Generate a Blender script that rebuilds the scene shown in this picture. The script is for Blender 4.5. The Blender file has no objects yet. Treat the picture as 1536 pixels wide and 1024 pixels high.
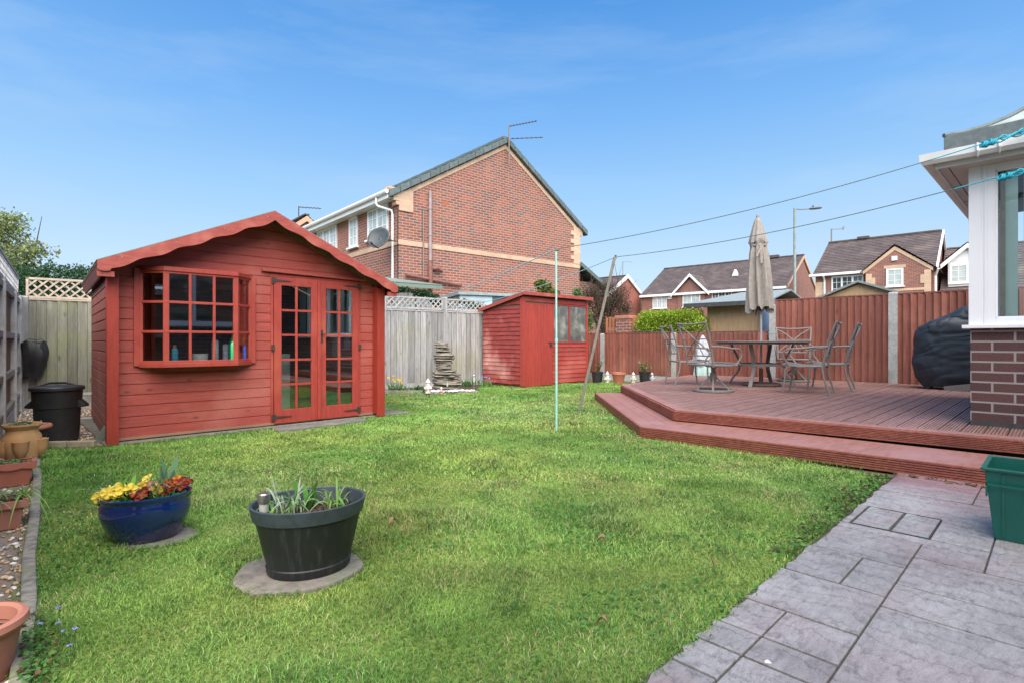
import bpy, bmesh, math, random
import numpy as np
from mathutils import Vector, Matrix, noise as mnoise
random.seed(7); rng = np.random.default_rng(11)
R = math.radians
sc = bpy.context.scene
C = sc.collection

# ------------------------------------------------------------ camera, sky, sun, exposure
cam = bpy.data.cameras.new("camera"); cam.lens = 18.75; cam.sensor_width = 36; cam.clip_end = 2000; cam.clip_start = .05
camo = bpy.data.objects.new("camera", cam); C.objects.link(camo)
camo.location = (0, 0, 1.0); camo.rotation_euler = (R(90), 0, 0); cam.shift_y = 1 / 1536.
sc.camera = camo
SUN_EL, SUN_AZ = 48, 172          # azimuth measured clockwise from +Y (view direction)
w = bpy.data.worlds.new("World"); sc.world = w; w.use_nodes = True
nt = w.node_tree; nt.nodes.clear()
def N(nt, t, **k):
    n = nt.nodes.new(t)
    for a, b in k.items(): setattr(n, a, b)
    return n
wo = N(nt, 'ShaderNodeOutputWorld'); bg = N(nt, 'ShaderNodeBackground')
sky = N(nt, 'ShaderNodeTexSky', sky_type='NISHITA', sun_disc=False)
sky.sun_elevation = R(SUN_EL); sky.sun_rotation = R(SUN_AZ); sky.air_density = 1.0; sky.dust_density = .6; sky.ozone_density = 1.6
tc = N(nt, 'ShaderNodeTexCoord'); mp = N(nt, 'ShaderNodeMapping'); mp.inputs['Scale'].default_value = (1.2, 3.0, 9.0); mp.inputs['Rotation'].default_value = (R(8), R(12), R(35))
nz = N(nt, 'ShaderNodeTexNoise'); nz.inputs['Scale'].default_value = 1.3; nz.inputs['Detail'].default_value = 7; nz.inputs['Roughness'].default_value = .6
cr = N(nt, 'ShaderNodeValToRGB'); cr.color_ramp.elements[0].position = .48; cr.color_ramp.elements[1].position = .82
cr.color_ramp.elements[0].color = (0, 0, 0, 1); cr.color_ramp.elements[1].color = (.32, .32, .32, 1)
mx = N(nt, 'ShaderNodeMixRGB'); mx.inputs[2].default_value = (8.5, 9.3, 10.2, 1)
# pale veil of thin high cloud that thickens towards the horizon
sep = N(nt, 'ShaderNodeSeparateXYZ'); mr = N(nt, 'ShaderNodeMapRange'); mr.inputs[1].default_value = 0.0; mr.inputs[2].default_value = .60; mr.inputs[3].default_value = .62; mr.inputs[4].default_value = .0
mr.interpolation_type = 'SMOOTHSTEP'
EXPO = 1.0
lin = lambda c: tuple((x/255/12.92 if x/255 <= .04045 else ((x/255+.055)/1.055)**2.4) / 2**EXPO for x in c)
rpw = N(nt, 'ShaderNodeValToRGB'); ee = rpw.color_ramp.elements
stops = [(0,(206,226,248)),(.13,(196,225,252)),(.25,(166,213,254)),(.38,(126,189,254)),(.54,(80,158,238)),(1,(40,108,200))]
ee[0].position = 0; ee[0].color = (*lin(stops[0][1]),1); ee[1].position = 1; ee[1].color = (*lin(stops[-1][1]),1)
for p_, c_ in stops[1:-1]: x_ = ee.new(p_); x_.color = (*lin(c_),1)
hs = N(nt, 'ShaderNodeHueSaturation'); hs.inputs['Saturation'].default_value = 1.1; hs.inputs['Value'].default_value = .10
cm = N(nt, 'ShaderNodeMixRGB'); cm.inputs[0].default_value = .80
L = nt.links.new
L(tc.outputs['Generated'], mp.inputs[0]); L(mp.outputs[0], nz.inputs['Vector']); L(nz.outputs['Fac'], cr.inputs[0])
L(tc.outputs['Generated'], sep.inputs[0]); L(sep.outputs[2], rpw.inputs[0])
L(sky.outputs[0], hs.inputs['Color']); L(hs.outputs[0], cm.inputs[1]); L(rpw.outputs[0], cm.inputs[2])
L(cr.outputs[0], mx.inputs[0]); L(cm.outputs[0], mx.inputs[1]); L(mx.outputs[0], bg.inputs[0])
mx.inputs[2].default_value = (*lin((205,228,250)),1)
bg.inputs[1].default_value = 1.0
L(bg.outputs[0], wo.inputs[0])
sl = bpy.data.lights.new("sun", 'SUN'); sl.energy = 4.6; sl.angle = R(80); sl.color = (1, .91, .80)
so = bpy.data.objects.new("sun", sl); C.objects.link(so)
so.rotation_euler = (R(90 - SUN_EL), 0, R(-SUN_AZ) + math.pi)
sc.view_settings.view_transform = 'Standard'; sc.view_settings.look = 'None'; sc.view_settings.gamma = 1; sc.view_settings.exposure = EXPO

# ------------------------------------------------------------ helpers
class MB:
    def __init__(s, fn=None): s.v = []; s.f = []; s.fn = fn
    def add(s, vs, fs):
        b = len(s.v); s.v += [tuple(x) for x in vs]; s.f += [tuple(b + i for i in f) for f in fs]; return s
    def box(s, x0, x1, y0, y1, z0, z1):
        return s.add([(x0,y0,z0),(x1,y0,z0),(x1,y1,z0),(x0,y1,z0),(x0,y0,z1),(x1,y0,z1),(x1,y1,z1),(x0,y1,z1)],
                     [(0,3,2,1),(4,5,6,7),(0,1,5,4),(1,2,6,5),(2,3,7,6),(3,0,4,7)])
    def bar(s, p, q, w, h, up=(0,0,1)):
        p = Vector(p); q = Vector(q); d = (q-p).normalized(); up = Vector(up)
        if abs(d.dot(up)) > .98: up = Vector((0,1,0))
        a = d.cross(up).normalized(); b = a.cross(d).normalized()
        vs = []
        for o in (p, q):
            for i, j in ((-1,-1),(1,-1),(1,1),(-1,1)): vs.append(o + a*(i*w/2) + b*(j*h/2))
        return s.add(vs, [(0,1,2,3),(7,6,5,4),(0,4,5,1),(1,5,6,2),(2,6,7,3),(3,7,4,0)])
    def tube(s, pts, r, n=8, closed=False):
        pts = [Vector(p) for p in pts]; m = len(pts)
        rs = r if isinstance(r, (list, tuple)) else [r]*m
        prev = None; rings = []
        for i, p in enumerate(pts):
            if closed: d = (pts[(i+1)%m]-pts[i-1]).normalized()
            else: d = (pts[min(i+1,m-1)]-pts[max(i-1,0)]).normalized()
            if prev is None:
                up = Vector((0,0,1)) if abs(d.z) < .9 else Vector((1,0,0))
                a = d.cross(up).normalized()
            else: a = (prev - d*prev.dot(d)).normalized()
            prev = a; b = d.cross(a)
            rings.append([p + a*(rs[i]*math.cos(2*math.pi*k/n)) + b*(rs[i]*math.sin(2*math.pi*k/n)) for k in range(n)])
        vs = [v for r_ in rings for v in r_]; fs = []
        for i in range(m if closed else m-1):
            j = (i+1) % m
            for k in range(n): fs.append((i*n+k, i*n+(k+1)%n, j*n+(k+1)%n, j*n+k))
        if not closed: fs += [tuple(range(n))[::-1], tuple((m-1)*n+k for k in range(n))]
        return s.add(vs, fs)
    def lathe(s, prof, n=32, cx=0, cy=0, sx=1, sy=1, wob=0, caps=True):
        vs = []; fs = []
        for (r, z) in prof:
            for k in range(n):
                t = 2*math.pi*k/n; rr = r*(1 + wob*math.sin(3*t+z*9))
                vs.append((cx+rr*math.cos(t)*sx, cy+rr*math.sin(t)*sy, z))
        for i in range(len(prof)-1):
            for k in range(n): fs.append((i*n+k, i*n+(k+1)%n, (i+1)*n+(k+1)%n, (i+1)*n+k))
        if caps:
            fs.append(tuple(range(n))[::-1]); fs.append(tuple((len(prof)-1)*n+k for k in range(n)))
        return s.add(vs, fs)
    def prism(s, poly, z0, z1):
        n = len(poly)
        a = sum(poly[i][0]*poly[(i+1)%n][1]-poly[(i+1)%n][0]*poly[i][1] for i in range(n))
        if a < 0: poly = poly[::-1]
        return s.add([(x,y,z0) for x,y in poly]+[(x,y,z1) for x,y in poly],
                     [tuple(range(n))[::-1], tuple(range(n,2*n))]+[(i,(i+1)%n,n+(i+1)%n,n+i) for i in range(n)])
    def extr(s, poly, off):            # 3d polygon extruded by a vector
        n = len(poly); off = Vector(off); P = [Vector(p) for p in poly]
        return s.add(P+[p+off for p in P], [tuple(range(n)), tuple(range(n,2*n))[::-1]]+[(i,n+i,n+(i+1)%n,(i+1)%n) for i in range(n)])
    def quad(s, *p): return s.add(p, [tuple(range(len(p)))])
    def blob(s, c, r, seed=0, amp=.15, fr=2.0, sub=2, sc3=(1,1,1)):
        bm = bmesh.new(); bmesh.ops.create_icosphere(bm, subdivisions=sub, radius=1)
        vs = []
        for v in bm.verts:
            d = v.co.normalized(); k = 1+amp*mnoise.noise(d*fr+Vector((seed*7.3,seed*3.1,seed)))*2
            vs.append((c[0]+d.x*k*r*sc3[0], c[1]+d.y*k*r*sc3[1], c[2]+d.z*k*r*sc3[2]))
        fs = [tuple(v.index for v in f.verts) for f in bm.faces]; bm.free()
        return s.add(vs, fs)
    def build(s, name, mat, parent=None, smooth=False, bevel=0, loc=None, rz=0, fix=True):
        me = bpy.data.meshes.new(name)
        vs = [s.fn(v) for v in s.v] if s.fn else s.v
        me.from_pydata([tuple(v) for v in vs], [], s.f)
        if fix:
            bm = bmesh.new(); bm.from_mesh(me); bmesh.ops.recalc_face_normals(bm, faces=bm.faces); bm.to_mesh(me); bm.free()
        if smooth:
            for p in me.polygons: p.use_smooth = True
        me.materials.append(mat); me.update()
        o = bpy.data.objects.new(name, me); C.objects.link(o)
        if parent: o.parent = parent
        if loc: o.location = loc
        o.rotation_euler[2] = rz
        if smooth:
            try: me.set_sharp_from_angle(angle=R(40))
            except Exception: pass
        if bevel:
            b = o.modifiers.new('bevel', 'BEVEL'); b.width = bevel; b.segments = 2; b.limit_method = 'ANGLE'; b.harden_normals = False
        return o
def tag(o, label=None, cat=None, group=None, kind=None):
    if label: o['label'] = label
    if cat: o['category'] = cat
    if group: o['group'] = group
    if kind: o['kind'] = kind
    return o
def T(name, label, cat, loc=(0,0,0), rz=0, group=None):
    o = bpy.data.objects.new(name, None); C.objects.link(o); o.location = loc; o.rotation_euler[2] = rz
    o.empty_display_size = .1
    return tag(o, label, cat, group)
def dup(root, loc, rz, label=None):
    def cp(o, parent):
        c = o.copy(); C.objects.link(c); c.parent = parent
        for ch in [x for x in kids.get(o.name, [])]: cp(ch, c)
        return c
    kids = {}
    for o in list(C.objects):
        if o.parent: kids.setdefault(o.parent.name, []).append(o)
    r = cp(root, None); r.location = loc; r.rotation_euler[2] = rz
    if label: r['label'] = label
    return r
def raw(name, V, F4, mat, parent=None, cols=None, smooth=False):     # numpy mesh (M x k faces)
    me = bpy.data.meshes.new(name); nv = len(V); k = F4.shape[1]; nf = len(F4)
    me.vertices.add(nv); me.vertices.foreach_set('co', V.astype(np.float32).ravel())
    me.loops.add(nf*k); me.loops.foreach_set('vertex_index', F4.astype(np.int32).ravel())
    me.polygons.add(nf); me.polygons.foreach_set('loop_start', np.arange(0, nf*k, k, dtype=np.int32))
    try: me.polygons.foreach_set('loop_total', np.full(nf, k, dtype=np.int32))
    except Exception: pass
    if smooth: me.polygons.foreach_set('use_smooth', np.ones(nf, dtype=bool))
    if cols is not None:
        at = me.attributes.new('tint', 'FLOAT_COLOR', 'POINT')
        c4 = np.ones((nv,4), dtype=np.float32); c4[:,:3] = cols; at.data.foreach_set('color', c4.ravel())
    me.update(calc_edges=True); me.validate()
    me.materials.append(mat)
    o = bpy.data.objects.new(name, me); C.objects.link(o)
    if parent: o.parent = parent
    return o

# ------------------------------------------------------------ materials
def bsdf(name):
    m = bpy.data.materials.new(name); m.use_nodes = True; t = m.node_tree
    return m, t, t.nodes['Principled BSDF']
def M(name, c1, c2=None, scale=6, st=(1,1,1), rough=.6, bump=0, metal=0, spec=.5, island=0, detail=6, c3=None, s3=2, bscale=None, coat=0, lo=.35, hi=.65, rot=(0,0,0), trans=0, knots=0, kst=(1,1,1)):
    m, t, b = bsdf(name); l = t.links.new
    c2 = c2 or tuple(x*.8 for x in c1)
    tcn = N(t, 'ShaderNodeTexCoord'); mpn = N(t, 'ShaderNodeMapping'); mpn.inputs['Scale'].default_value = st; mpn.inputs['Rotation'].default_value = rot
    l(tcn.outputs['Object'], mpn.inputs[0])
    n1 = N(t, 'ShaderNodeTexNoise'); n1.inputs['Scale'].default_value = scale; n1.inputs['Detail'].default_value = detail; l(mpn.outputs[0], n1.inputs['Vector'])
    rp = N(t, 'ShaderNodeMapRange'); rp.inputs[1].default_value = lo; rp.inputs[2].default_value = hi; l(n1.outputs['Fac'], rp.inputs[0])
    mix = N(t, 'ShaderNodeMixRGB'); mix.inputs[1].default_value = (*c1,1); mix.inputs[2].default_value = (*c2,1); l(rp.outputs[0], mix.inputs[0])
    out = mix.outputs[0]
    if c3:
        n3 = N(t, 'ShaderNodeTexNoise'); n3.inputs['Scale'].default_value = s3; n3.inputs['Detail'].default_value = 4; l(tcn.outputs['Object'], n3.inputs['Vector'])
        r3 = N(t, 'ShaderNodeMapRange'); r3.inputs[1].default_value = .5; r3.inputs[2].default_value = .72; l(n3.outputs['Fac'], r3.inputs[0])
        m3 = N(t, 'ShaderNodeMixRGB'); m3.inputs[2].default_value = (*c3,1); l(out, m3.inputs[1]); l(r3.outputs[0], m3.inputs[0]); out = m3.outputs[0]
    if knots:
        mk = N(t, 'ShaderNodeMapping'); mk.inputs['Scale'].default_value = kst; l(tcn.outputs['Object'], mk.inputs[0])
        vk = N(t, 'ShaderNodeTexVoronoi'); vk.inputs['Scale'].default_value = knots; l(mk.outputs[0], vk.inputs['Vector'])
        rk = N(t, 'ShaderNodeMapRange'); rk.inputs[1].default_value = .05; rk.inputs[2].default_value = .13; rk.inputs[3].default_value = .55; rk.inputs[4].default_value = 1; l(vk.outputs['Distance'], rk.inputs[0])
        fg = N(t, 'ShaderNodeTexNoise'); fg.inputs['Scale'].default_value = scale*5; fg.inputs['Detail'].default_value = 8; l(mpn.outputs[0], fg.inputs['Vector'])
        rg_ = N(t, 'ShaderNodeMapRange'); rg_.inputs[1].default_value = .3; rg_.inputs[2].default_value = .7; rg_.inputs[3].default_value = .80; rg_.inputs[4].default_value = 1.15; l(fg.outputs['Fac'], rg_.inputs[0])
        mk2 = N(t, 'ShaderNodeMath', operation='MULTIPLY'); l(rk.outputs[0], mk2.inputs[0]); l(rg_.outputs[0], mk2.inputs[1])
        hk = N(t, 'ShaderNodeHueSaturation'); l(out, hk.inputs['Color']); l(mk2.outputs[0], hk.inputs['Value']); out = hk.outputs[0]
    if island:
        g = N(t, 'ShaderNodeNewGeometry'); r4 = N(t, 'ShaderNodeMapRange'); r4.inputs[3].default_value = 1-island; r4.inputs[4].default_value = 1+island
        l(g.outputs['Random Per Island'], r4.inputs[0]); hs = N(t, 'ShaderNodeHueSaturation'); l(r4.outputs[0], hs.inputs['Value']); l(out, hs.inputs['Color']); out = hs.outputs[0]
    l(out, b.inputs['Base Color'])
    b.inputs['Roughness'].default_value = rough; b.inputs['Metallic'].default_value = metal; b.inputs['Specular IOR Level'].default_value = spec
    b.inputs['Coat Weight'].default_value = coat
    if trans:
        b.inputs['Transmission Weight'].default_value = trans
    if bump:
        bn = N(t, 'ShaderNodeBump'); bn.inputs['Strength'].default_value = min(1, bump); bn.inputs['Distance'].default_value = .004 if bump <= 1 else .004*bump
        if bscale:
            nb = N(t, 'ShaderNodeTexNoise'); nb.inputs['Scale'].default_value = bscale; nb.inputs['Detail'].default_value = 8; l(mpn.outputs[0], nb.inputs['Vector']); l(nb.outputs['Fac'], bn.inputs['Height'])
        else: l(n1.outputs['Fac'], bn.inputs['Height'])
        l(bn.outputs[0], b.inputs['Normal'])
    return m
def Brick(name, cols, mortar, bw=.225, bh=.075, ms=.011, vary=None, rough=.85, bump=.6, offs=(0,0,0)):
    m, t, b = bsdf(name); l = t.links.new
    tcn = N(t, 'ShaderNodeTexCoord'); sp = N(t, 'ShaderNodeSeparateXYZ'); l(tcn.outputs['Object'], sp.inputs[0])
    ad = N(t, 'ShaderNodeMath', operation='ADD'); l(sp.outputs[0], ad.inputs[0]); l(sp.outputs[1], ad.inputs[1])
    cb = N(t, 'ShaderNodeCombineXYZ'); l(ad.outputs[0], cb.inputs[0]); l(sp.outputs[2], cb.inputs[1])
    br = N(t, 'ShaderNodeTexBrick'); br.inputs['Scale'].default_value = 1; br.inputs['Brick Width'].default_value = bw; br.inputs['Row Height'].default_value = bh
    br.inputs['Mortar Size'].default_value = ms; br.inputs['Mortar Smooth'].default_value = .15; br.inputs['Bias'].default_value = 0
    br.inputs['Color1'].default_value = (0,0,0,1); br.inputs['Color2'].default_value = (1,1,1,1); br.inputs['Mortar'].default_value = (.5,.5,.5,1)
    l(cb.outputs[0], br.inputs['Vector'])
    rp = N(t, 'ShaderNodeValToRGB'); rp.color_ramp.interpolation = 'LINEAR'
    e = rp.color_ramp.elements; n = len(cols)
    e[0].position = 0; e[0].color = (*cols[0],1); e[1].position = 1; e[1].color = (*cols[-1],1)
    for i in range(1, n-1): x = e.new(i/(n-1)); x.color = (*cols[i],1)
    l(br.outputs['Color'], rp.inputs[0])
    ns = N(t, 'ShaderNodeTexNoise'); ns.inputs['Scale'].default_value = 1.1; ns.inputs['Detail'].default_value = 5; l(tcn.outputs['Object'], ns.inputs['Vector'])
    nf = N(t, 'ShaderNodeTexNoise'); nf.inputs['Scale'].default_value = 60; nf.inputs['Detail'].default_value = 4; l(tcn.outputs['Object'], nf.inputs['Vector'])
    r1 = N(t, 'ShaderNodeMapRange'); r1.inputs[1].default_value = .3; r1.inputs[2].default_value = .7; r1.inputs[3].default_value = .84; r1.inputs[4].default_value = 1.16; l(ns.outputs['Fac'], r1.inputs[0])
    r2 = N(t, 'ShaderNodeMapRange'); r2.inputs[1].default_value = .3; r2.inputs[2].default_value = .7; r2.inputs[3].default_value = .82; r2.inputs[4].default_value = 1.18; l(nf.outputs['Fac'], r2.inputs[0])
    mu = N(t, 'ShaderNodeMath', operation='MULTIPLY'); l(r1.outputs[0], mu.inputs[0]); l(r2.outputs[0], mu.inputs[1])
    hs = N(t, 'ShaderNodeHueSaturation'); l(rp.outputs[0], hs.inputs['Color']); l(mu.outputs[0], hs.inputs['Value'])
    mm = N(t, 'ShaderNodeMixRGB'); mm.inputs[2].default_value = (*mortar,1); l(hs.outputs[0], mm.inputs[1]); l(br.outputs['Fac'], mm.inputs[0])
    l(mm.outputs[0], b.inputs['Base Color']); b.inputs['Roughness'].default_value = rough; b.inputs['Specular IOR Level'].default_value = .3
    bn = N(t, 'ShaderNodeBump'); bn.invert = True; bn.inputs['Strength'].default_value = bump; bn.inputs['Distance'].default_value = .008
    su = N(t, 'ShaderNodeMath', operation='SUBTRACT'); l(br.outputs['Fac'], su.inputs[0])
    m5 = N(t, 'ShaderNodeMath', operation='MULTIPLY'); m5.inputs[1].default_value = .35; l(nf.outputs['Fac'], m5.inputs[0]); l(m5.outputs[0], su.inputs[1])
    l(su.outputs[0], bn.inputs['Height']); l(bn.outputs[0], b.inputs['Normal'])
    return m
def Leaf(name, rough=.5, tr=.35):
    m, t, b = bsdf(name); l = t.links.new
    a = N(t, 'ShaderNodeAttribute', attribute_name='tint'); l(a.outputs['Color'], b.inputs['Base Color'])
    b.inputs['Roughness'].default_value = rough; b.inputs['Specular IOR Level'].default_value = .3
    tr_ = N(t, 'ShaderNodeBsdfTranslucent'); l(a.outputs['Color'], tr_.inputs[0]); mxs = N(t, 'ShaderNodeMixShader'); mxs.inputs[0].default_value = tr
    l(b.outputs[0], mxs.inputs[1]); l(tr_.outputs[0], mxs.inputs[2]); l(mxs.outputs[0], t.nodes['Material Output'].inputs[0])
    return m
def Glass(name, tint=(.9,.95,.95), refl=.12):
    m = bpy.data.materials.new(name); m.use_nodes = True; t = m.node_tree; t.nodes.clear(); l = t.links.new
    o = N(t, 'ShaderNodeOutputMaterial'); tp = N(t, 'ShaderNodeBsdfTransparent'); tp.inputs[0].default_value = (*tint,1)
    g = N(t, 'ShaderNodeBsdfGlossy'); g.inputs['Roughness'].default_value = .01; g.inputs[0].default_value = (1,1,1,1)
    fr = N(t, 'ShaderNodeFresnel'); fr.inputs[0].default_value = 1.5; ad = N(t, 'ShaderNodeMath', operation='ADD', use_clamp=True); ad.inputs[1].default_value = refl; l(fr.outputs[0], ad.inputs[0])
    mx = N(t, 'ShaderNodeMixShader'); l(ad.outputs[0], mx.inputs[0]); l(tp.outputs[0], mx.inputs[1]); l(g.outputs[0], mx.inputs[2]); l(mx.outputs[0], o.inputs[0])
    return m
m_redH = M('red_cladding_paint', (.39,.080,.062), (.315,.060,.049), 5, (1,14,14), .55, .5, c3=(.42,.125,.10), s3=1.6, spec=.35, island=.05, bscale=14, knots=3.2, kst=(1,1,2.2))
m_redS = M('red_side_paint', (.34,.115,.092), (.275,.088,.072), 5, (14,1,14), .6, .5, c3=(.37,.16,.13), s3=1.3, spec=.3, island=.08, bscale=14, knots=3.2, kst=(1,1,2.2))
m_redF = M('red_frame_paint', (.37,.058,.043), (.30,.045,.035), 8, (4,4,1), .45, .25, c3=(.40,.085,.055), s3=3, spec=.4)
m_redP = M('red_post_paint', (.33,.042,.026), (.26,.033,.021), 6, (8,8,1), .5, .3, spec=.4)
m_redB = M('red_barge_paint', (.35,.075,.055), (.28,.052,.042), 5, (2,8,8), .5, .4, c3=(.42,.12,.09), s3=5)
m_shedH = M('small_shed_paint', (.37,.052,.038), (.26,.038,.032), 4, (1.5,12,12), .6, .5, c3=(.42,.10,.08), s3=1.1, island=.16, bscale=10, knots=3, kst=(1,1,2))
m_shedV = M('small_shed_door_paint', (.38,.050,.034), (.28,.036,.028), 5, (10,10,1), .6, .5, island=.08)
m_felt = M('green_mineral_felt', (.20,.27,.235), (.14,.20,.17), 60, rough=.95, bump=.6, c3=(.10,.15,.12), s3=2)
m_gfence = M('weathered_grey_wood', (.37,.372,.370), (.22,.222,.222), 3.5, (9,9,.6), .85, .9, c3=(.27,.26,.18), s3=1.0, island=.26, bscale=8, knots=2.5, kst=(2,2,.8))
m_gfence2 = M('mossy_green_wood', (.25,.25,.20), (.18,.18,.14), 3.5, (9,9,.6), .85, .7, c3=(.24,.27,.12), s3=1.2, island=.22, bscale=8, knots=2.5, kst=(2,2,.8))
m_trel = M('pale_trellis_wood', (.50,.42,.34), (.40,.33,.26), 12, rough=.8, island=.12)
m_trel2 = M('grey_trellis_wood', (.42,.42,.42), (.30,.30,.30), 12, rough=.8, island=.12)
m_brownb = M('brown_board_wood', (.20,.11,.07), (.14,.075,.045), 4, (9,9,1), .8, .4, island=.15)
m_conc = M('pale_concrete', (.44,.45,.44), (.32,.33,.32), 30, rough=.9, bump=.8, c3=(.27,.29,.26), s3=4)
m_concP = M('painted_post', (.55,.56,.56), (.42,.43,.42), 9, (3,3,1), .8, .4, c3=(.3,.31,.28), s3=6)
m_slab = M('weathered_slab', (.25,.225,.195), (.155,.14,.12), 22, rough=.9, bump=2.5, c3=(.15,.16,.12), s3=7, detail=10)
m_kerb = M('old_kerb_stone', (.33,.31,.26), (.17,.16,.135), 26, rough=.92, bump=1.5, c3=(.20,.23,.12), s3=4)
m_fred = M('red_brown_fence_stain', (.25,.078,.050), (.165,.052,.036), 4, (9,9,.8), .7, .6, c3=(.27,.10,.07), s3=1.2, island=.24, bscale=9, knots=2.2, kst=(2,2,.8))
m_deckT = M('deck_board_top', (.315,.183,.155), (.22,.122,.105), 5, (1,10,1), .55, .4, c3=(.33,.20,.185), s3=1.6, island=.10, knots=2, kst=(1,3,1))
m_deckB = M('deck_border_board', (.345,.162,.128), (.265,.12,.096), 5, (1,6,1), .5, .3, c3=(.34,.18,.17), s3=2)
m_deckS = M('deck_side_board', (.335,.108,.070), (.225,.066,.045), 4, (1,6,10), .55, .5, c3=(.20,.055,.042), s3=2.2, knots=1.6, kst=(1,1,1.6))
m_deckD = M('deck_dark_gap', (.05,.035,.035), (.03,.02,.02), rough=.9)
m_upvc = M('white_upvc', (.80,.81,.83), (.77,.78,.80), 3, rough=.3, spec=.5)
m_upvcG = M('white_gutter', (.70,.70,.70), (.62,.62,.62), 5, rough=.4)
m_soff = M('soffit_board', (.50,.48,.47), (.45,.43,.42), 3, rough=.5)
m_lead = M('lead_grey', (.12,.155,.16), (.085,.11,.115), 20, rough=.7, bump=.6)
m_leadL = M('lead_pale', (.33,.39,.39), (.26,.31,.31), 8, rough=.7)
m_brickD = Brick('dark_engineering_brick', [(.085,.046,.046),(.11,.055,.052),(.07,.04,.043)], (.30,.265,.25), .30, .0915, .009)
m_brickH = Brick('mixed_red_brick', [(.35,.105,.065),(.26,.082,.062),(.16,.092,.088),(.31,.115,.078),(.20,.076,.063)], (.36,.28,.23), .24, .082, .011, bump=.3)
m_brickF = Brick('far_red_brick', [(.31,.105,.07),(.22,.075,.06),(.17,.08,.075),(.29,.10,.07)], (.33,.25,.21), .24, .082, .010, bump=.2)
m_brickO = Brick('far_orange_brick', [(.36,.14,.095),(.29,.105,.075),(.31,.12,.09)], (.36,.26,.20), .24, .082, .010, bump=.2)
m_brickR = Brick('far_red_gable_brick', [(.35,.10,.075),(.30,.085,.065),(.32,.11,.085)], (.33,.22,.18), .24, .082, .008, bump=.2)
m_buff = Brick('buff_brick', [(.58,.41,.28),(.51,.35,.235),(.62,.45,.32)], (.48,.37,.29), .24, .082, .010, bump=.2)
m_tileG = M('grey_roof_tile', (.125,.165,.17), (.09,.12,.125), 9, rough=.8, bump=.5, island=.12)
m_tileB = M('brown_roof_tile', (.105,.082,.082), (.075,.06,.062), 4, rough=.85, bump=.4, c3=(.145,.115,.105), s3=1.2, island=.08)
m_moss = M('mossy_ridge', (.16,.15,.10), (.11,.10,.07), 6, rough=.9, bump=.5)
m_pane = M('house_window_pane', (.50,.56,.55), (.36,.42,.42), 2.2, rough=.08, spec=.8, coat=.5)
m_paneD = M('dark_window_pane', (.06,.08,.085), (.03,.04,.045), 2.0, rough=.05, spec=.9, coat=.6)
m_glass = Glass('clear_glass', refl=.23)
m_glassC = Glass('conservatory_glass', (.92,.98,.96), refl=.03)
m_poly = M('dusty_shed_window', (.17,.17,.16), (.09,.09,.09), 5, rough=.25, c3=(.30,.30,.28), s3=4, spec=.6)
m_metalT = M('taupe_powder_coat', (.20,.185,.175), (.165,.15,.14), 30, rough=.45, spec=.5)
m_canvas = M('taupe_canvas', (.32,.29,.262), (.255,.23,.205), 18, rough=.9, bump=.4, c3=(.28,.25,.21), s3=5)
m_steel = M('brushed_steel', (.55,.54,.52), (.45,.44,.43), 20, (1,1,.2), .3, metal=.9)
m_iron = M('black_iron', (.05,.045,.045), (.10,.06,.05), 40, rough=.6, metal=.5)
m_rust = M('rusty_cast_iron', (.13,.085,.065), (.08,.05,.04), 30, rough=.85, bump=.6)
m_black = M('black_plastic', (.018,.019,.021), (.026,.027,.029), 12, rough=.42, spec=.5)
m_blackW = M('weathered_black_planter', (.014,.017,.018), (.045,.05,.048), 3, (14,14,1), .5, .3, lo=.5, hi=.8)
m_blackR = M('planter_grey_rim', (.048,.068,.080), (.036,.048,.056), 25, rough=.5, bump=.3)
m_cover = M('navy_cover_fabric', (.024,.034,.047), (.018,.025,.035), 8, rough=.5, bump=.8, spec=.5)
m_terra = M('terracotta', (.46,.19,.13), (.37,.145,.10), 10, rough=.75, bump=.3, c3=(.42,.20,.15), s3=5)
m_terraP = M('terracotta_plastic', (.46,.165,.11), (.38,.13,.085), 6, rough=.5)
m_ochre = M('weathered_ochre_clay', (.60,.33,.14), (.45,.24,.10), 6, rough=.8, bump=.5, c3=(.33,.24,.11), s3=4)
m_blue = M('cobalt_glaze', (.003,.008,.065), (.004,.022,.12), 5, (1,1,.35), .08, .25, spec=.7, coat=.7, c3=(.008,.012,.045), s3=7)
m_green = M('green_recycling_plastic', (.003,.105,.078), (.002,.08,.06), 5, rough=.38, spec=.5)
m_greenD = M('green_moulding', (.25,.42,.38), (.2,.34,.3), 5, rough=.5)
m_turq = M('turquoise_paint', (.26,.55,.47), (.36,.60,.55), 8, (1,1,.5), .5, c3=(.5,.6,.58), s3=3)
m_line = M('green_clothes_line', (.10,.16,.16), (.07,.11,.12), 50, rough=.6)
m_rope = M('turquoise_rope', (.01,.38,.50), (.01,.28,.38), 90, rough=.6, bump=.6)
m_lineB = M('pale_blue_line', (.30,.50,.58), (.24,.42,.50), 50, rough=.6)
m_prop = M('weathered_prop_wood', (.27,.25,.22), (.18,.165,.14), 4, (9,9,.8), .85, .6)
m_soil = M('dark_soil', (.07,.042,.028), (.03,.018,.012), 35, rough=.95, bump=3, c3=(.12,.075,.05), s3=30)
m_slate = M('layered_slate', (.27,.24,.195), (.12,.11,.095), 5, (1,1,9), .6, 1.5, c3=(.27,.24,.19), s3=7)
m_white = M('white_pebble', (.78,.78,.77), (.66,.66,.65), 9, rough=.6)
m_ltimb = M('light_timber', (.48,.33,.19), (.37,.25,.14), 4, (9,9,.8), .75, .4, island=.14)
m_orangeP = M('orange_picket', (.42,.17,.085), (.33,.125,.06), 5, (9,9,1), .7, island=.12)
m_dish = M('grey_dish', (.06,.072,.08), (.045,.055,.06), 8, rough=.5)
m_pipe = M('pinkish_grey_pipe', (.33,.25,.26), (.26,.20,.205), 6, rough=.5)
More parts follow.
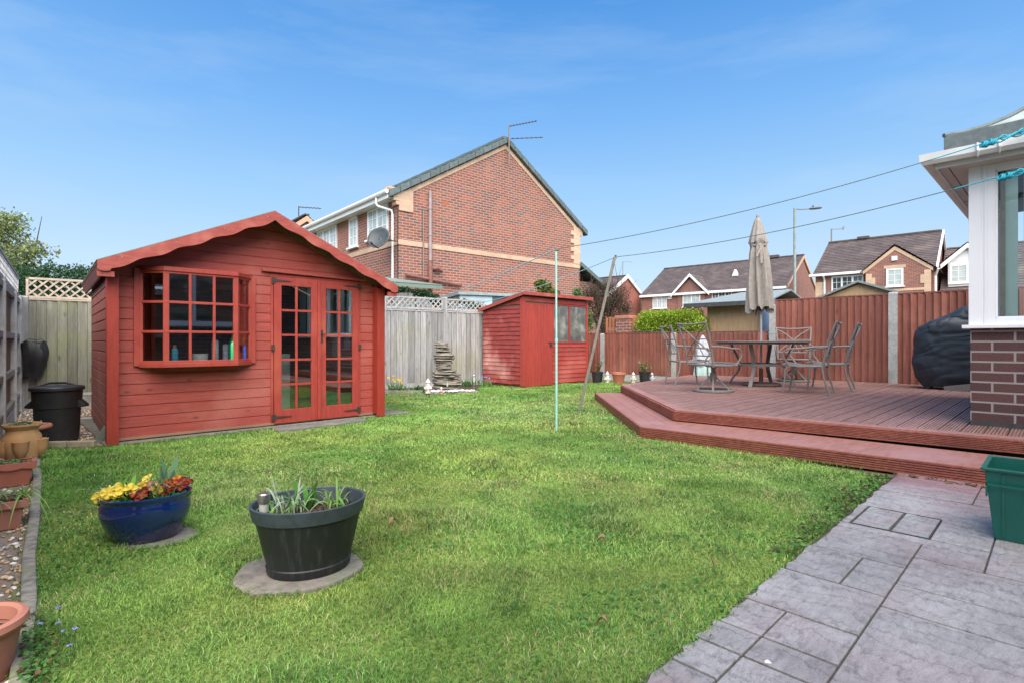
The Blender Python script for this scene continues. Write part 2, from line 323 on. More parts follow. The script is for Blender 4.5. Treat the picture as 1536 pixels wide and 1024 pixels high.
m_pipeR = M('terracotta_pipe', (.25,.11,.09), (.16,.07,.06), 8, rough=.6)
m_bark = M('twig_bark', (.11,.075,.055), (.06,.042,.032), 14, rough=.9)
m_leaf = Leaf('leaf'); m_grassb = Leaf('grass_blade', .45, .3)
m_petal = Leaf('petal', .6, .25)
m_pebb = Leaf('pebble', .8, 0)
m_wallin = M('inner_softwood', (.30,.20,.12), (.22,.15,.09), 4, (1,1,9), .8)
m_blind = M('pale_teal_blind', (.62,.76,.70), (.55,.69,.64), 2, rough=.8)
m_wood = M('stained_cane', (.30,.21,.12), (.2,.14,.08), 9, rough=.7)
m_lawn = None

# local grid of the garden: p runs away to the right, q runs to the near right
def pq(p, q): return (.716*p + .698*q, .698*p - .716*q)
U = Vector((.716, .698, 0)); Q = Vector((.698, -.716, 0))
AP = math.atan2(.698, .716)

# ------------------------------------------------------------ ground, lawn, gravel, patio
gm, t, b = bsdf('soil_ground'); l = t.links.new
tcn = N(t,'ShaderNodeTexCoord'); n1 = N(t,'ShaderNodeTexNoise'); n1.inputs['Scale'].default_value = .8; n1.inputs['Detail'].default_value = 8; l(tcn.outputs['Object'], n1.inputs[0])
mixn = N(t,'ShaderNodeMixRGB'); mixn.inputs[1].default_value = (.075,.11,.03,1); mixn.inputs[2].default_value = (.13,.10,.06,1); l(n1.outputs['Fac'], mixn.inputs[0]); l(mixn.outputs[0], b.inputs[0]); b.inputs['Roughness'].default_value = .95
g = MB(); g.quad((-700,-300,-.012),(700,-300,-.012),(700,1200,-.012),(-700,1200,-.012))
tag(g.build('ground', gm), kind='structure')
LAWN = [(-4.50,5.05),(-1.53,1.636),(-.55,.52),(.05,.25),(pq(.5,-.846)),pq(1.7,-.835),pq(2.86,-.85),pq(3.87,-.865),pq(4.72,-.93),(2.2,4.80),(1.40,5.62),(1.48,9.3),(2.03,9.88),(3.95,12.3),(3.5,12.75),(2.1,13.02),(1.85,13.1),(.25,11.72),(-.66,12.55),(-.75,10.75),(-1.75,10.3),(-2.55,10.28),(-3.1,8.7),(-1.86,7.12),(-2.3,6.6),(-4.0,4.98)]
lm, t, b = bsdf('lawn_turf'); l = t.links.new
tcn = N(t,'ShaderNodeTexCoord'); n1 = N(t,'ShaderNodeTexNoise'); n1.inputs['Scale'].default_value = 1.4; n1.inputs['Detail'].default_value = 10; n1.inputs['Roughness'].default_value = .7; l(tcn.outputs['Object'], n1.inputs[0])
n2 = N(t,'ShaderNodeTexNoise'); n2.inputs['Scale'].default_value = 45; n2.inputs['Detail'].default_value = 8; l(tcn.outputs['Object'], n2.inputs[0])
rp = N(t,'ShaderNodeValToRGB'); e = rp.color_ramp.elements; e[0].position=.3; e[0].color=(.10,.17,.025,1); e[1].position=.7; e[1].color=(.27,.30,.08,1); x=e.new(.5); x.color=(.17,.25,.04,1)
l(n1.outputs['Fac'], rp.inputs[0]); hs = N(t,'ShaderNodeHueSaturation'); mrn = N(t,'ShaderNodeMapRange'); mrn.inputs[1].default_value=.3; mrn.inputs[2].default_value=.7; mrn.inputs[3].default_value=.5; mrn.inputs[4].default_value=1.2
l(n2.outputs['Fac'], mrn.inputs[0]); l(mrn.outputs[0], hs.inputs['Value']); l(rp.outputs[0], hs.inputs['Color']); l(hs.outputs[0], b.inputs[0]); b.inputs['Roughness'].default_value=.9
bn = N(t,'ShaderNodeBump'); bn.inputs['Distance'].default_value=.02; l(n2.outputs['Fac'], bn.inputs['Height']); l(bn.outputs[0], b.inputs['Normal'])
g = MB(); g.add([(x,y,.002) for x,y in LAWN], [tuple(range(len(LAWN)))]); tag(g.build('lawn', lm), kind='structure')

def inpoly(P, poly):
    x = P[:,0]; y = P[:,1]; ins = np.zeros(len(P), bool); n = len(poly)
    for i in range(n):
        x1,y1 = poly[i]; x2,y2 = poly[(i+1)%n]
        if y1 == y2: continue
        c = ((y1 > y) != (y2 > y)) & (x < (x2-x1)*(y-y1)/(y2-y1)+x1); ins ^= c
    return ins
def vnoise(P, s, seed):
    rg = np.random.default_rng(seed); G = rg.random((64,64)); u = P[:,0]*s+100; v = P[:,1]*s+100
    iu = np.floor(u).astype(int); iv = np.floor(v).astype(int); fu = u-iu; fv = v-iv; fu = fu*fu*(3-2*fu); fv = fv*fv*(3-2*fv)
    a = G[iu%64,iv%64]; b_ = G[(iu+1)%64,iv%64]; c = G[iu%64,(iv+1)%64]; d = G[(iu+1)%64,(iv+1)%64]
    return (a*(1-fu)+b_*fu)*(1-fv)+(c*(1-fu)+d*fu)*fv
def blades(P, hgt, wid, lean, cols):
    n = len(P); th = rng.random(n)*2*np.pi; dx = np.cos(th); dy = np.sin(th)
    la = rng.random(n)*2*np.pi; le = lean*(.3+rng.random(n))
    lx = np.cos(la)*le*hgt; ly = np.sin(la)*le*hgt; z0 = np.zeros(n) if P.shape[1]==2 else P[:,2]
    V = np.zeros((n,5,3)); w2 = wid/2
    V[:,0] = np.stack([P[:,0]-dx*w2,P[:,1]-dy*w2,z0],1); V[:,1] = np.stack([P[:,0]+dx*w2,P[:,1]+dy*w2,z0],1)
    V[:,2] = np.stack([P[:,0]+dx*w2*.8+lx*.35,P[:,1]+dy*w2*.8+ly*.35,z0+hgt*.6],1); V[:,3] = np.stack([P[:,0]-dx*w2*.8+lx*.35,P[:,1]-dy*w2*.8+ly*.35,z0+hgt*.6],1)
    V[:,4] = np.stack([P[:,0]+lx,P[:,1]+ly,z0+hgt*(1-.25*le)],1)
    i = np.arange(n)*5
    F = np.concatenate([np.stack([i,i+1,i+2],1),np.stack([i,i+2,i+3],1),np.stack([i+3,i+2,i+4],1)])
    return V.reshape(-1,3), F, np.repeat(cols,5,axis=0)
def grass_pts(y0,y1,dens):
    xs = [p[0] for p in LAWN]; A = (max(xs)-min(xs))*(y1-y0); n = int(A*dens)
    P = np.stack([rng.uniform(min(xs),max(xs),n), rng.uniform(y0,y1,n)],1); return P[inpoly(P,LAWN)]
PLANT = (-.885,2.33); BLUEP = (-1.865,2.72)
def clear(P):
    k = np.ones(len(P),bool)
    k &= (((P[:,0]-PLANT[0]+.02)/.275)**2+((P[:,1]-PLANT[1]+.02)/.228)**2) > (.80+.3*rng.random(len(P)))
    k &= (((P[:,0]-BLUEP[0]-.04)/.20)**2+((P[:,1]-BLUEP[1]-.0)/.16)**2) > (.75+.4*rng.random(len(P)))
    return k
bands = [(.4,2.4,26000,.0027,.024),(2.4,3.8,16000,.0036,.025),(3.8,6.0,7500,.0058,.025),(6.0,13.0,3600,.0095,.026)]
VV=[];FF=[];CC=[];off=0
for (y0,y1,dn,wd,hg) in bands:
    P = grass_pts(y0,y1,dn); P = P[clear(P)]; n = len(P)
    big = vnoise(P,.9,1)*.6+vnoise(P,2.3,2)*.4; fine = vnoise(P,7,3); worn = vnoise(P,.55,5)*.55+vnoise(P,3.5,4)*.45
    c = np.zeros((n,3)); k = np.clip((big-.3)/.45,0,1)[:,None]
    ca = np.array([.125,.295,.046]); cb = np.array([.275,.455,.095])
    c = ca*(1-k)+cb*k
    r = rng.random(n)
    dry = r < (.04+.34*np.clip((worn-.45)/.30,0,1)); c[dry] = np.array([.38,.41,.16])*(.8+.4*rng.random((dry.sum(),1)))
    dark = (r > .86-.25*(fine>.62)); c[dark] = np.array([.085,.20,.04])*(.8+.5*rng.random((dark.sum(),1)))
    c *= (.78+.44*rng.random((n,1)))
    tuft=vnoise(P,1.7,12); c*=(.74+.50*vnoise(P,4,13))[:,None]; c*=1.12; c[:,0]*=(.94+.36*vnoise(P,1.3,21)); c[:,2]*=1.2; h = hg*(.45+.8*rng.random(n))*(.55+.8*fine)*(1+1.2*np.clip((tuft-.68)/.2,0,1)); wdt = wd*(.7+.6*rng.random(n))
    v,f,cc = blades(P,h,wdt,1.1,c); VV.append(v);FF.append(f+off);CC.append(cc);off+=len(v)
# tufts creeping over the edges of the kerb, step and patio
for (cx_,cy_,rx_,ry_) in ((PLANT[0]-.02,PLANT[1]-.02,.275,.225),(BLUEP[0]+.055,BLUEP[1]+.01,.20,.16)):
    n=420; a_=rng.random(n)*6.283; k_=1.0+rng.normal(0,.045,n); P=np.stack([cx_+rx_*k_*np.cos(a_),cy_+ry_*k_*np.sin(a_)],1); c=np.array([.13,.26,.045])*(.6+.9*rng.random((n,1)))
    v,f,cc=blades(P,.026+.024*rng.random(n)**2,np.full(n,.0034),1.5,c); VV.append(v);FF.append(f+off);CC.append(cc);off+=len(v)
EDG = [((-4.45,4.98),(-.6,.56),500),(pq(.8,-.86),pq(4.75,-.9),700),((1.42,5.60),(1.50,9.2),500),((2.75,4.2),(1.42,5.52),600),((-3.9,4.98),(-2.4,6.45),500),((-2.5,10.3),(-1.8,10.32),200),((.3,11.68),(-.6,12.5),150)]
for (a,bb,n) in EDG:
    tt = rng.random(n); P = np.stack([a[0]+(bb[0]-a[0])*tt, a[1]+(bb[1]-a[1])*tt],1)+rng.normal(0,.022,(n,2))
    c = np.array([.10,.21,.03])*(.6+.9*rng.random((n,1))); v,f,cc = blades(P,.022+.028*rng.random(n)**2,np.full(n,.0038),1.5,c); VV.append(v);FF.append(f+off);CC.append(cc);off+=len(v)
tag(raw('grass',np.concatenate(VV),np.concatenate(FF),m_grassb,cols=np.concatenate(CC)),kind='stuff')

def leafquads(P, size, cols, flat=0.0, asp=.6, nrm=None):
    """four-cornered pointed leaves at points P (n,3)"""
    n = len(P); d = rng.normal(0,1,(n,3)); 
    if flat: d[:,2] *= (1-flat)
    d /= np.linalg.norm(d,axis=1)[:,None]; e2 = rng.normal(0,1,(n,3))
    if flat: e2[:,2] *= (1-flat)
    e2 -= (e2*d).sum(1)[:,None]*d; e2 /= np.linalg.norm(e2,axis=1)[:,None]+1e-9
    s = size*(.6+.8*rng.random(n)); s = s[:,None]; up = np.cross(d,e2)
    V = np.stack([P-d*s*.5, P+e2*s*asp*.5+up*s*.08, P+d*s*.5, P-e2*s*asp*.5+up*s*.08],1)
    i = np.arange(n)*4; F = np.stack([i,i+1,i+2,i+3],1)
    return V.reshape(-1,3), F, np.repeat(cols,4,axis=0)
# small broad weeds and clover in the lawn
n = 5200; P = np.concatenate([grass_pts(.4,3.2,900), grass_pts(3.2,6,250)]); P = P[clear(P)]
k = vnoise(P,2.6,9) > .55; P = P[k]; n = len(P)
P3 = np.concatenate([P, (.012+.015*rng.random(n))[:,None]],1)
v,f,c = leafquads(P3,.018,np.array([.09,.24,.055])*(.7+.7*rng.random((n,1))),flat=.8,asp=.8)
E1 = np.array(pq(4.2,-.90)); m = 1000; tt = rng.random(m)
Pe = np.array([pq(2.6+2.1*a**.75,-.855-abs(bb)*(.05+.05*math.sin(a*17)**2)) for a,bb in zip(tt,rng.normal(0,1,m))]); Pe3 = np.concatenate([Pe,(.012+.02*rng.random(m))[:,None]],1)
ce = np.where((rng.random(m)<.22)[:,None], np.array([.14,.06,.045]), np.array([.12,.27,.06]))*(.6+.8*rng.random((m,1)))
v2,f2,c2 = leafquads(Pe3,.024,ce,flat=.7,asp=.8)
m = 1600; tt = rng.random(m); Pk = np.stack([-.75-(1.75-.75)*tt*1.0, .78+1.13*tt],1)+np.abs(rng.normal(0,.05,(m,1)))*np.array([[1,.1]]); Pk3 = np.concatenate([Pk,(.012+.03*rng.random(m))[:,None]],1)
ck = np.where((rng.random(m)<.15)[:,None], np.array([.16,.08,.05]), np.array([.10,.24,.06]))*(.6+.8*rng.random((m,1)))
v3,f3,c3_ = leafquads(Pk3,.015,ck,flat=.7,asp=.85)
tag(raw('weeds',np.concatenate([v,v2,v3]),np.concatenate([f,f2+len(v),f3+len(v)+len(v2)]),m_leaf,cols=np.concatenate([c,c2,c3_])),kind='stuff')
# a few fallen leaves and small blue flowers
for i,(x,y,s_,lab) in enumerate([(.42,2.22+.4,.05,'curled brown dead leaf on the lawn right of the middle'),(.88,2.32,.035,'small brown leaf on the lawn near the patio edge'),(.33,1.84,.045,'dry brown leaf on the lawn near the bottom edge'),(-.63,2.9,.05,'brown leaf lying on the lawn behind the black planter')]):
    a = MB(); 
    for j in range(6):
        t0=j/6;t1=(j+1)/6; wd=lambda t:s_*.3*math.sin(math.pi*min(1,t*1.02)); zz=lambda t:.025+.02*math.sin(t*4)
        a.quad((t0*s_,-wd(t0),zz(t0)+.008),(t1*s_,-wd(t1),zz(t1)+.008),(t1*s_,0,zz(t1)),(t0*s_,0,zz(t0))); a.quad((t0*s_,0,zz(t0)),(t1*s_,0,zz(t1)),(t1*s_,wd(t1),zz(t1)+.01),(t0*s_,wd(t0),zz(t0)+.01))
    tag(a.build('fallen_leaf', M('dead_leaf%d'%i,(.30,.17,.10),(.22,.12,.07),20,rough=.8), loc=(x,y,0), rz=i*1.3), lab, 'leaf', 'fallen leaves on the lawn')
for i,(px_,py_) in enumerate([(88,908),(60,932),(87,931),(96,943),(112,940),(104,965)]):
    Y=800*.95/(py_-511); X=(px_-768)/800*Y
    P3=np.array([[X+.005*math.cos(a),Y+.005*math.sin(a),.05+.003*(a%1)] for a in np.arange(0,6.2,1.05)])
    v,f,c=leafquads(P3,.010,np.tile(np.array([[.30,.32,.66]]),(len(P3),1)),flat=.5,asp=.8)
    st=MB(); st.tube([(X,Y,0),(X+.003,Y,.048)],.0012,5)
    r_=T('blue_flower','tiny blue violet flower in the grass by the kerb at bottom left','flower',(0,0,0),0,'tiny blue flowers in the grass')
    raw('petals',v,f,m_petal,r_,cols=c); st.build('stem',m_leaf if False else m_turq and M('stem_green%d'%i,(.08,.2,.05),rough=.6),r_)

P = np.array([pq(4.86+abs(rng.normal(0,.03))*-1, -.9+.75*rng.random()) for _ in range(60)]); P3=np.concatenate([P,(.018+.012*rng.random(60))[:,None]],1)
v,f,c=leafquads(P3,.045,np.array([.24,.17,.11])*(.5+.8*rng.random((60,1))),flat=.75,asp=.5); tag(raw('leaf_litter',v,f,m_leaf,cols=c),kind='stuff')
# gravel: pale sheet with real pebbles
GRAV=[(-7.3,7.95),(-3.98,4.0),(-1.2,.35),(-.76,.70),(-1.455,1.575),(-2.225,2.455),(-3.405,3.825),(-4.56,5.11),(-3.95,5.2),(-5.6,7.1),(-6.6,8.5)]
g = MB(); g.add([(x,y,-.004) for x,y in GRAV],[tuple(range(len(GRAV)))]); tag(g.build('gravel_bed',M('gravel_base',(.33,.26,.20),(.20,.155,.12),60,rough=.9,bump=2)),kind='structure')
ico=bmesh.new(); bmesh.ops.create_icosphere(ico,subdivisions=1,radius=1); IV=np.array([v.co[:] for v in ico.verts]); IF=np.array([[v.index for v in f.verts] for f in ico.faces]); ico.free()
def pebbles(P,size,cols,flat=.6):
    n=len(P); s=size*(.6+.8*rng.random((n,1,1))); sc3=np.stack([.8+.5*rng.random(n),.7+.4*rng.random(n),flat*(.7+.5*rng.random(n))],1)[:,None,:]
    V=IV[None]*sc3*s; th=rng.random(n)*6.28; c_=np.cos(th)[:,None];s_=np.sin(th)[:,None]; x=V[:,:,0]*c_-V[:,:,1]*s_; y=V[:,:,0]*s_+V[:,:,1]*c_; V=np.stack([x,y,V[:,:,2]],2)
    V+=rng.normal(0,.08,V.shape)*size; V+=P[:,None,:]; k=len(IV)
    F=(IF[None]+(np.arange(n)*k)[:,None,None]).reshape(-1,3); return V.reshape(-1,3),F,np.repeat(cols,k,axis=0)
n=26000; xs=[p[0] for p in GRAV]; ys=[p[1] for p in GRAV]
P=np.stack([rng.uniform(min(xs),max(xs),n),rng.uniform(.6,8.2,n)],1); P=P[inpoly(P,GRAV)]; n=len(P)
P=np.concatenate([P,(.004*rng.random(n))[:,None]],1)
pal=np.array([[.62,.54,.44],[.50,.38,.26],[.70,.66,.58],[.38,.30,.24],[.28,.25,.23],[.55,.36,.22]]); cols=pal[rng.integers(0,6,n)]*(1.15+.4*rng.random((n,1)))
v,f,c=pebbles(P,.0115,np.minimum(cols,.85)); tag(raw('gravel',v,f,m_pebb,cols=c),kind='stuff')

# patio of stamped concrete
pm, t, b = bsdf('stamped_concrete'); l=t.links.new
tcn=N(t,'ShaderNodeTexCoord'); nw=N(t,'ShaderNodeTexNoise'); nw.inputs['Scale'].default_value=2.2; nw.inputs['Detail'].default_value=2; nw.inputs['Distortion'].default_value=.6; l(tcn.outputs['Object'],nw.inputs[0])
geo=N(t,'ShaderNodeNewGeometry'); vm=N(t,'ShaderNodeVectorMath',operation='MULTIPLY_ADD'); l(nw.outputs['Color'],vm.inputs[0]); vm.inputs[1].default_value=(.16,.16,.16); l(tcn.outputs['Object'],vm.inputs[2])
vm2=N(t,'ShaderNodeVectorMath',operation='ADD'); sc_=N(t,'ShaderNodeVectorMath',operation='SCALE'); cbx=N(t,'ShaderNodeCombineXYZ'); l(geo.outputs['Random Per Island'],cbx.inputs[0]); l(geo.outputs['Random Per Island'],cbx.inputs[1]); l(cbx.outputs[0],sc_.inputs[0]); sc_.inputs[3].default_value=37; l(vm.outputs[0],vm2.inputs[0]); l(sc_.outputs[0],vm2.inputs[1])
wv=N(t,'ShaderNodeTexNoise'); wv.inputs['Scale'].default_value=13; wv.inputs['Detail'].default_value=12; wv.inputs['Roughness'].default_value=.72
mpp=N(t,'ShaderNodeMapping'); mpp.inputs['Scale'].default_value=(1.2,3.6,1); l(vm2.outputs[0],mpp.inputs[0]); l(mpp.outputs[0],wv.inputs[0])
lg=N(t,'ShaderNodeTexNoise'); lg.inputs['Scale'].default_value=1.7; lg.inputs['Detail'].default_value=6; l(tcn.outputs['Object'],lg.inputs[0])
ra=N(t,'ShaderNodeValToRGB'); e=ra.color_ramp.elements; e[0].position=.30; e[0].color=(.20,.188,.19,1); e[1].position=.70; e[1].color=(.39,.385,.392,1); x=e.new(.47); x.color=(.305,.296,.30,1); l(wv.outputs['Fac'],ra.inputs[0])
rb=N(t,'ShaderNodeMapRange'); rb.inputs[1].default_value=.48; rb.inputs[2].default_value=.75; rb.inputs[4].default_value=.55; l(lg.outputs['Fac'],rb.inputs[0])
mi=N(t,'ShaderNodeMixRGB'); mi.inputs[2].default_value=(.25,.15,.15,1); l(ra.outputs[0],mi.inputs[1]); l(rb.outputs[0],mi.inputs[0])
# the strip nearest the step keeps its original dark red colour
spx=N(t,'ShaderNodeSeparateXYZ'); l(tcn.outputs['Object'],spx.inputs[0]); rm=N(t,'ShaderNodeMapRange'); rm.inputs[1].default_value=4.1; rm.inputs[2].default_value=4.6; rm.inputs[4].default_value=.75
ad=N(t,'ShaderNodeMath',operation='MULTIPLY_ADD'); l(lg.outputs['Fac'],ad.inputs[0]); ad.inputs[1].default_value=.9; sb=N(t,'ShaderNodeMath',operation='SUBTRACT'); l(spx.outputs[0],sb.inputs[0]); sb.inputs[1].default_value=.45; l(sb.outputs[0],ad.inputs[2]); l(ad.outputs[0],rm.inputs[0])
mi2=N(t,'ShaderNodeMixRGB'); mi2.inputs[2].default_value=(.235,.115,.125,1); l(mi.outputs[0],mi2.inputs[1]); l(rm.outputs[0],mi2.inputs[0]); l(mi2.outputs[0],b.inputs[0])
b.inputs['Roughness'].default_value=.5; b.inputs['Specular IOR Level'].default_value=.5
wt=N(t,'ShaderNodeTexWave'); wt.inputs['Scale'].default_value=3.2; wt.inputs['Distortion'].default_value=14; wt.inputs['Detail'].default_value=9; wt.inputs['Detail Scale'].default_value=1.1; wt.inputs['Detail Roughness'].default_value=.68; wt.wave_profile='SAW'
l(vm2.outputs[0],wt.inputs[0]); wr=N(t,'ShaderNodeMapRange'); wr.inputs[1].default_value=0; wr.inputs[2].default_value=.22; wr.inputs[3].default_value=.74; wr.inputs[4].default_value=1.03; l(wt.outputs['Fac'],wr.inputs[0])
fs_=N(t,'ShaderNodeTexNoise'); fs_.inputs['Scale'].default_value=170; fs_.inputs['Detail'].default_value=5; l(tcn.outputs['Object'],fs_.inputs[0]); fr_=N(t,'ShaderNodeMapRange'); fr_.inputs[1].default_value=.3; fr_.inputs[2].default_value=.7; fr_.inputs[3].default_value=.82; fr_.inputs[4].default_value=1.15; l(fs_.outputs['Fac'],fr_.inputs[0]); fm0=N(t,'ShaderNodeMath',operation='MULTIPLY'); l(fr_.outputs[0],fm0.inputs[0]); l(wr.outputs[0],fm0.inputs[1]); st_=N(t,'ShaderNodeTexNoise'); st_.inputs['Scale'].default_value=2.6; st_.inputs['Detail'].default_value=10; st_.inputs['Roughness'].default_value=.7; l(tcn.outputs['Object'],st_.inputs[0]); sr_=N(t,'ShaderNodeMapRange'); sr_.inputs[1].default_value=.35; sr_.inputs[2].default_value=.62; sr_.inputs[3].default_value=.72; sr_.inputs[4].default_value=1.06; l(st_.outputs['Fac'],sr_.inputs[0]); ir_=N(t,'ShaderNodeMapRange'); ir_.inputs[3].default_value=.90; ir_.inputs[4].default_value=1.07; l(geo.outputs['Random Per Island'],ir_.inputs[0]); f2_=N(t,'ShaderNodeMath',operation='MULTIPLY'); l(sr_.outputs[0],f2_.inputs[0]); l(ir_.outputs[0],f2_.inputs[1]); fm_=N(t,'ShaderNodeMath',operation='MULTIPLY'); l(fm0.outputs[0],fm_.inputs[0]); l(f2_.outputs[0],fm_.inputs[1])
hw=N(t,'ShaderNodeHueSaturation'); l(mi2.outputs[0],hw.inputs['Color']); l(fm_.outputs[0],hw.inputs['Value']); l(hw.outputs[0],b.inputs[0])
am=N(t,'ShaderNodeMath',operation='MULTIPLY_ADD'); l(wt.outputs['Fac'],am.inputs[0]); am.inputs[1].default_value=.4; l(wv.outputs['Fac'],am.inputs[2])
bn=N(t,'ShaderNodeBump'); bn.inputs['Distance'].default_value=.0045; bn.inputs['Strength'].default_value=.9; l(am.outputs[0],bn.inputs['Height']); l(bn.outputs[0],b.inputs['Normal'])
m_joint=M('patio_joint',(.07,.065,.06),(.045,.042,.038),30,rough=.9)
g=MB()
g.box(-2.5,5.4,-.86,2.55,-.006,.004)
o=g.build('patio_joints',m_joint,rz=AP); o.scale=(1,1,1); tag(o,kind='structure'); 
# local frame of the patio objects: x = p, y = -q
o.data.transform(Matrix.Scale(1,4)); 
for v_ in o.data.vertices: v_.co.y = -v_.co.y
slabs=[]
def S(p0,p1,q0,q1): slabs.append((p0,p1,q0,q1))
B=-.852
for (a,c_) in ((-2.4,-1.3),(-1.3,-.5),(-.5,.3),(.3,.9),(.9,1.2)): S(a,c_,B,-.47)
S(1.2,1.526,B,-.70);S(1.2,1.70,-.70,-.47);S(1.526,1.698,B,-.70);S(1.698,1.857,B,-.70);S(1.70,1.857,-.70,-.47);S(1.857,2.095,B,-.70);S(1.857,2.095,-.70,-.47)
S(2.095,2.49,B,-.47);S(2.49,2.87,B,-.63);S(2.49,2.87,-.63,-.47);S(2.87,3.275,B,-.47)
S(3.275,3.375,B,-.225);S(3.375,3.80,B,-.805);S(3.375,3.80,-.455,-.225)
S(3.80,4.28,B,-.225); S(4.28,4.95,B,-.37);S(4.28,4.95,-.37,.3)
S(3.05,3.275,-.47,-.225);S(2.66,3.05,-.47,.1);S(2.39,2.66,-.47,.1);S(1.55,2.39,-.47,-.02)
S(3.05,3.80,-.225,.3);S(3.80,4.28,-.225,.3)
for i in range(9):
    p0=-2.4+i*.46
    if p0<1.5: S(p0,min(p0+.46,1.55),-.47,-.02)
for r_ in range(5):
    q0=-.02 if r_==0 else .4*r_; p0=-2.4
    while p0<4.9:
        p1=p0+random.choice([.4,.6,.8])
        lim=2.39 if r_==0 else 9
        qa,qb=(( -.02,.4) if r_==0 else (q0,q0+.4))
        if p1<=4.95 and not (r_==0 and p1>2.39): S(p0,p1,qa,qb)
        elif r_==0 and p0<2.39: S(p0,2.39,qa,qb); p1=9
        p0=p1
slabs2=[]
g=MB(); gw=.0035
for (p0,p1,q0,q1) in slabs:
    z=.011+random.random()*.0015; a=gw
    y0,y1=-q1+.0035,-q0-.0035; a=.0062
    if y0>=y1: continue
    if q0==B:   # ragged outer edge, partly grown over
        k=6; pts=[(p0+a,y0),(p1-a,y0)]+[(p1-a-(p1-p0-2*a)*j/k, y1+random.uniform(-.012,.012)) for j in range(k+1)]
    else: pts=[(p0+a,y0),(p1-a,y0),(p1-a,y1),(p0+a,y1)]
    g.prism(pts,-.003,z)
o=g.build('patio',pm,rz=AP,bevel=.003); tag(o,kind='structure')
m=MB()
for (p_,q_) in ((1.72,-.63),(1.71,-.47+.06),(1.62,-.52),(1.45,-.60),(2.05,.02)): m.lathe([(.001,.0135),(.008,.0135),(.010,.012)],9,cx=p_,cy=-q_,wob=.2,caps=False)
if hasattr(m,'v'): tag(m.build('bird_droppings',M('white_splash',(.7,.7,.68),rough=.8),rz=AP),kind='stuff')
# recessed drain covers
for (p0,p1,q0,q1,lab) in ((3.385,3.795,-.797,-.63,'recessed drain cover filled with paving, nearer the lawn edge'),(3.385,3.795,-.618,-.463,'recessed drain cover filled with paving, nearer the green box')):
    r_=T('drain_cover',lab,'drain cover',(*pq(p0,q0),0),AP,'pair of recessed drain covers in the patio')
    a=MB(); W_=p1-p0; H_=q1-q0
    a.prism([(0,-H_),(W_,-H_),(W_,0),(0,0)],-.004,.009); a.build('tray_fill',pm,r_,bevel=.002)
    a=MB()
    for (x0,x1,y0,y1) in ((-.006,W_+.006,-H_-.006,-H_),(-.006,W_+.006,0,.006),(-.006,0,-H_,0),(W_,W_+.006,-H_,0)): a.box(x0,x1,y0,y1,-.004,.012)
    a.build('tray_frame',m_joint,r_)
    a=MB()
    mpl=M('galvanised_plate',(.42,.46,.42),(.3,.34,.3),20,rough=.5,metal=.4); a.prism([(.006,-H_+.004),(.11,-H_+.004),(.006,-H_+.05)],.009,.0125); a.build('corner_plate',mpl,r_); a=MB(); a.prism([(W_-.006,-.004),(W_-.11,-.004),(W_-.006,-.05)],.009,.0125); a.build('corner_plate',mpl,r_)

# kerb stones along the gravel
kp=[(-.75,.70),(-1.10,1.12),(-1.46,1.56),(-1.85,2.02),(-2.24,2.45),(-2.62,2.90),(-3.02,3.36),(-3.42,3.82),(-3.82,4.26),(-4.20,4.70),(-4.56,5.10)]
r_=T('kerb_edging','row of pale weathered kerb stones between gravel and lawn','edging')
kp=[(x_+.02,y_) for x_,y_ in kp]
for i in range(len(kp)-1):
    a=MB(); p,q_=Vector((*kp[i],0)),Vector((*kp[i+1],0)); d=(q_-p).normalized(); w_=.048; n_=Vector((-d.y,d.x,0))
    a.bar(p+d*.006+Vector((0,0,.006)),q_-d*.006+Vector((0,0,.006)),w_,.05); a.build('kerb_stone',m_kerb,r_,bevel=.008)
kp=[(-4.60,5.13),(-4.30,5.17),(-4.05,5.20)]
r_=T('stone_edging','low row of buff stone edging beside the summerhouse corner','edging')
for i in range(2):
    a=MB(); a.bar((*kp[i],.015),(kp[i+1][0]-.012,kp[i+1][1],.015),.055,.06); a.build('edging_stone',M('buff_edging%d'%i,(.36,.31,.22),(.27,.24,.17),20,rough=.9,bump=1),r_,bevel=.008)

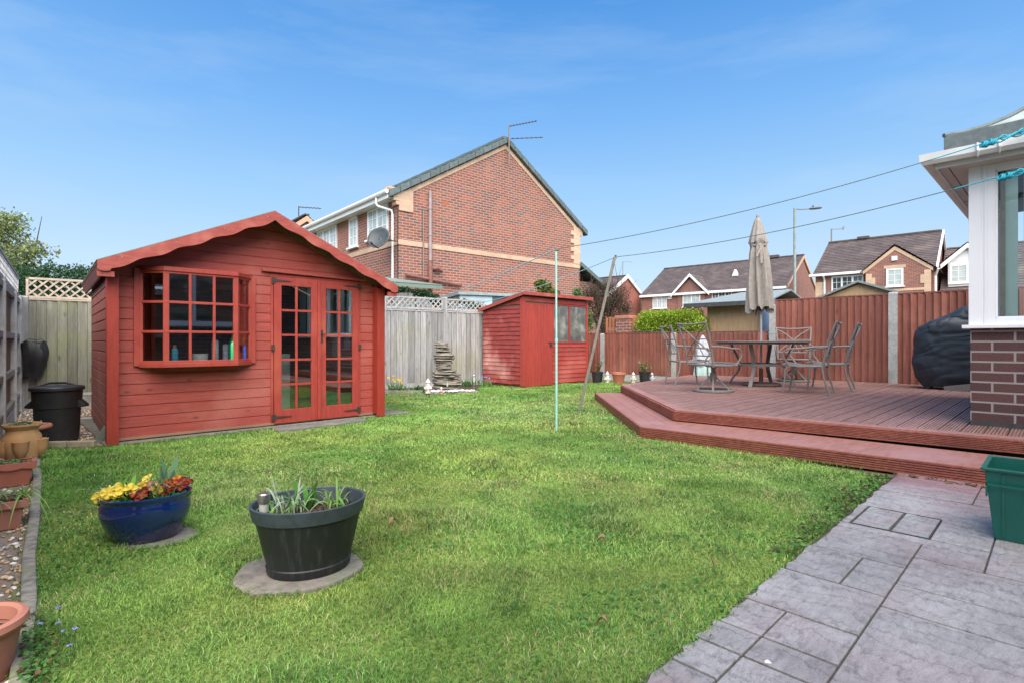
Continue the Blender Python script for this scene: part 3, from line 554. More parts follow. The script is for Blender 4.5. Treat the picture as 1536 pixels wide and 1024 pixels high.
# ============================================================ SUMMERHOUSE
SHX = T('summerhouse','large red timber summerhouse with bay window, glazed double doors and scalloped gable','summerhouse',(-3.863,5.10,0),R(44.2))
sk = lambda v: (v[0]+.052*v[1], v[1]*.9987, v[2])
SW,SD,FB = 2.98,2.42,.15
AX,AZ,KZ = 1.49,2.47,.453
def roofz(a): return AZ-abs(a-AX)*KZ
def clad(x0,x1,z0,z1,pitch,mapf,holes=(),top=None,t=.018,groove=.010):
    """horizontal shiplap boards; mapf(s, d, z) places them; top(s) limits the height"""
    m=MB(sk); z=z0
    while z<z1-1e-4:
        za,zb=z,min(z+pitch,z1); iv=[(x0,x1)]
        for (h0,h1,k0,k1) in holes:
            if (za+zb)/2>k0 and (za+zb)/2<k1:
                ni=[]
                for (a,b_) in iv:
                    if h1<=a or h0>=b_: ni.append((a,b_)); continue
                    if h0>a: ni.append((a,h0))
                    if h1<b_: ni.append((h1,b_))
                iv=ni
        for (a,b_) in iv:
            def lim(zz):
                if not top: return a,b_
                d=(AZ-.06-zz)/KZ; return max(a,AX-d),min(b_,AX+d)
            lv=[(za,t),(zb-groove*1.5,t),(zb-groove,t-.009),(zb,t-.009)]
            pts=[]
            for (zz,d) in lv:
                l_,r_=lim(zz)
                if l_>=r_: break
                pts.append((l_,r_,zz,d))
            l_,r_=lim(za)
            if len(pts)<2: continue
            b0=len(m.v)
            for (l_,r_,zz,d) in pts: m.v+=[mapf(l_,d,zz),mapf(r_,d,zz)]
            for i in range(len(pts)-1): m.f.append((b0+2*i,b0+2*i+1,b0+2*i+3,b0+2*i+2))
            # underside lip
            m.v+=[mapf(pts[0][0],t-.009,za),mapf(pts[0][1],t-.009,za)]; k=len(m.v); m.f.append((k-2,k-1,b0+1,b0))
        z+=pitch
    return m
def holed(x0,x1,z0,z1,holes,mapf):
    m=MB(sk); xs=sorted({x0,x1,*[h[0] for h in holes],*[h[1] for h in holes]}); zs=sorted({z0,z1,*[h[2] for h in holes],*[h[3] for h in holes]})
    for i in range(len(xs)-1):
        for j in range(len(zs)-1):
            cx_=(xs[i]+xs[i+1])/2; cz=(zs[j]+zs[j+1])/2
            if any(h[0]<cx_<h[1] and h[2]<cz<h[3] for h in holes): continue
            m.quad(mapf(xs[i],0,zs[j]),mapf(xs[i+1],0,zs[j]),mapf(xs[i+1],0,zs[j+1]),mapf(xs[i],0,zs[j+1]))
    return m
Z0=.045
bayh=(.2486+.03,1.337-.03,.79,1.71); dh=(1.576,2.666,.04,1.80)
clad(.06,SW-.09,Z0,2.42,.108,lambda s,d,z:(s,FB-d,z),[bayh,dh],top=True).build('front_wall',m_redH,SHX,fix=False)
clad(.085,SD,Z0,1.74,.108,lambda s,d,z:(0.0-d+.018,s,z)).build('side_wall',m_redS,SHX,fix=False)
swin=(.45,1.45,.85,1.55)
clad(.0,SD,Z0,1.74,.108,lambda s,d,z:(SW-.018+d,s,z),[swin]).build('side_wall',m_redS,SHX,fix=False)
clad(0,SW,Z0,2.42,.108,lambda s,d,z:(s,SD-.0+d,z),top=True).build('back_wall',m_redH,SHX,fix=False)
lin=MB(sk)
for part in (holed(.03,SW-.03,Z0,1.80,[bayh,dh],lambda s,d,z:(s,FB+.03,z)),holed(.03,SW-.03,Z0,1.75,[],lambda s,d,z:(s,SD-.03,z)),holed(FB+.03,SD-.03,Z0,1.74,[],lambda s,d,z:(.04,s,z)),holed(FB+.03,SD-.03,Z0,1.74,[swin],lambda s,d,z:(SW-.04,s,z))):
    b0=len(lin.v); lin.v+=part.v; lin.f+=[tuple(b0+i for i in f_) for f_ in part.f]
lin.build('inner_lining',m_wallin,SHX,fix=False)
a=MB(sk); a.box(.02,SW-.02,.12,SD-.02,.03,Z0+.01); a.build('floor',m_wallin,SHX)
m=MB(sk); rn=random.Random(3)
for s_ in (.20,.62,1.06,1.45,2.76):
    z=Z0+.03
    while z<2.2:
        x=s_+rn.uniform(-.006,.006)
        inside=(bayh[0]-.06<x<bayh[1]+.06 and bayh[2]-.06<z<bayh[3]+.06) or (dh[0]-.04<x<dh[1]+.04 and z<dh[3]+.05)
        if not inside and z<AZ-.2-abs(x-AX)*KZ: m.box(x-.0025,x+.0025,FB-.0195,FB-.017,z-.0025,z+.0025)
        z+=.108
o_=m.build('nail_heads',m_iron,SHX); o_['kind']='stuff'
# corner wing boards
for (x0,x1,y0,y1,nm) in ((-.012,.085,-.012,.022,'corner_board'),(-.012,.022,.022,.14,'corner_board'),(SW-.10,SW+.012,-.012,.026,'corner_board'),(SW-.10,SW-.06,.026,FB-.012,'wing_board'),(SW-.022,SW+.012,.026,.14,'corner_board')):
    a=MB(sk); zt=roofz(x0 if x0<1 else x1)-.075; a.box(x0,x1,y0,y1,Z0-.03 if nm=='corner_board' else Z0,zt); a.build(nm,m_redP,SHX,bevel=.003)
# roof
OV,OB,SO=.20,.10,.095
a=MB(sk)
for sgn in (-1,1):
    xe=-SO if sgn<0 else SW+SO
    p=[(AX,-OV+.01,AZ-.004),(xe,-OV+.01,roofz(xe)-.004),(xe,SD+OB,roofz(xe)-.004),(AX,SD+OB,AZ-.004)]
    a.extr(p,(0,0,-.022))
a.build('roof_boards',m_brownb,SHX)
a=MB(sk)
for sgn in (-1,1):
    xe=-SO-.006 if sgn<0 else SW+SO+.006
    p=[(AX,-OV-.004,AZ+.004),(xe,-OV-.004,roofz(xe)+.004),(xe,SD+OB+.006,roofz(xe)+.004),(AX,SD+OB+.006,AZ+.004)]
    a.extr(p,(0,0,-.0075))
rf=a.build('roof_felt',m_felt,SHX)
def barge(sgn,y0,y1,mat):
    n=150; top=[];bot=[]
    L_=AX+SO
    for i in range(n+1):
        s_=i/n*L_; x=AX+sgn*s_; zt=roofz(x)-.006
        ph=(s_/L_*5.0+.02)%1
        w_=.100+.024*(.5-.5*math.cos(2*math.pi*(ph**.75)))
        if s_>L_-.10: w_=.128-.05*((s_-(L_-.10))/.10)**2
        top.append((x,zt)); bot.append((x,zt-w_))
    m=MB(sk); vs=[]
    for (x,z) in top+bot: vs+= [(x,y0,z),(x,y1,z)]
    fs=[]; k=2*(n+1)
    for i in range(n):
        A,B_=2*i,2*i+2; fs+=[(A,B_,B_+k,A+k),(A+1,A+k+1,B_+k+1,B_+1),(A,A+1,B_+1,B_),(A+k,B_+k,B_+k+1,A+k+1)]
    fs+=[(0,k,k+1,1),(2*n,2*n+1,2*n+1+k,2*n+k)]
    m.add(vs,fs); return m
for sgn in (-1,1):
    o=barge(sgn,-OV-.02,-OV,m_redB).build('bargeboard',m_redB,SHX)
    a=MB()
    for s_ in (.08,.52,.96,1.40):
        x=AX+sgn*s_; a.lathe([(0.0,0),(.006,0),(.006,.004),(0,.004)],8,caps=False)
        for i in range(-32,0): 
            vx,vy,vz=a.v[i]; a.v[i]=sk((x+vx,-OV-.02-vz,roofz(x)-.045+vy))
    a.build('screw',m_steel,o)
    # eave fascia leaning with the roof
    xe=-SO if sgn<0 else SW+SO; m=MB(sk); z=roofz(xe)-.012
    m.extr([(xe,-OV,z),(xe+(-sgn)*.0,SD+OB,z),(xe-sgn*.035,SD+OB,z-.115),(xe-sgn*.035,-OV,z-.115)],(sgn*-.016,0,-.004)); m.build('eave_board',M('eave_board_paint%d'%sgn,(.185,.06,.055),(.14,.045,.04),5,(8,1,8),.6,.4),SHX)
    a=MB(sk); a.box(min(xe,xe-sgn*.13),max(xe,xe-sgn*.13),-OV+.002,-OV+.05,z-.135,z-.085) ; a.build('eave_block',m_redB,SHX,bevel=.002)
a=MB(sk); a.extr([(.0,.05,roofz(0)-.08),(AX,.05,AZ-.08),(SW,.05,roofz(SW)-.08),(SW,.05,roofz(SW)-.03),(AX,.05,AZ-.03),(0,.05,roofz(0)-.03)],(0,.03,0)); a.build('roof_bearer',m_brownb,SHX)
# bay window
by0,by1=FB-.02,FB-.22; X0,X1,Xa,Xb=.2486,1.337,.455,1.13
def bayrow(z0,z1,out,m):
    m.prism([(X0-out,by0),(Xa-out*.5,by1-out),(Xb+out*.5,by1-out),(X1+out,by0)],z0,z1)
bay=T('bay_window',None,None); bay.parent=SHX
del_=[k for k in ('label','category') if k in bay.keys()]
a=MB(sk); bayrow(.746,.788,.015,a); a.build('window_sill',m_redF,bay,bevel=.003)
a=MB(sk); bayrow(1.716,1.760,.018,a); a.build('window_head',m_redF,bay,bevel=.003)
a=MB(sk); zb,zt=.788,1.716
segs=[((X0+.01,by0),(Xa,by1),1),((Xa,by1),(Xb,by1),3),((Xb,by1),(X1-.01,by0),1)]
for (p,q_,nc) in segs:
    pass
for (x,y,w_) in ((X0+.018,by0-.01,.05),(Xa+.012,by1+.014,.052),(Xb-.012,by1+.014,.052),(X1-.018,by0-.01,.05)): a=MB(sk); a.box(x-w_/2,x+w_/2,y-w_/2+.012,y+w_/2-.004,zb,zt); a.build('corner_mullion',m_redF,bay,bevel=.004)
zs=[zb+.018, zb+.018+.29, zb+.018+.605, zt-.012]
a=MB(sk)
for (p,q_,nc) in segs:
    P_=Vector((*p,0));Q_=Vector((*q_,0)); d=(Q_-P_)
    for i,z in enumerate((zb+.012,1.105,1.405,zt-.010)):
        a.bar(P_+Vector((0,0.012,z)),Q_+Vector((0,0.012,z)),.028,.026)
    for i in range(1,nc):
        c_=P_+d*i/nc+Vector((0,.012,0)); a.bar(c_+Vector((0,0,zb)),c_+Vector((0,0,zt)),.024,.03,up=(0,1,0))
a.build('glazing_bar',m_redF,bay,bevel=.003)
for (p,q_,nc) in segs:
    a=MB(sk); o_=.018; a.quad((p[0],p[1]+o_,zb),(q_[0],q_[1]+o_,zb),(q_[0],q_[1]+o_,zt),(p[0],p[1]+o_,zt)); a.build('pane',m_glass,bay,fix=False)
a=MB(sk); a.box(X0+.03,X1-.03,by0+.0,by0+.16,.735,.775); a.build('inner_shelf',m_wallin,bay)
for x in (X0-.012,X1+.012):
    a=MB(sk); a.box(x-.022,x+.022,FB-.05,FB-.016,.76,1.74); a.build('window_jamb',m_redF,bay,bevel=.003)
# double doors
a=MB(sk); a.bar((1.44,FB-.05,1.835),(2.76,FB-.05,1.815),.045,.03); a.build('door_lintel',m_redB,SHX,bevel=.004)
a=MB(sk); 
for (x0,x1,z0,z1) in ((1.546,1.576,.045,1.80),(2.666,2.696,.045,1.80),(1.576,2.666,1.775,1.80)): a.box(x0,x1,FB-.03,FB+.03,z0,z1)
a.build('door_frame',m_redF,SHX,bevel=.003)
for side,(x0,x1) in enumerate(((1.580,2.112),(2.130,2.662))):
    a=MB(sk); y0,y1=FB-.045,FB-.008; zz0,zz1=.040,1.772; g0,g1=.20,1.672; s_=.085
    a.box(x0,x0+s_,y0,y1,zz0,zz1);a.box(x1-s_,x1,y0,y1,zz0,zz1);a.box(x0+s_,x1-s_,y0+.001,y1,zz0,g0);a.box(x0+s_,x1-s_,y0+.001,y1,g1,zz1)
    dr=a.build('door',m_redF,SHX,bevel=.003)
    a=MB(sk); xm=(x0+x1)/2; a.box(xm-.014,xm+.014,y0+.006,y1-.006,g0,g1)
    for i in range(1,5): z=g0+(g1-g0)*i/5; a.box(x0+s_,x1-s_,y0+.008,y1-.008,z-.013,z+.013)
    a.build('glazing_bar',m_redF,dr,bevel=.003)
    a=MB(sk); a.quad((x0+s_,y1-.02,g0),(x1-s_,y1-.02,g0),(x1-s_,y1-.02,g1),(x0+s_,y1-.02,g1)); a.build('pane',m_glass,dr,fix=False)
    hx=x0 if side==0 else x1; sg=1 if side==0 else -1
    for z in (.115,1.725):
        a=MB(sk); a.box(min(hx-sg*.03,hx+sg*.02),max(hx-sg*.03,hx+sg*.02),y0-.006,y0,z-.035,z+.035)
        a.extr([(hx+sg*.02,y0-.002,z+.016),(hx+sg*.10,y0-.002,z+.010),(hx+sg*.19,y0-.002,z+.006),(hx+sg*.205,y0-.002,z),(hx+sg*.19,y0-.002,z-.006),(hx+sg*.10,y0-.002,z-.010),(hx+sg*.02,y0-.002,z-.016)],(0,-.005,0)); a.build('hinge',m_iron,dr)
    a=MB(sk); a.box(hx-sg*.015-.02,hx-sg*.015+.02,y0-.006,y0,.90,.97); a.build('hinge',m_iron,dr)
    if side==1:
        a=MB(sk); a.box(x0+.012,x0+.042,y0-.006,y0,.99,1.15); a.tube([(x0+.027,y0,1.10),(x0+.027,y0-.035,1.10),(x0+.085,y0-.04,1.10)],.007,8); a.build('door_handle',m_iron,dr)
a=MB(sk); a.box(2.100,2.140,FB-.066,FB-.045,.045,1.77); a.build('meeting_strip',m_redF,SHX,bevel=.003)
# right side window
a=MB(sk); (s0,s1,k0,k1)=swin
for (y0,y1,z0,z1) in ((s0,s1,k0,k0+.04),(s0,s1,k1-.04,k1),(s0,s0+.04,k0,k1),(s1-.04,s1,k0,k1),((s0+s1)/2-.015,(s0+s1)/2+.015,k0,k1)): a.box(SW-.045,SW+.02,y0,y1,z0,z1)
sw_=a.build('side_window',m_redF,SHX)
a=MB(sk); a.quad((SW-.01,s0,k0),(SW-.01,s1,k0),(SW-.01,s1,k1),(SW-.01,s0,k1)); a.build('pane',m_glass,sw_,fix=False)
for (y0,y1) in ((.47,.72),(1.15,1.43)):
    a=MB(sk); n=24; vs=[]
    for i in range(n+1):
        y=y0+(y1-y0)*i/n; x=SW-.10-.022*math.sin(i*1.9)
        vs+=[(x,y,.80),(x,y,1.62)]
    a.add(vs,[(2*i,2*i+2,2*i+3,2*i+1) for i in range(n)]); a.build('curtain',M('pale_blue_curtain%d'%int(y0*10),(.36,.44,.52),(.30,.37,.44),5,rough=.9),SHX,fix=False,smooth=True)
# concrete base and step
a=MB(); a.prism([(-.02,.02),(SW+.45,.06),(SW+.50,SD+.2),(-.02,SD+.2)],-.01,.018); tag(a.build('concrete_base',m_slab,None,loc=(-3.863,5.10,0),rz=R(44.2),bevel=.004),'thin concrete base slab under the red summerhouse','slab')
a=MB(); a.prism([(1.48,-.34),(2.60,-.27),(2.62,-.02),(1.50,-.02)],-.01,.022); tag(a.build('doorstep_slab',M('dark_step_slab',(.17,.17,.165),(.115,.115,.11),14,rough=.9,bump=1,c3=(.23,.22,.19),s3=4),None,loc=(-3.863,5.10,0),rz=R(44.2),bevel=.004),'grey stone slab on the grass in front of the summerhouse doors','slab')
def sh(a_,b_,z=0): v=Matrix.Rotation(R(44.2),4,'Z')@Vector(sk((a_,b_,z)))+Vector((-3.863,5.10,0)); return v
# things inside the summerhouse
def bottle(name,label,pos,prof,mat,capm,capz,cat='bottle'):
    r_=T(name,label,cat,pos); m=MB(); m.lathe(prof,20); m.build('body',mat,r_,smooth=True)
    if capm: m=MB(); m.lathe([(capz[0],capz[1]),(capz[0],capz[2])],14); m.build('cap',capm,r_,bevel=.001)
    return r_
zs_=.777
P_=lambda a_,y: tuple(sh(a_,y,zs_))
bottle('detergent_bottle','clear bottle of blue liquid with an orange cap in the bay window',P_(.56,.05),[(.028,0),(.032,.01),(.032,.13),(.026,.155),(.014,.165)],M('blue_liquid',(.12,.55,.72),(.08,.45,.62),4,rough=.15),M('orange_cap',(.7,.2,.06),rough=.4),(.016,.165,.195))
bottle('white_tub','low white tub standing on the bay window sill','%s'and P_(.79,.06),[(.075,0),(.08,.09),(.082,.092),(.082,.10)],M('white_plastic',(.88,.88,.86),(.8,.8,.8),5,rough=.4),None,None,'tub')
bottle('spray_can','tall white and pale blue can on the bay window sill',P_(.94,.06),[(.034,0),(.034,.22),(.028,.23),(.028,.245)],M('can_white',(.80,.86,.90),(.5,.7,.82),30,(1,1,.4),rough=.3),None,None,'can')
r_=T('carton','slim white and lilac carton between the can and the green bottle','carton',P_(1.045,.05),R(30)); m=MB(); m.box(-.03,.03,-.02,.02,0,.20); m.build('box',M('carton_white',(.66,.66,.70),(.4,.32,.55),25,rough=.6),r_,bevel=.002); m=MB(); m.box(.031,.05,-.018,.018,0,.19); m.build('flap',M('carton_lilac',(.35,.25,.5),rough=.6),r_)
bottle('green_bottle','bright green cleaning bottle with a narrow neck in the bay window',P_(1.10,-.02),[(.045,0),(.046,.01),(.046,.20),(.03,.245),(.016,.27),(.016,.32)],M('bright_green',(.02,.42,.17),(.02,.36,.14),5,rough=.3),M('green_cap',(.01,.4,.18)),(.019,.32,.35))
bottle('blue_spray_bottle','dark blue spray bottle with a yellow top at the right end of the bay window',P_(1.225,.08),[(.035,0),(.035,.16),(.018,.20),(.014,.22)],M('deep_blue_plastic',(.02,.05,.40),(.05,.15,.5),12,rough=.3),M('yellow_cap',(.75,.55,.03),rough=.4),(.02,.22,.27))
a=MB(); a.box(0,.42,0,.32,0,.55); r_=T('storage_cabinet','pale grey cabinet standing inside behind the left glazed door','cabinet',tuple(sh(1.55,.35,.056)),R(44)); a=MB(); a.box(0,.30,0,.32,0,.80); a.build('carcass',M('cabinet_grey',(.40,.44,.42),(.33,.37,.36),3,rough=.5),r_,bevel=.006); a=MB(); a.box(.01,.29,-.012,0,.03,.78); a.build('door',M('cabinet_door',(.45,.50,.49),(.4,.44,.43),3,rough=.5),r_,bevel=.004)
def crate(name,label,pos,rz,w_,d_,h_,mat,cat='crate'):
    r_=T(name,label,cat,pos,rz); m=MB(); t_=.012; tp=.03
    def ring(s,z): return [(-w_/2*s,-d_/2*s,z),(w_/2*s,-d_/2*s,z),(w_/2*s,d_/2*s,z),(-w_/2*s,d_/2*s,z)]
    lv=[ring(.86,0),ring(1,h_),ring(1.06,h_),ring(1.06,h_+.015),ring(.97,h_+.015),ring(.84,.02)]
    vs=[v for q_ in lv for v in q_]; fs=[(3,2,1,0)]
    for i in range(len(lv)-1):
        for k in range(4): fs.append((i*4+k,i*4+(k+1)%4,(i+1)*4+(k+1)%4,(i+1)*4+k))
    fs.append(tuple(20+k for k in range(4))); m.add(vs,fs); m.build('body',mat,r_,bevel=.004); return r_
crate('green_crate','green plastic crate on the floor behind the right glazed door',tuple(sh(2.42,.52,.057)),R(50),.46,.34,.26,M('crate_green',(.01,.20,.12),(.01,.16,.10),5,rough=.4))
crate('yellow_box','yellow plastic box inside behind the glazed doors',tuple(sh(2.12,.62,.28)),R(44),.24,.26,.16,M('box_yellow',(.42,.30,.02),(.36,.25,.02),5,rough=.5),'box')
r_=T('low_table','dark low table inside the summerhouse carrying the yellow box','table',tuple(sh(2.12,.62,.056)),R(44)); a=MB(); a.box(-.17,.17,-.17,.17,.205,.222); a.build('top',m_brownb,r_)
for i,j in ((-1,-1),(1,-1),(1,1),(-1,1)): a=MB(); a.box(i*.15-.012,i*.15+.012,j*.15-.012,j*.15+.012,0,.205); a.build('leg',m_brownb,r_)

# ============================================================ fences at the back and left
def board_fence(name,label,a,b_,ztop,zbot,mat,postm,posts,trel=None,trm=None,bw=.13,over=.014,thick=.018,rail=None,back=0,panelbreaks=None,capm=None,gboard=None,relief=.012,gap=0):
    """a,b: ground ends; boards face the camera side (local -y)"""
    A=Vector((*a,0));B_=Vector((*b_,0)); Ln=(B_-A).length; r_=T(name,label,'fence',tuple(A),math.atan2(B_.y-A.y,B_.x-A.x))
    br=panelbreaks or [0,Ln]; 
    for i in range(len(br)-1):
        x0,x1=br[i]+.045,br[i+1]-.045; m=MB(); n=max(1,round((x1-x0)/(bw-over))); st=(x1-x0)/n; over_=(-gap if gap else over)
        for k in range(n):
            xa=x0+k*st; jt=random.uniform(-.004,.004); y=-.012+random.uniform(-.003,.003)
            m.add([(xa,y-relief,zbot),(xa+st+over_,y,zbot),(xa+st+over_,y,ztop+jt),(xa,y-relief,ztop+jt),(xa,y+.006,zbot),(xa+st+over_,y+.006,zbot),(xa+st+over_,y+.006,ztop+jt),(xa,y+.006,ztop+jt)],[(0,1,2,3),(7,6,5,4),(0,3,7,4),(1,5,6,2),(3,2,6,7),(0,4,5,1)])
        m.build('panel',mat,r_)
        if gap: m=MB(); m.box(x0,x1,-.006,.004,zbot+.01,ztop-.012); m.build('gap_shade_sheet',m_deckD,r_)  # dark sheet added behind the boards, painting shade into the gaps between them
        m=MB()
        for z in (zbot+.12,(zbot+ztop)/2,ztop-.15): m.box(x0,x1,.006,.045,z-.035,z+.035)
        m.build('rail',mat,r_)
        if capm: m=MB(); m.box(x0,x1+.0,-.035,.03,ztop+.003,ztop+.028); m.build('capping_rail',capm,r_,bevel=.003)
        if gboard: m=MB(); m.box(x0,x1,-.028,.02,-.02,zbot-.004); m.build('gravel_board',gboard,r_,bevel=.003)
        if trel:
            z0,z1=trel; m=MB()
            for (p,q_) in (((x0,0,z0+.015),(x1,0,z0+.015)),((x0,0,z1-.015),(x1,0,z1-.015))): m.bar(p,q_,.03,.032)
            for x in (x0+.015,x1-.015): m.bar((x,0,z0),(x,0,z1),.03,.03,up=(0,1,0))
            m.build('trellis_frame',trm,r_)
            m=MB(); H=z1-z0-.05; sp=.125; k0=-int(H/sp)-1
            for k in range(k0,int((x1-x0)/sp)+2):
                for sg in (1,-1):
                    xs0=x0+k*sp; pa=[xs0,z0+.025]; pb=[xs0+H,z1-.025]
                    if sg<0: pa,pb=[xs0,z1-.025],[xs0+H,z0+.025]
                    # clip to panel
                    def clip(u,v,lim,lo):
                        t_=(lim-u[0])/(v[0]-u[0]); return [lim,u[1]+(v[1]-u[1])*t_]
                    if pb[0]<=x0+.02 or pa[0]>=x1-.02: continue
                    if pa[0]<x0+.02: pa=clip(pa,pb,x0+.02,1)
                    if pb[0]>x1-.02: pb=clip(pa,pb,x1-.02,0)
                    if abs(pb[0]-pa[0])<.03: continue
                    m.bar((pa[0],-.006*sg,pa[1]),(pb[0],-.006*sg,pb[1]),.009,.024,up=(0,0,1))
            m.build('trellis_lattice',trm,r_)
    for (x,zt,w_) in posts:
        m=MB(); m.box(x-w_/2,x+w_/2,-.05,.05,-.05,zt-.02); 
        m.add([(x-w_/2,-.05,zt-.02),(x+w_/2,-.05,zt-.02),(x+w_/2,.05,zt-.02),(x-w_/2,.05,zt-.02),(x-w_/2+.015,-.03,zt),(x+w_/2-.015,-.03,zt),(x+w_/2-.015,.03,zt),(x-w_/2+.015,.03,zt)],[(4,5,6,7),(0,1,5,4),(1,2,6,5),(2,3,7,6),(3,0,4,7)])
        m.build('post',postm,r_)
    return r_
# rear line: corner (-7.26,7.87) to (-.55,12.9)
RA=Vector((-7.26,7.87)); RB=Vector((-1.74,12.0)); RD=(RB-RA).normalized()
def rp_(s): v=RA+RD*s; return (v.x,v.y)
board_fence('rear_fence','mossy green board fence topped with pale new trellis, left of the summerhouse',rp_(0.02),rp_(2.6),1.62,.16,m_gfence2,m_gfence,[(.03,1.68,.09),(1.9,1.68,.09)],(1.655,1.96),m_trel,.135,panelbreaks=[0,1.88,2.58],capm=m_trel,gboard=m_conc,relief=.020,gap=.005)
RL=(RB-RA).length
s0=RL-1.25
board_fence('grey_fence','weathered grey board fence with trellis between summerhouse and small shed',rp_(s0),rp_(RL+1.42),1.67,.12,m_gfence,m_gfence,[(.02,1.98,.10),(1.50,2.02,.11),(2.66,1.9,.09)],(1.72,1.985),m_trel2,.15,panelbreaks=[0,1.50,2.64],capm=m_trel2,gboard=m_conc,relief=.020,gap=.005)
# left side fence, seen from behind: rails and posts face the garden
d_=Vector((-3.98+7.26,4.0-7.87)).normalized(); r_=T('side_fence','left side fence showing weathered rails and brown boards at the picture edge','fence',(-7.26,7.87,0),math.atan2(d_.y,d_.x))
Ls=8.4
m=MB(); n=int(Ls/.12)
for k in range(n): m.box(k*.12,k*.12+.118,-.052,-.038-.004*(k%2),.16,1.62)
m.build('panel',m_brownb,r_)
for z in (.22,.62,1.08,1.60): m=MB(); m.box(.05,Ls,-.038,.004,z-.035,z+.035); m.build('rail',m_gfence,r_,bevel=.003)
for x in (.05,1.2,3.05,4.9,6.75): m=MB(); m.box(x-.04,x+.04,-.05,.022,-.05,1.68); m.build('post',m_concP,r_,bevel=.006)
m=MB(); m.box(.05,Ls,-.045,.0,-.02,.155); m.build('gravel_board',m_conc,r_)
m=MB()
for z in (1.68,1.93): m.box(.12,Ls,-.03,.0,z-.014,z+.014)
for k in range(60):
    x=.15+k*.13
    m.bar((x,-.018,1.69),(x+.23,-.018,1.92),.009,.022); m.bar((x,-.010,1.92),(x+.23,-.010,1.69),.009,.022)
m.build('trellis_lattice',m_trel2,r_)

# ============================================================ red-brown fence on the right
FA=Vector((1.9,15.08)); FD=Vector((.7071,-.7071))
def fpos(r): # distance along the fence at view ratio X/Y = r
    s=16.98; Y=s/(1+r); X=s-Y; return ((X-FA.x)/.7071)
posts=[fpos(.171),fpos(.305),fpos(.484),fpos(.715)]
e1=posts[3]+ (posts[3]-posts[2])
low=[0]+posts[:3]
board_fence('low_fence','low red-brown board fence with concrete posts behind the garden pots',(FA.x,FA.y),tuple(FA+FD*posts[2]),1.22,.165,m_fred,m_conc,[(posts[0],1.23,.13),(posts[1],1.23,.13)],None,None,.115,panelbreaks=[0]+posts[:3],gboard=m_conc,capm=m_fred,relief=.030,gap=.009)
board_fence('tall_fence','tall red-brown board fence with concrete posts behind the deck and barbecue',tuple(FA+FD*(posts[2]+.0)),tuple(FA+FD*(e1+1.9)),1.87,.17,m_fred,m_conc,[(.06,1.80,.13),(posts[3]-posts[2],1.92,.14),(e1-posts[2],1.92,.14)],None,None,.125,panelbreaks=[.06,posts[3]-posts[2],e1-posts[2],e1-posts[2]+1.9],capm=m_fred,relief=.030,gap=.009)

# ============================================================ small red pent shed
SS=T('small_shed','small red pent roof shed with faded overlapping boards and two square windows','shed',(.235,11.75,0),R(44.4))
w_,d2=2.285,1.30
def zroof(y): return 2.05-y/d2*.28
m=MB(); z=.07; k=0
while z<1.76:
    nz_=min(z+.098,zroof(d2)); wob=[random.uniform(-.007,.007) for _ in range(8)]
    for i in range(7):
        y0=d2*i/7;y1=d2*(i+1)/7
        m.add([(-.028,y0,z+wob[i]),(-.028,y1,z+wob[i+1]),(-.008,y1,nz_+.012),(-.008,y0,nz_+.012),(-.004,y0,z+wob[i]),(-.004,y1,z+wob[i+1])],[(0,3,2,1),(0,1,5,4)])
    z+=.098
za=z
while z<2.03:
    ymax=(2.04-z-.05)/.28*d2
    if ymax<.08: break
    ymax=min(ymax,d2); m.add([(-.028,0,z),(-.028,ymax,z),(-.008,max(.02,ymax-.3),z+.105),(-.008,0,z+.105),(-.004,0,z),(-.004,ymax,z)],[(0,3,2,1),(0,1,5,4)]); z+=.098
m.build('side_wall',M('small_shed_side_paint',(.33,.045,.036),(.19,.032,.03),4,(12,1.5,12),.65,.7,c3=(.52,.25,.22),s3=1.4,island=.14,bscale=9),SS,fix=False)
m=MB(); m.box(0,w_,0.004,d2,.05,1.76); m.extr([(0,.004,1.76),(0,d2,1.76),(0,d2,1.77),(0,.004,2.04)],(w_,0,0)); 
m.build('carcass',m_brownb,SS)
m=MB(); z=.05
while z<1.93:
    if abs(z-1.625)<.06: m.build('front_wall',m_shedH,SS,fix=False); m=MB()
    nz_=z+.105; x0_=.98
    if not (z>.98 and z<1.63) and not z>1.7: 
        m.add([(x0_,-.024,z),(w_,-.024,z+random.uniform(-.004,.004)),(w_,-.008,nz_+.01),(x0_,-.008,nz_+.01),(x0_,-.003,z),(w_,-.003,z)],[(0,1,2,3),(0,4,5,1)])
    z+=.105
m.build('front_wall',m_shedH,SS,fix=False)
m=MB(); m.box(.06,w_,-.02,-.003,1.90,2.0); m.build('head_board',m_shedH,SS)
m=MB(); x=.055
while x<.93: m.box(x,x+.098,-.032,-.010,.02,1.86); x+=.101
dd=m.build('door',m_shedV,SS,bevel=.002)
m=MB(); m.box(.80,.96,-.040,-.033,.975,1.0); m.tube([(.90,-.035,.985),(.90,-.05,.94),(.93,-.05,.93),(.95,-.035,.975)],.008,6); m.box(.86,.915,-.055,-.035,.90,.96); m.build('padlock',m_iron,dd)
m=MB(); m.box(-.035,.052,-.035,-.004,.03,2.0); m.box(-.035,-.004,-.004,.05,.03,1.98); m.box(w_-.05,w_+.02,-.034,0,.05,1.98); m.box(.965,1.01,-.034,-.004,.98,1.88);m.box(1.01,w_-.05,-.034,-.004,.975,1.005); m.box(1.55,1.60,-.034,-.004,1.005,1.86); m.box(1.01,w_-.05,-.033,-.004,1.86,1.885); m.build('trim',m_shedV,SS,bevel=.003)
for (x0,x1) in ((1.02,1.545),(1.605,w_-.06)):
    m=MB(); m.box(x0,x1,-.016,-.012,1.01,1.855); m.build('window',m_poly,SS)
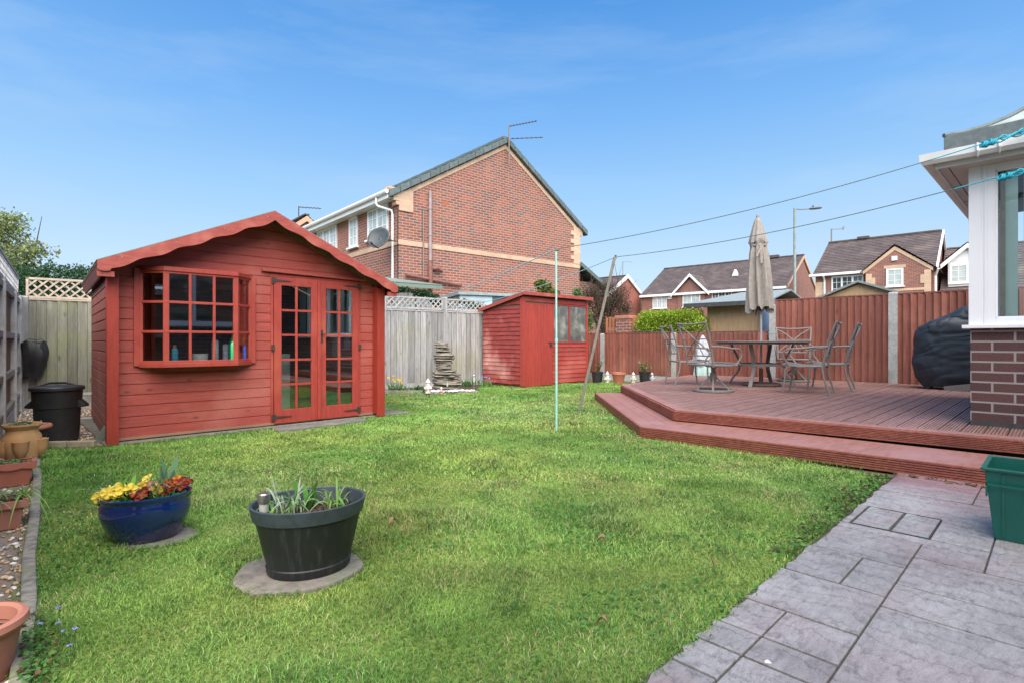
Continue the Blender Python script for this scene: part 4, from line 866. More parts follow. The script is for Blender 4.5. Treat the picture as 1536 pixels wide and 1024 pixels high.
m=MB(); ov=.09; m.extr([(-ov,-.13,zroof(-.13)+.01),(-ov,d2+.08,zroof(d2+.08)+.01),(-ov,d2+.08,zroof(d2+.08)+.03),(-ov,-.13,zroof(-.13)+.03)],(w_+2*ov,0,0)); m.build('roof',M('shed_felt',(.16,.06,.055),(.10,.06,.055),20,rough=.95,bump=.6),SS)
m=MB(); m.extr([(-ov-.015,-.13,zroof(-.13)+.028),(-ov-.015,d2+.08,zroof(d2+.08)+.028),(-ov-.015,d2+.08,zroof(d2+.08)-.05),(-ov-.015,-.13,zroof(-.13)-.05)],(.014,0,0)); m.box(-ov,w_+ov,-.146,-.131,zroof(-.13)-.05,zroof(-.13)+.028); m.build('fascia',m_redB,SS,bevel=.002)
m=MB(); m.box(-.01,w_+.01,-.02,d2,-.01,.045); tag(m.build('shed_base',m_soil,None,loc=(.235,11.75,0),rz=R(44.4)),'dark bearers under the small red shed','base')

# ============================================================ deck and its step
D1=(1.831,5.986);D2=(1.944,9.45);D3=(4.30,12.62);DR=(5.60,2.82)
E1_=(1.362,5.587);E2_=(1.466,9.34);E3_=(2.01,9.85);ER=(4.86,2.24)
ZU,ZL=.245,.120
deck=T('timber_deck','raised red-brown grooved timber deck carrying the garden furniture','deck',(0,0,0),AP)
Ri=Matrix.Rotation(-AP,2)
def lp(x,y): v=Ri@Vector((x,y)); return (v.x,v.y)
poly=[lp(*D1),lp(*D2),lp(*D3),lp(7.95,8.95),lp(8.2,5.4)]+[lp(*DR)]
def clipy(poly,y0,y1):
    def half(P_,f):
        o_=[]
        for i in range(len(P_)):
            a_,b_=P_[i],P_[(i+1)%len(P_)]; fa,fb=f(a_),f(b_)
            if fa>=0:o_.append(a_)
            if (fa>=0)!=(fb>=0): t_=fa/(fa-fb); o_.append((a_[0]+(b_[0]-a_[0])*t_,a_[1]+(b_[1]-a_[1])*t_))
        return o_
    P_=half(poly,lambda p:p[1]-y0)
    return half(P_,lambda p:y1-p[1]) if P_ else []
# border board along the two visible edges
def inset(P0,P1,w_):  # offset line to the inside (left-hand when poly is clockwise as seen)
    d=(Vector(P1)-Vector(P0)).normalized(); return Vector((-d.y,d.x))*w_
def edgeboard(P0,P1,P2,w_,z0,z1,mb,side):
    pass
def mit(P,Qp,Rp,w_):   # mitre inset point at P between directions to neighbours Qp,Rp, inside side decided by centroid
    a=(Vector(P)-Vector(Qp)).normalized(); b_=(Vector(Rp)-Vector(P)).normalized(); na=Vector((a.y,-a.x)); nb=Vector((b_.y,-b_.x)); s=(na+nb); s=s/s.length; return Vector(P)+s*(w_/s.dot(na))
bwid=.135
pD1,pD2,pDR,pD3=lp(*D1),lp(*D2),lp(*DR),lp(*D3)
# travel DR -> D1 -> D2 -> D3 keeps the deck on the right-hand side
i1=mit(pD1,pDR,pD1 if False else pDR,0.0001) if False else None
def insetpoly(pts,w_):
    out=[]
    for i,p in enumerate(pts):
        if i==0: d=(Vector(pts[1])-Vector(p)).normalized(); out.append(Vector(p)+Vector((d.y,-d.x))*w_)
        elif i==len(pts)-1: d=(Vector(p)-Vector(pts[i-1])).normalized(); out.append(Vector(p)+Vector((d.y,-d.x))*w_)
        else: out.append(mit(p,pts[i-1],pts[i+1],w_))
    return out
chain=[pDR,pD1,pD2,pD3]; inn=insetpoly(chain,bwid)
m=MB()
for i in range(3): 
    m.prism([tuple(chain[i]),tuple(chain[i+1]),tuple(inn[i+1]-Vector(( .0,.0))),tuple(inn[i])],ZU-.028,ZU+.0005*i)
m.build('border_board',m_deckB,deck,bevel=.002)
inner=[tuple(v) for v in insetpoly(chain,bwid+.004)]+[lp(7.95,8.95),lp(8.2,5.4)]
ys=[p[1] for p in inner]; y=min(ys); m=MB(); gr=MB(); bw_=.145; kk=0
def groove_board(m,poly,z):
    m.prism(poly,z-.028,z)
while y<max(ys):
    P_=clipy(inner,y+.006,y+bw_-.006)
    if len(P_)>=3:
        m.prism(P_,ZU-.030,ZU-.012)
        nr=6; rw=(bw_-.012)/nr
        for r2 in range(nr):
            Q_=clipy(inner,y+.006+r2*rw+.0035,y+.006+(r2+1)*rw-.0035)
            if len(Q_)>=3:
                n_=len(Q_); b0=len(m.v); 
                m.add([(x_,y_,ZU-.012) for x_,y_ in Q_]+[(x_,y_,ZU-.001) for x_,y_ in Q_],[tuple(range(n_,2*n_))]+[(i,(i+1)%n_,n_+(i+1)%n_,n_+i) for i in range(n_)])
    y+=bw_
m.build('deck_board',m_deckT,deck,fix=True)
def ridged(P0,P1,z0,z1,nr=7,depth=.014):
    """vertical face of reeded board between two local points"""
    m=MB(); a=Vector((*P0,0));b_=Vector((*P1,0)); d=(b_-a).normalized(); nrm=Vector((-d.y,d.x,0))  # outward for this travel order
    h=(z1-z0)/nr; prof=[]
    for i in range(nr):
        zb_=z0+i*h; prof+=[(-depth,zb_+h*.12),(0,zb_+h*.26),(0,zb_+h*.90),(-depth,zb_+h)]
    prof=[(0,z0)]+prof[2:-2]+[(0,z1)]
    n_=len(prof); vs=[]
    for p in (a,b_):
        for (o_,z) in prof: vs.append(p+nrm*(o_+.022)+Vector((0,0,z)))
        vs.append(p+Vector((0,0,z1))); vs.append(p+Vector((0,0,z0)))
    k=n_+2; fs=[(i,i+1,k+i+1,k+i) for i in range(k-1)]+[(k-1,0,k,2*k-1)]+[tuple(range(k))[::-1],tuple(range(k,2*k))]
    return m.add(vs,fs)
ridged(pDR,pD1,ZL+.012,ZU-.014).build('side_board',m_deckS,deck); ridged(pD1,pD2,ZL+.012,ZU-.014).build('side_board',m_deckS,deck)
ridged(pD2,lp(3.6,11.6),.06,ZU-.014).build('side_board',m_deckS,deck)
m=MB(); a0=insetpoly(chain,.05); m.prism([tuple(v) for v in a0]+[lp(7.9,8.9),lp(8.1,5.4)],-.005,ZU-.034); m.build('dark_subframe',m_deckD,deck)
step=T('deck_step','lower red-brown timber step running round the front of the deck','step',(0,0,0),AP)
pE1,pE2,pER,pE3=lp(*E1_),lp(*E2_),lp(*ER),lp(*E3_)
ch=[pER,pE1,pE2]; wtot=.50
rows=[0,.14,.283,.426]
m=MB()
for i,(o0,o1) in enumerate(((0,.150),(.154,.304),(.308,.458),(.462,.66))):
    for s_ in (0,1):
        A_=insetpoly(ch,o0) if o0 else [Vector(p) for p in ch]; B2=insetpoly(ch,o1)
        m.prism([tuple(A_[s_]),tuple(A_[s_+1]),tuple(B2[s_+1]),tuple(B2[s_])],ZL-.026,ZL-(.0002 if i==0 else .0016)-.0006*s_)
m.build('tread_board',m_deckB,step,bevel=.0015)
ridged(pER,pE1,.008,ZL-.004,6).build('riser_board',m_deckS,step); ridged(pE1,pE2,.008,ZL-.004,6).build('riser_board',m_deckS,step)
m=MB(); B2=insetpoly(ch,.60); A_=insetpoly(ch,.03); m.prism([tuple(v) for v in A_]+[tuple(v) for v in B2[::-1]],-.005,ZL-.03); m.build('dark_subframe',m_deckD,step)
m=MB(); m.extr([(*pE2,.01),(*pE3,.01),(*pE3,ZL-.03),(*pE2,ZL-.03)],(0.01,.012,0)); m.build('end_board',m_deckS,step)

# ============================================================ conservatory corner of the house (right edge)
CV=T('conservatory','white framed conservatory corner on dark brick base at the right edge','conservatory',(4.22,4.91,0),R(-46.4))
# local x = towards the near right along the window wall, local -y... outward is (-x of world) ; y+ goes inside
ZS,ZH=1.135,2.62
m=MB(); m.box(0,4.6,0,.28,.20,ZS-.012); m.box(0,.28,.28,3.2,.20,ZS-.012); m.build('brick_base',m_brickD,CV)
m=MB(); m.box(-.0,4.6,-.012,-.0,.20,.285);m.build('damp_course',M('dark_plinth',(.06,.06,.06),(.04,.04,.04),20,rough=.8),CV)
m=MB(); m.box(-.055,4.6,-.065,.1,ZS-.012,ZS+.020); m.box(-.055,.1,.1,3.2,ZS-.012,ZS+.020); m.build('sill',m_upvc,CV,bevel=.004)
m=MB(); z0,z1=ZS+.020,ZH
m.box(-.012,.075,-.012,.075,z0,z1); m.box(.075,.095,-.004,.06,z0,z1); m.box(.095,.115,-.010,.06,z0,z1)
m.build('corner_post',m_upvc,CV,bevel=.003)
m=MB()
for (x0,x1) in ((.115,1.30),(1.34,2.5),(2.54,3.7)):
    zt_=z1-.02
    f=.058
    for (a,b_,c_,d) in ((x0,x0+f,z0,zt_),(x1-f,x1,z0,zt_),(x0+f,x1-f,z0,z0+f),(x0+f,x1-f,zt_-f,zt_)): m.box(a,b_,-.006,.06,c_,d)
    for (a,b_,c_,d) in ((x0+f,x0+f+.014,z0+f,zt_-f),(x1-f-.014,x1-f,z0+f,zt_-f),(x0+f,x1-f,z0+f,z0+f+.014),(x0+f,x1-f,zt_-f-.014,zt_-f)): m.box(a,b_,.006,.04,c_,d)
wf=m.build('window_frame',m_upvc,CV,bevel=.003)
m=MB()
for (x0,x1) in ((.187,1.228),(1.41,2.43),(2.61,3.63)): m.quad((x0,.024,z0+.07),(x1,.024,z0+.07),(x1,.024,z1-.09),(x0,.024,z1-.09))
m.build('pane',m_glassC,wf,fix=False)
# far side wall of the conservatory (goes away from the camera)
m=MB()
for y0 in (.10,1.15,2.2): 
    y1=y0+1.0
    for (a,b_,c_,d) in ((y0,y0+.06,z0,z1),(y1-.06,y1,z0,z1),(y0,y1,z0,z0+.06),(y0,y1,z1-.08,z1)): m.box(0,.06,a,b_,c_,d)
wf2=m.build('window_frame',m_upvc,CV,bevel=.003)
m=MB()
for y0 in (.16,1.21,2.26): m.quad((.03,y0,z0+.06),(.03,y0+.88,z0+.06),(.03,y0+.88,z1-.08),(.03,y0,z1-.08))
m.build('pane',m_glassC,wf2,fix=False)
m=MB(); m.box(0,4.6,0,.06,ZH-.02,ZH+.05); m.box(0,.06,.06,3.2,ZH-.02,ZH+.05); m.build('head_rail',m_upvc,CV)
o=.27
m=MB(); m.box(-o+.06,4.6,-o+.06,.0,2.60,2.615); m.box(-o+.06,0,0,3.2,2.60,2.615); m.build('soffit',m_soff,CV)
m=MB()
for y in (.7,1.5,2.3): m.box(-o+.062,-.002,y-.004,y+.004,2.597,2.60)
m.box(-.14,-.134,-.14,3.2,2.597,2.60)
m.build('soffit_joint',m_joint,CV)
m=MB(); m.box(-o+.045,4.6,-o+.045,-o+.06,2.59,2.70); m.box(-o+.045,-o+.06,-o+.06,3.2,2.59,2.70); m.build('fascia',m_upvcG,CV,bevel=.002)
# gutter profile swept along the two eaves with a mitred corner
gp=[(0,.095),(-.004,.06),(.0,.045),(.02,.012),(.05,0),(.075,.0),(.10,.03),(.105,.095),(.095,.095),(.09,.035),(.07,.012),(.05,.012),(.03,.022),(.012,.05),(.008,.095)]
m=MB(); zg=2.625; A_=[]
def sweep(pathf):
    rings=[]
    for f_ in pathf:
        rings.append([f_(d_,z_) for d_,z_ in gp])
    n=len(gp); b0=len(m.v)
    for r__ in rings: m.v+=r__
    for i in range(len(rings)-1):
        for k in range(n): m.f.append((b0+i*n+k,b0+i*n+(k+1)%n,b0+(i+1)*n+(k+1)%n,b0+(i+1)*n+k))
e_=-o+.045
sweep([lambda d,z:(4.6,e_-d,zg+z),lambda d,z:(e_-d,e_-d,zg+z),lambda d,z:(e_-d,3.2,zg+z)])
gt=m.build('gutter',m_upvcG,CV,bevel=.0)
m=MB()
for x in (.10-.02,.22): m.box(x-.025,x+.025,e_-.115,e_-.0,zg-.006,zg+.103) if False else m.tube([(x,e_+.0,zg+.10),(x,e_-.003,zg+.04),(x,e_-.04,zg-.006),(x,e_-.08,zg-.004),(x,e_-.11,zg+.035),(x,e_-.112,zg+.10)],.010,6)
m.build('gutter_clip',m_upvcG,gt)
# lead box and curved roof
m=MB(); m.box(-.17,4.6,-.17,.4,2.70,2.895); m.box(-.17,.4,.4,3.2,2.70,2.895); m.build('lead_flashing',m_lead,CV,bevel=.004)
pts=[]; n=14
m=MB(); vs=[];fs=[]
for i in range(n+1):
    t_=i/n; y=-.17+t_*1.9; z=2.89+.15*(t_*1.9)+.62*(t_*1.9)**2
    for x in (-.12+0*t_,4.6): pass
    xs_=-.17+ (t_*1.9)
    vs+=[(xs_,y,z),(4.6,y,z)]
for i in range(n): fs.append((2*i,2*i+1,2*i+3,2*i+2))
m.add(vs,fs); vs2=[(v[0],v[2-1],v[2]) for v in vs]
# second slope, facing the far side
b0=[]
for i in range(n+1):
    t_=i/n; x=-.17+t_*1.9; y=x; z=vs[2*i][2]
    b0+=[(x,y,z),(x,3.2,z)]
m.add(b0,fs); m.build('roof',m_leadL,CV,smooth=True,fix=False)
m=MB(); m.tube([(vs[2*i][0],vs[2*i][1],vs[2*i][2]+.01) for i in range(n+1)],.020,8)
m.build('hip_ridge',m_lead,CV,smooth=True)
# inside: honeycomb lining, blinds
m=MB(); m.box(.35,4.4,.35,3.1,2.60,2.61); m.build('ceiling_lining',M('honeycomb_blind',(.33,.27,.20),(.10,.08,.06),45,(1,1,1),.8,1.0,lo=.45,hi=.55),CV)
m=MB()
k=0; x=.26
while x<4.3: 
    if k%4!=2: m.bar((x,.10,1.17),(x,.10,2.56),.11,.004,up=(.2,1,0))
    x+=.145; k+=1
m.build('blind_slat',m_blind,CV)
m=MB(); m.box(.20,.232,.06,.085,1.16,2.6); m.box(.9,.96,.36,.40,1.16,2.6); m.build('cane_upright',m_wood,CV)
m=MB(); m.box(.29,4.5,.29,3.1,.24,.26); m.build('floor',m_brownb,CV)
m=MB(); m.box(.3,4.5,3.1,3.15,.26,2.6); m.box(4.5,4.55,.3,3.1,.26,2.6); m.build('inner_wall',M('cream_inner_wall',(.50,.46,.38),(.44,.40,.33),2,rough=.9),CV)

# ---- the house the garden belongs to, behind and right of the camera (seen only in reflections)
OH=T('own_house','brick rear wall of the house beside the patio, seen only as a reflection','house',(*pq(-7,2.75),0),AP)
m=MB(); m.box(0,13.4,-.3-2.5,0,0,3.75); m.fn=None; m.build('wall',m_brickD,OH)
for (x0,x1,z0,z1) in ((9.45,11.83,1.40,3.55),(4.2,6.2,.1,2.2)):
    m=MB(); f=.13
    for (a,b_,c_,d) in ((x0,x1,z0,z0+f),(x0,x1,z1-f,z1),(x0,x0+f,z0+f,z1-f),(x1-f,x1,z0+f,z1-f),((x0+x1)/2-.04,(x0+x1)/2+.04,z0+f,z1-f)): m.box(a,b_,.002,.05,c_,d)
    wn=m.build('window_frame',m_upvc,OH); m=MB(); m.box(x0+f,x1-f,.003,.02,z0+f,z1-f); m.build('pane',m_paneD,wn)
m=MB(); m.box(-.3,13.7,.0,.20,3.62,3.76); m.build('eave',m_upvc,OH)

# ============================================================ houses around
def courses(p00,p10,p11,p01,n,mb,th=.03):
    """stepped tile courses on a sloping quad; p00-p10 is the eave, p01-p11 the ridge"""
    p00,p10,p11,p01=map(Vector,(p00,p10,p11,p01)); nm=(p10-p00).cross(p01-p00).normalized()
    if nm.z<0: nm=-nm
    for i in range(n):
        a,b_=i/n,(i+1)/n
        q=[p00.lerp(p01,a),p10.lerp(p11,a),p10.lerp(p11,b_),p00.lerp(p01,b_)]
        mb.add([q[0]+nm*th,q[1]+nm*th,q[2]+nm*.004,q[3]+nm*.004,q[0],q[1]],[(0,1,2,3),(4,5,1,0)])
    return mb
def house(name,label,loc,rz,Wd,Ln,ze,za,brick,tile,n=18,over=.30,vo=.12,bev=None,facade=True,cat='house',apx=None,th=.035):
    r_=T(name,label,cat,(loc[0],loc[1],0),rz); ax=apx or Wd/2
    k=(za-ze)/ax; k2=(za-ze)/(Wd-ax)
    m=MB(); m.quad((0,0,0),(Wd,0,0),(Wd,0,ze),(ax,0,za-.05),(0,0,ze)); m.quad((0,Ln,0),(Wd,Ln,0),(Wd,Ln,ze),(ax,Ln,za-.05),(0,Ln,ze))
    m.quad((0,0,0),(0,Ln,0),(0,Ln,ze),(0,0,ze)); m.quad((Wd,0,0),(Wd,Ln,0),(Wd,Ln,ze),(Wd,0,ze)); m.build('wall',brick,r_)
    m=MB()
    e0=(-over,-vo,ze-over*k+.04);e1=(-over,Ln+vo,ze-over*k+.04);r0=(ax,-vo,za+.04);r1=(ax,Ln+vo,za+.04)
    courses(e0,e1,r1,r0,n,m,th); f0=(Wd+over,-vo,ze-over*k2+.04);f1=(Wd+over,Ln+vo,ze-over*k2+.04); courses(f0,f1,r1,r0,n,m,th)
    # underside
    m.quad((-over,-vo,ze-over*k+.02),(ax,-vo,za+.02),(ax,Ln+vo,za+.02),(-over,Ln+vo,ze-over*k+.02)); m.quad((Wd+over,-vo,ze-over*k2+.02),(ax,-vo,za+.02),(ax,Ln+vo,za+.02),(Wd+over,Ln+vo,ze-over*k2+.02))
    m.build('roof',tile,r_,fix=False)
    m=MB(); nn=int((Ln+2*vo)/.42)
    for i in range(nn): y=-vo+i*(Ln+2*vo)/nn; m.box(ax-.13,ax+.13,y,y+(Ln+2*vo)/nn-.012,za+.03,za+.11+.008*(i%2))
    m.build('ridge_tile',tile,r_)
    return r_
def win(par,plane,a0,a1,z0,z1,cols=2,sill=True,pane=None,off=0.0,fr=.06,bar=True,dirn=-1):
    """plane 'x': wall at x=off facing -x, a runs along y; plane 'y': wall at y=off facing -y, a runs along x"""
    def bx(m,s0,s1,d0,d1,zz0,zz1):
        if plane=='x': m.box(off-d1,off-d0,s0,s1,zz0,zz1)
        else: m.box(s0,s1,off-d1,off-d0,zz0,zz1)
    m=MB(); bx(m,a0,a1,.0,.05,z0,z0+fr);bx(m,a0,a1,.0,.05,z1-fr,z1);bx(m,a0,a0+fr,.0,.05,z0+fr,z1-fr);bx(m,a1-fr,a1,.0,.05,z0+fr,z1-fr)
    for i in range(1,cols): x=a0+(a1-a0)*i/cols; bx(m,x-fr*.6,x+fr*.6,0,.052,z0+fr,z1-fr)
    if bar:
        for i in range(cols):
            xa=a0+(a1-a0)*i/cols;xb=a0+(a1-a0)*(i+1)/cols; bx(m,(xa+xb)/2-.012,(xa+xb)/2+.012,.0,.034,z0+fr,z1-fr)
            for j in (1,2): zz=z0+(z1-z0)*j/3; bx(m,xa+.02,xb-.02,.0,.033,zz-.012,zz+.012)
    f=m.build('window_frame',m_upvc,par); 
    m=MB(); bx(m,a0+fr*.5,a1-fr*.5,.004,.024,z0+fr*.5,z1-fr*.5); m.build('pane',pane or m_pane,f)
    if sill: m=MB(); bx(m,a0-.08,a1+.08,.0,.11,z0-.06,z0-.002); m.build('window_sill',m_upvc,f)
    return f
# main neighbour
MH=house('brick_house','big red brick house with a wide gable and grey tiled verge behind the sheds','' or (-3.29,15.5),R(40.9),7.8,9.0,5.45,7.85,m_brickH,m_tileG,20,over=.34,vo=.06,apx=4.05)
kz=(7.85-5.45)/4.05; kz2=(7.85-5.45)/3.75
# verge: chunky grey tiles over a buff soldier band
m=MB(); nv=13
for i in range(nv):
    for (x0,x1,xa,kk,sg) in ((-.34,4.05,0,kz,1),):
        a,b_=-.34+(4.39)*i/nv,-.34+4.39*(i+1)/nv; za_=5.45+a*kz+.10; zb_=5.45+b_*kz+.10
        m.extr([(a,-.13,za_),(b_-.02,-.13,zb_-.02*kz-.035),(b_-.02,-.13,zb_-.02*kz-.20),(a,-.13,za_-.20)],(0,.22,0))
    a,b_=8.14-4.09*i/nv,8.14-4.09*(i+1)/nv; za_=5.45+(7.8-a)*kz2+.10; zb_=5.45+(7.8-b_)*kz2+.10
    m.extr([(a,-.13,za_),(b_+.02,-.13,zb_-.035),(b_+.02,-.13,zb_-.20),(a,-.13,za_-.20)],(0,.22,0))
m.build('verge_tile',m_tileG,MH)
m=MB(); m.extr([(.0,-.02,5.45-.14),(4.05,-.02,7.85-.14),(7.8,-.02,5.45-.14),(7.8,-.02,5.45-.29),(4.05,-.02,7.85-.29),(0,-.02,5.45-.29)],(0,.018,0)); m.build('verge_band',m_buff,MH)
m=MB(); m.box(-.022,7.822,-.022,-.002,3.83,3.98); m.box(-.022,-.002,-.002,9,3.83,3.98); m.build('string_course',m_buff,MH)
m=MB(); m.box(-.0,.46,-.035,-.003,4.82,5.44)
for i in range(4): m.box(-.10-.08*i,.0,-.035,.22,4.98+.085*i*1.3,5.05+.085*i*1.3+.03)
m.box(-.34,.0,-.035,.22,5.36,5.46)
m.build('kneeler',m_buff,MH); m=MB()
for i in range(9): m.box(7.8-(.50 if i%2 else .34),7.81,-.033,-.003,3.99+.155*i,3.99+.155*(i+1)-.001)
m.box(7.8,7.95,-.03,.2,5.10,5.25); m.box(7.8,8.10,-.03,.2,5.25,5.40)
m.build('kneeler',m_buff,MH)
for (s0_,s1_,z0_,z1_,c_) in ((.61,1.94,4.22,5.14,2),(2.71,3.33,4.16,5.14,1),(4.38,6.18,4.25,5.14,3),(7.2,8.3,4.22,5.14,2)): win(MH,'x',s0_,s1_,z0_,z1_,c_,off=-.002)
m=MB(); m.box(-.34,-.002,-.0,9.0,5.15,5.165); m.box(-.36,-.34,-.0,9.05,5.12,5.30); m.build('fascia',m_upvc,MH)
m=MB()
m.tube([(-.41,y,5.30) for y in (-.05,3,6,9.05)],.062,8); m.build('gutter',m_upvc,MH)
m=MB(); m.tube([(-.40,.62,5.28),(-.40,.62,5.06),(-.36,.60,5.0),(-.06,.30,4.86),(-.05,.28,4.7),(-.05,.28,.1)],.036,8); m.build('downpipe',m_upvc,MH)
m=MB(); m.tube([(1.02,-.08,5.55),(1.02,-.08,3.0)],.058,10); m.tube([(1.02,-.08,5.0),(1.02,-.08,5.06)],.07,10);m.tube([(1.02,-.08,4.2),(1.02,-.08,4.26)],.07,10); m.build('soil_pipe',m_pipe,MH,smooth=True)
m=MB(); m.tube([(1.02,-.085,3.45),(1.02,-.085,2.6)],.075,10); m.tube([(1.05,-.09,3.22),(1.25,-.12,3.24),(1.42,-.12,3.18)],.065,10); m.tube([(.18,-.09,2.95),(.8,-.1,2.90),(2.15,-.09,2.78)],.048,8); m.build('drain_pipe',m_pipeR,MH,smooth=True)
m=MB(); m.tube([(.80,-.05,4.95),(.80,-.05,2.9)],.022,6); m.tube([(.80,-.05,4.95),(.80,0,4.98)],.03,6); m.build('thin_pipe',m_metalT,MH)
m=MB(); m.box(2.05,2.2,-.06,-.0,5.64,5.78) if False else m.box(1.52,1.70,-.006,-.0,5.26,5.36); m.build('air_brick',M('air_brick',(.42,.13,.06),(.36,.10,.05),20,rough=.8),MH)
m=MB(); m.tube([(-.03,.01,.1),(-.03,.01,4.9)],.012,5); m.build('cable',m_iron,MH)
ex=MB(); ex.box(7.8,9.2,.3,8,0,3.4); ex.build('side_extension',m_brickH,MH)
ex=MB(); courses((9.5,-.1,3.15),(9.5,8.2,3.15),(7.8,8.2,4.0),(7.8,-.1,4.0),6,ex,.03); ex.extr([(9.5,-.12,3.22),(7.8,-.12,4.07),(7.8,-.12,3.92),(9.5,-.12,3.07)],(0,.1,0)); ex.build('extension_roof',m_tileG,MH,fix=False)
def dish(loc,rz):
    r_=T('satellite_dish','grey oval satellite dish on the corner of the big brick house','satellite dish',loc,rz)
    m=MB(); rg=[]; 
    for i in range(7):
        t_=i/6; rg.append([(.36*t_*math.cos(a),-.09*(1-t_*t_)*-1 -.0,.33*t_*math.sin(a)) for a in np.arange(0,2*math.pi,math.pi/14)])
    k=28; vs=[v for q_ in rg for v in q_]; m.add(vs,[(i*k+j,i*k+(j+1)%k,(i+1)*k+(j+1)%k,(i+1)*k+j) for i in range(6) for j in range(k)]); o=m.build('reflector',m_dish,r_,smooth=True); s_=o.modifiers.new('s','SOLIDIFY'); s_.thickness=.012; o.rotation_euler=(R(-18),0,0)
    m=MB(); m.bar((0,.0,-.30),(.02,-.38,-.26),.03,.03); m.tube([(.02,-.36,-.24),(.02,-.44,-.22)],.035,8); m.build('feed_arm',m_iron,r_)
    m=MB(); m.bar((0,.08,-.05),(.45,.28,-.08),.035,.035); m.build('bracket',m_iron,r_); return r_
dish((-3.82,15.25,3.98),R(-18))
r_=T('tv_aerial','twin grey TV aerials on a mast at the gable apex of the big brick house','aerial',(-.10,18.02,7.2),R(-6))
m=MB(); m.tube([(0,0,-.2),(0,0,1.12)],.024,6); m.build('mast',m_metalT,r_)
for (p,q_,nn) in (((0,0,1.08),(.95,0,1.22),9),((.05,0,.66),(1.15,0,.66),7)):
    m=MB(); m.bar(p,q_,.022,.022)
    for i in range(nn): v=Vector(p).lerp(Vector(q_),(i+.5)/nn); m.bar(v+Vector((0,-.14,-.03)),v+Vector((0,.14,.03)),.014,.014)
    m.build('aerial_boom',m_iron,r_)
# far left gable beyond it
g2=house('brick_house','small buff edged brick gable peeping over the gutter of the big house','' or (-12.9,28.2),R(40),4.0,8,6.3,7.95,m_brickF,m_tileB,12)
m=MB(); m.extr([(-.2,-.14,6.2),(2,-.14,7.95),(4.2,-.14,6.2),(4.2,-.14,5.9),(2,-.14,7.65),(-.2,-.14,5.9)],(0,.1,0)); m.build('bargeboard',M('buff_barge',(.55,.36,.24),(.5,.32,.2),5,rough=.7),g2)
r_=T('tv_aerial','small dark TV aerial above the roof left of the big house','aerial',(-12.2,30.5,7.0),0); m=MB(); m.tube([(0,0,0),(0,0,1.75)],.03,5); m.build('mast',m_iron,r_); m=MB(); m.bar((0,0,1.7),(1.3,0,1.62),.03,.03)
for i in range(6): m.bar((.15+i*.2,-.2,1.69-i*.012),(.15+i*.2,.2,1.69-i*.012),.02,.02)
m.build('aerial_boom',m_iron,r_)

# terrace house across the way
AZ2=R(47.3)
TH=house('terrace_house','long brown roofed brick terrace behind the garden with a small white edged gable','' or (21.6,42.0),AZ2,9.4,12.6,5.45,8.35,m_brickF,m_tileB,22,over=.35)
win(TH,'x',10.1,11.5,4.1,5.22,3,off=-.002,sill=True,bar=True); win(TH,'x',6.9,8.5,4.1,5.24,2,off=-.12); win(TH,'x',4.2,5.9,4.3,5.22,3,off=-.002,pane=m_paneD)
win(TH,'x',1.0,2.6,3.4,5.0,2,off=-.002)
m=MB(); m.box(-.37,-.33,-.1,12.7,5.18,5.38); m.box(-.33,-.003,-.1,12.7,5.18,5.20); m.build('fascia',m_upvc,TH)
m=MB(); m.box(-.12,-.0,6.5,9.0,2.4,5.4); m.extr([(-.12,6.3,5.4),(-.12,7.75,6.75),(-.12,9.2,5.4)],(3.0,0,0)); m.build('front_gable',m_brickF,TH)
m=MB(); courses((-.45,6.1,5.35),(3.0,6.1,5.35),(3.0,7.75,6.98),(-.45,7.75,6.98),6,m); courses((-.45,9.4,5.35),(3.0,9.4,5.35),(3.0,7.75,6.98),(-.45,7.75,6.98),6,m); m.build('gable_roof',m_tileB,TH,fix=False)
m=MB(); 
for (ya,yb) in ((6.0,7.75),(9.5,7.75)): m.extr([(-.46,ya,5.28),(-.46,yb,7.02),(-.46,yb,6.76),(-.46,ya,5.02)],(.06,0,0))
m.build('bargeboard',m_upvc,TH)
m=MB(); m.box(-.125,-.0,6.8,8.6,5.28,5.46); m.build('lintel',m_buff,TH)
m=MB(); m.extr([(-.0,-.125,5.5),(4.7,-.125,8.4),(9.4,-.125,5.5),(9.4,-.125,5.25),(4.7,-.125,8.12),(0,-.125,5.25)],(0,.1,0)); m.box(-.01,.25,-.03,-.003,3,5.2); m.build('verge_band',m_buff,TH)
m=MB(); m.box(-.08,-.0,9.6,10.0,4.9,5.2); m.build('alarm_box',m_upvc,TH)
m=MB(); m.extr([(1.9,4.45,6.75),(1.9,4.95,6.75),(1.9,4.7,7.35)],(.5,0,0)); m.build('roof_vent',m_upvcG,TH)
m=MB(); m.box(4.45,4.95,1.9,2.8,8.4,8.62); m.build('ridge_vent',m_tileB,TH)
# left gable with white bargeboards
LH=house('brick_house','plain red brick gable with a white bargeboard between the bush and the terrace','' or (8.64,48.0),AZ2,6.4,7.5,5.35,7.2,m_brickR,m_tileB,14,over=.3)
m=MB(); m.extr([(-.35,-.2,5.25),(3.2,-.2,7.35),(6.75,-.2,5.25),(6.75,-.2,4.95),(3.2,-.2,7.02),(-.35,-.2,4.95)],(0,.12,0)); m.build('bargeboard',m_upvc,LH)
m=MB(); m.box(5.9,6.41,-.03,-.003,3.0,5.2); m.build('quoin',m_buff,LH)
r_=T('tv_aerial','thin pole aerial on the roof left of the terrace','aerial',(10.6,51.0,7.2),0); m=MB(); m.tube([(0,0,0),(0,0,1.5)],.035,5); m.build('mast',m_metalT,r_); m=MB(); m.bar((0,0,1.45),(1.0,0,1.42),.035,.035); m.build('aerial_boom',m_metalT,r_)

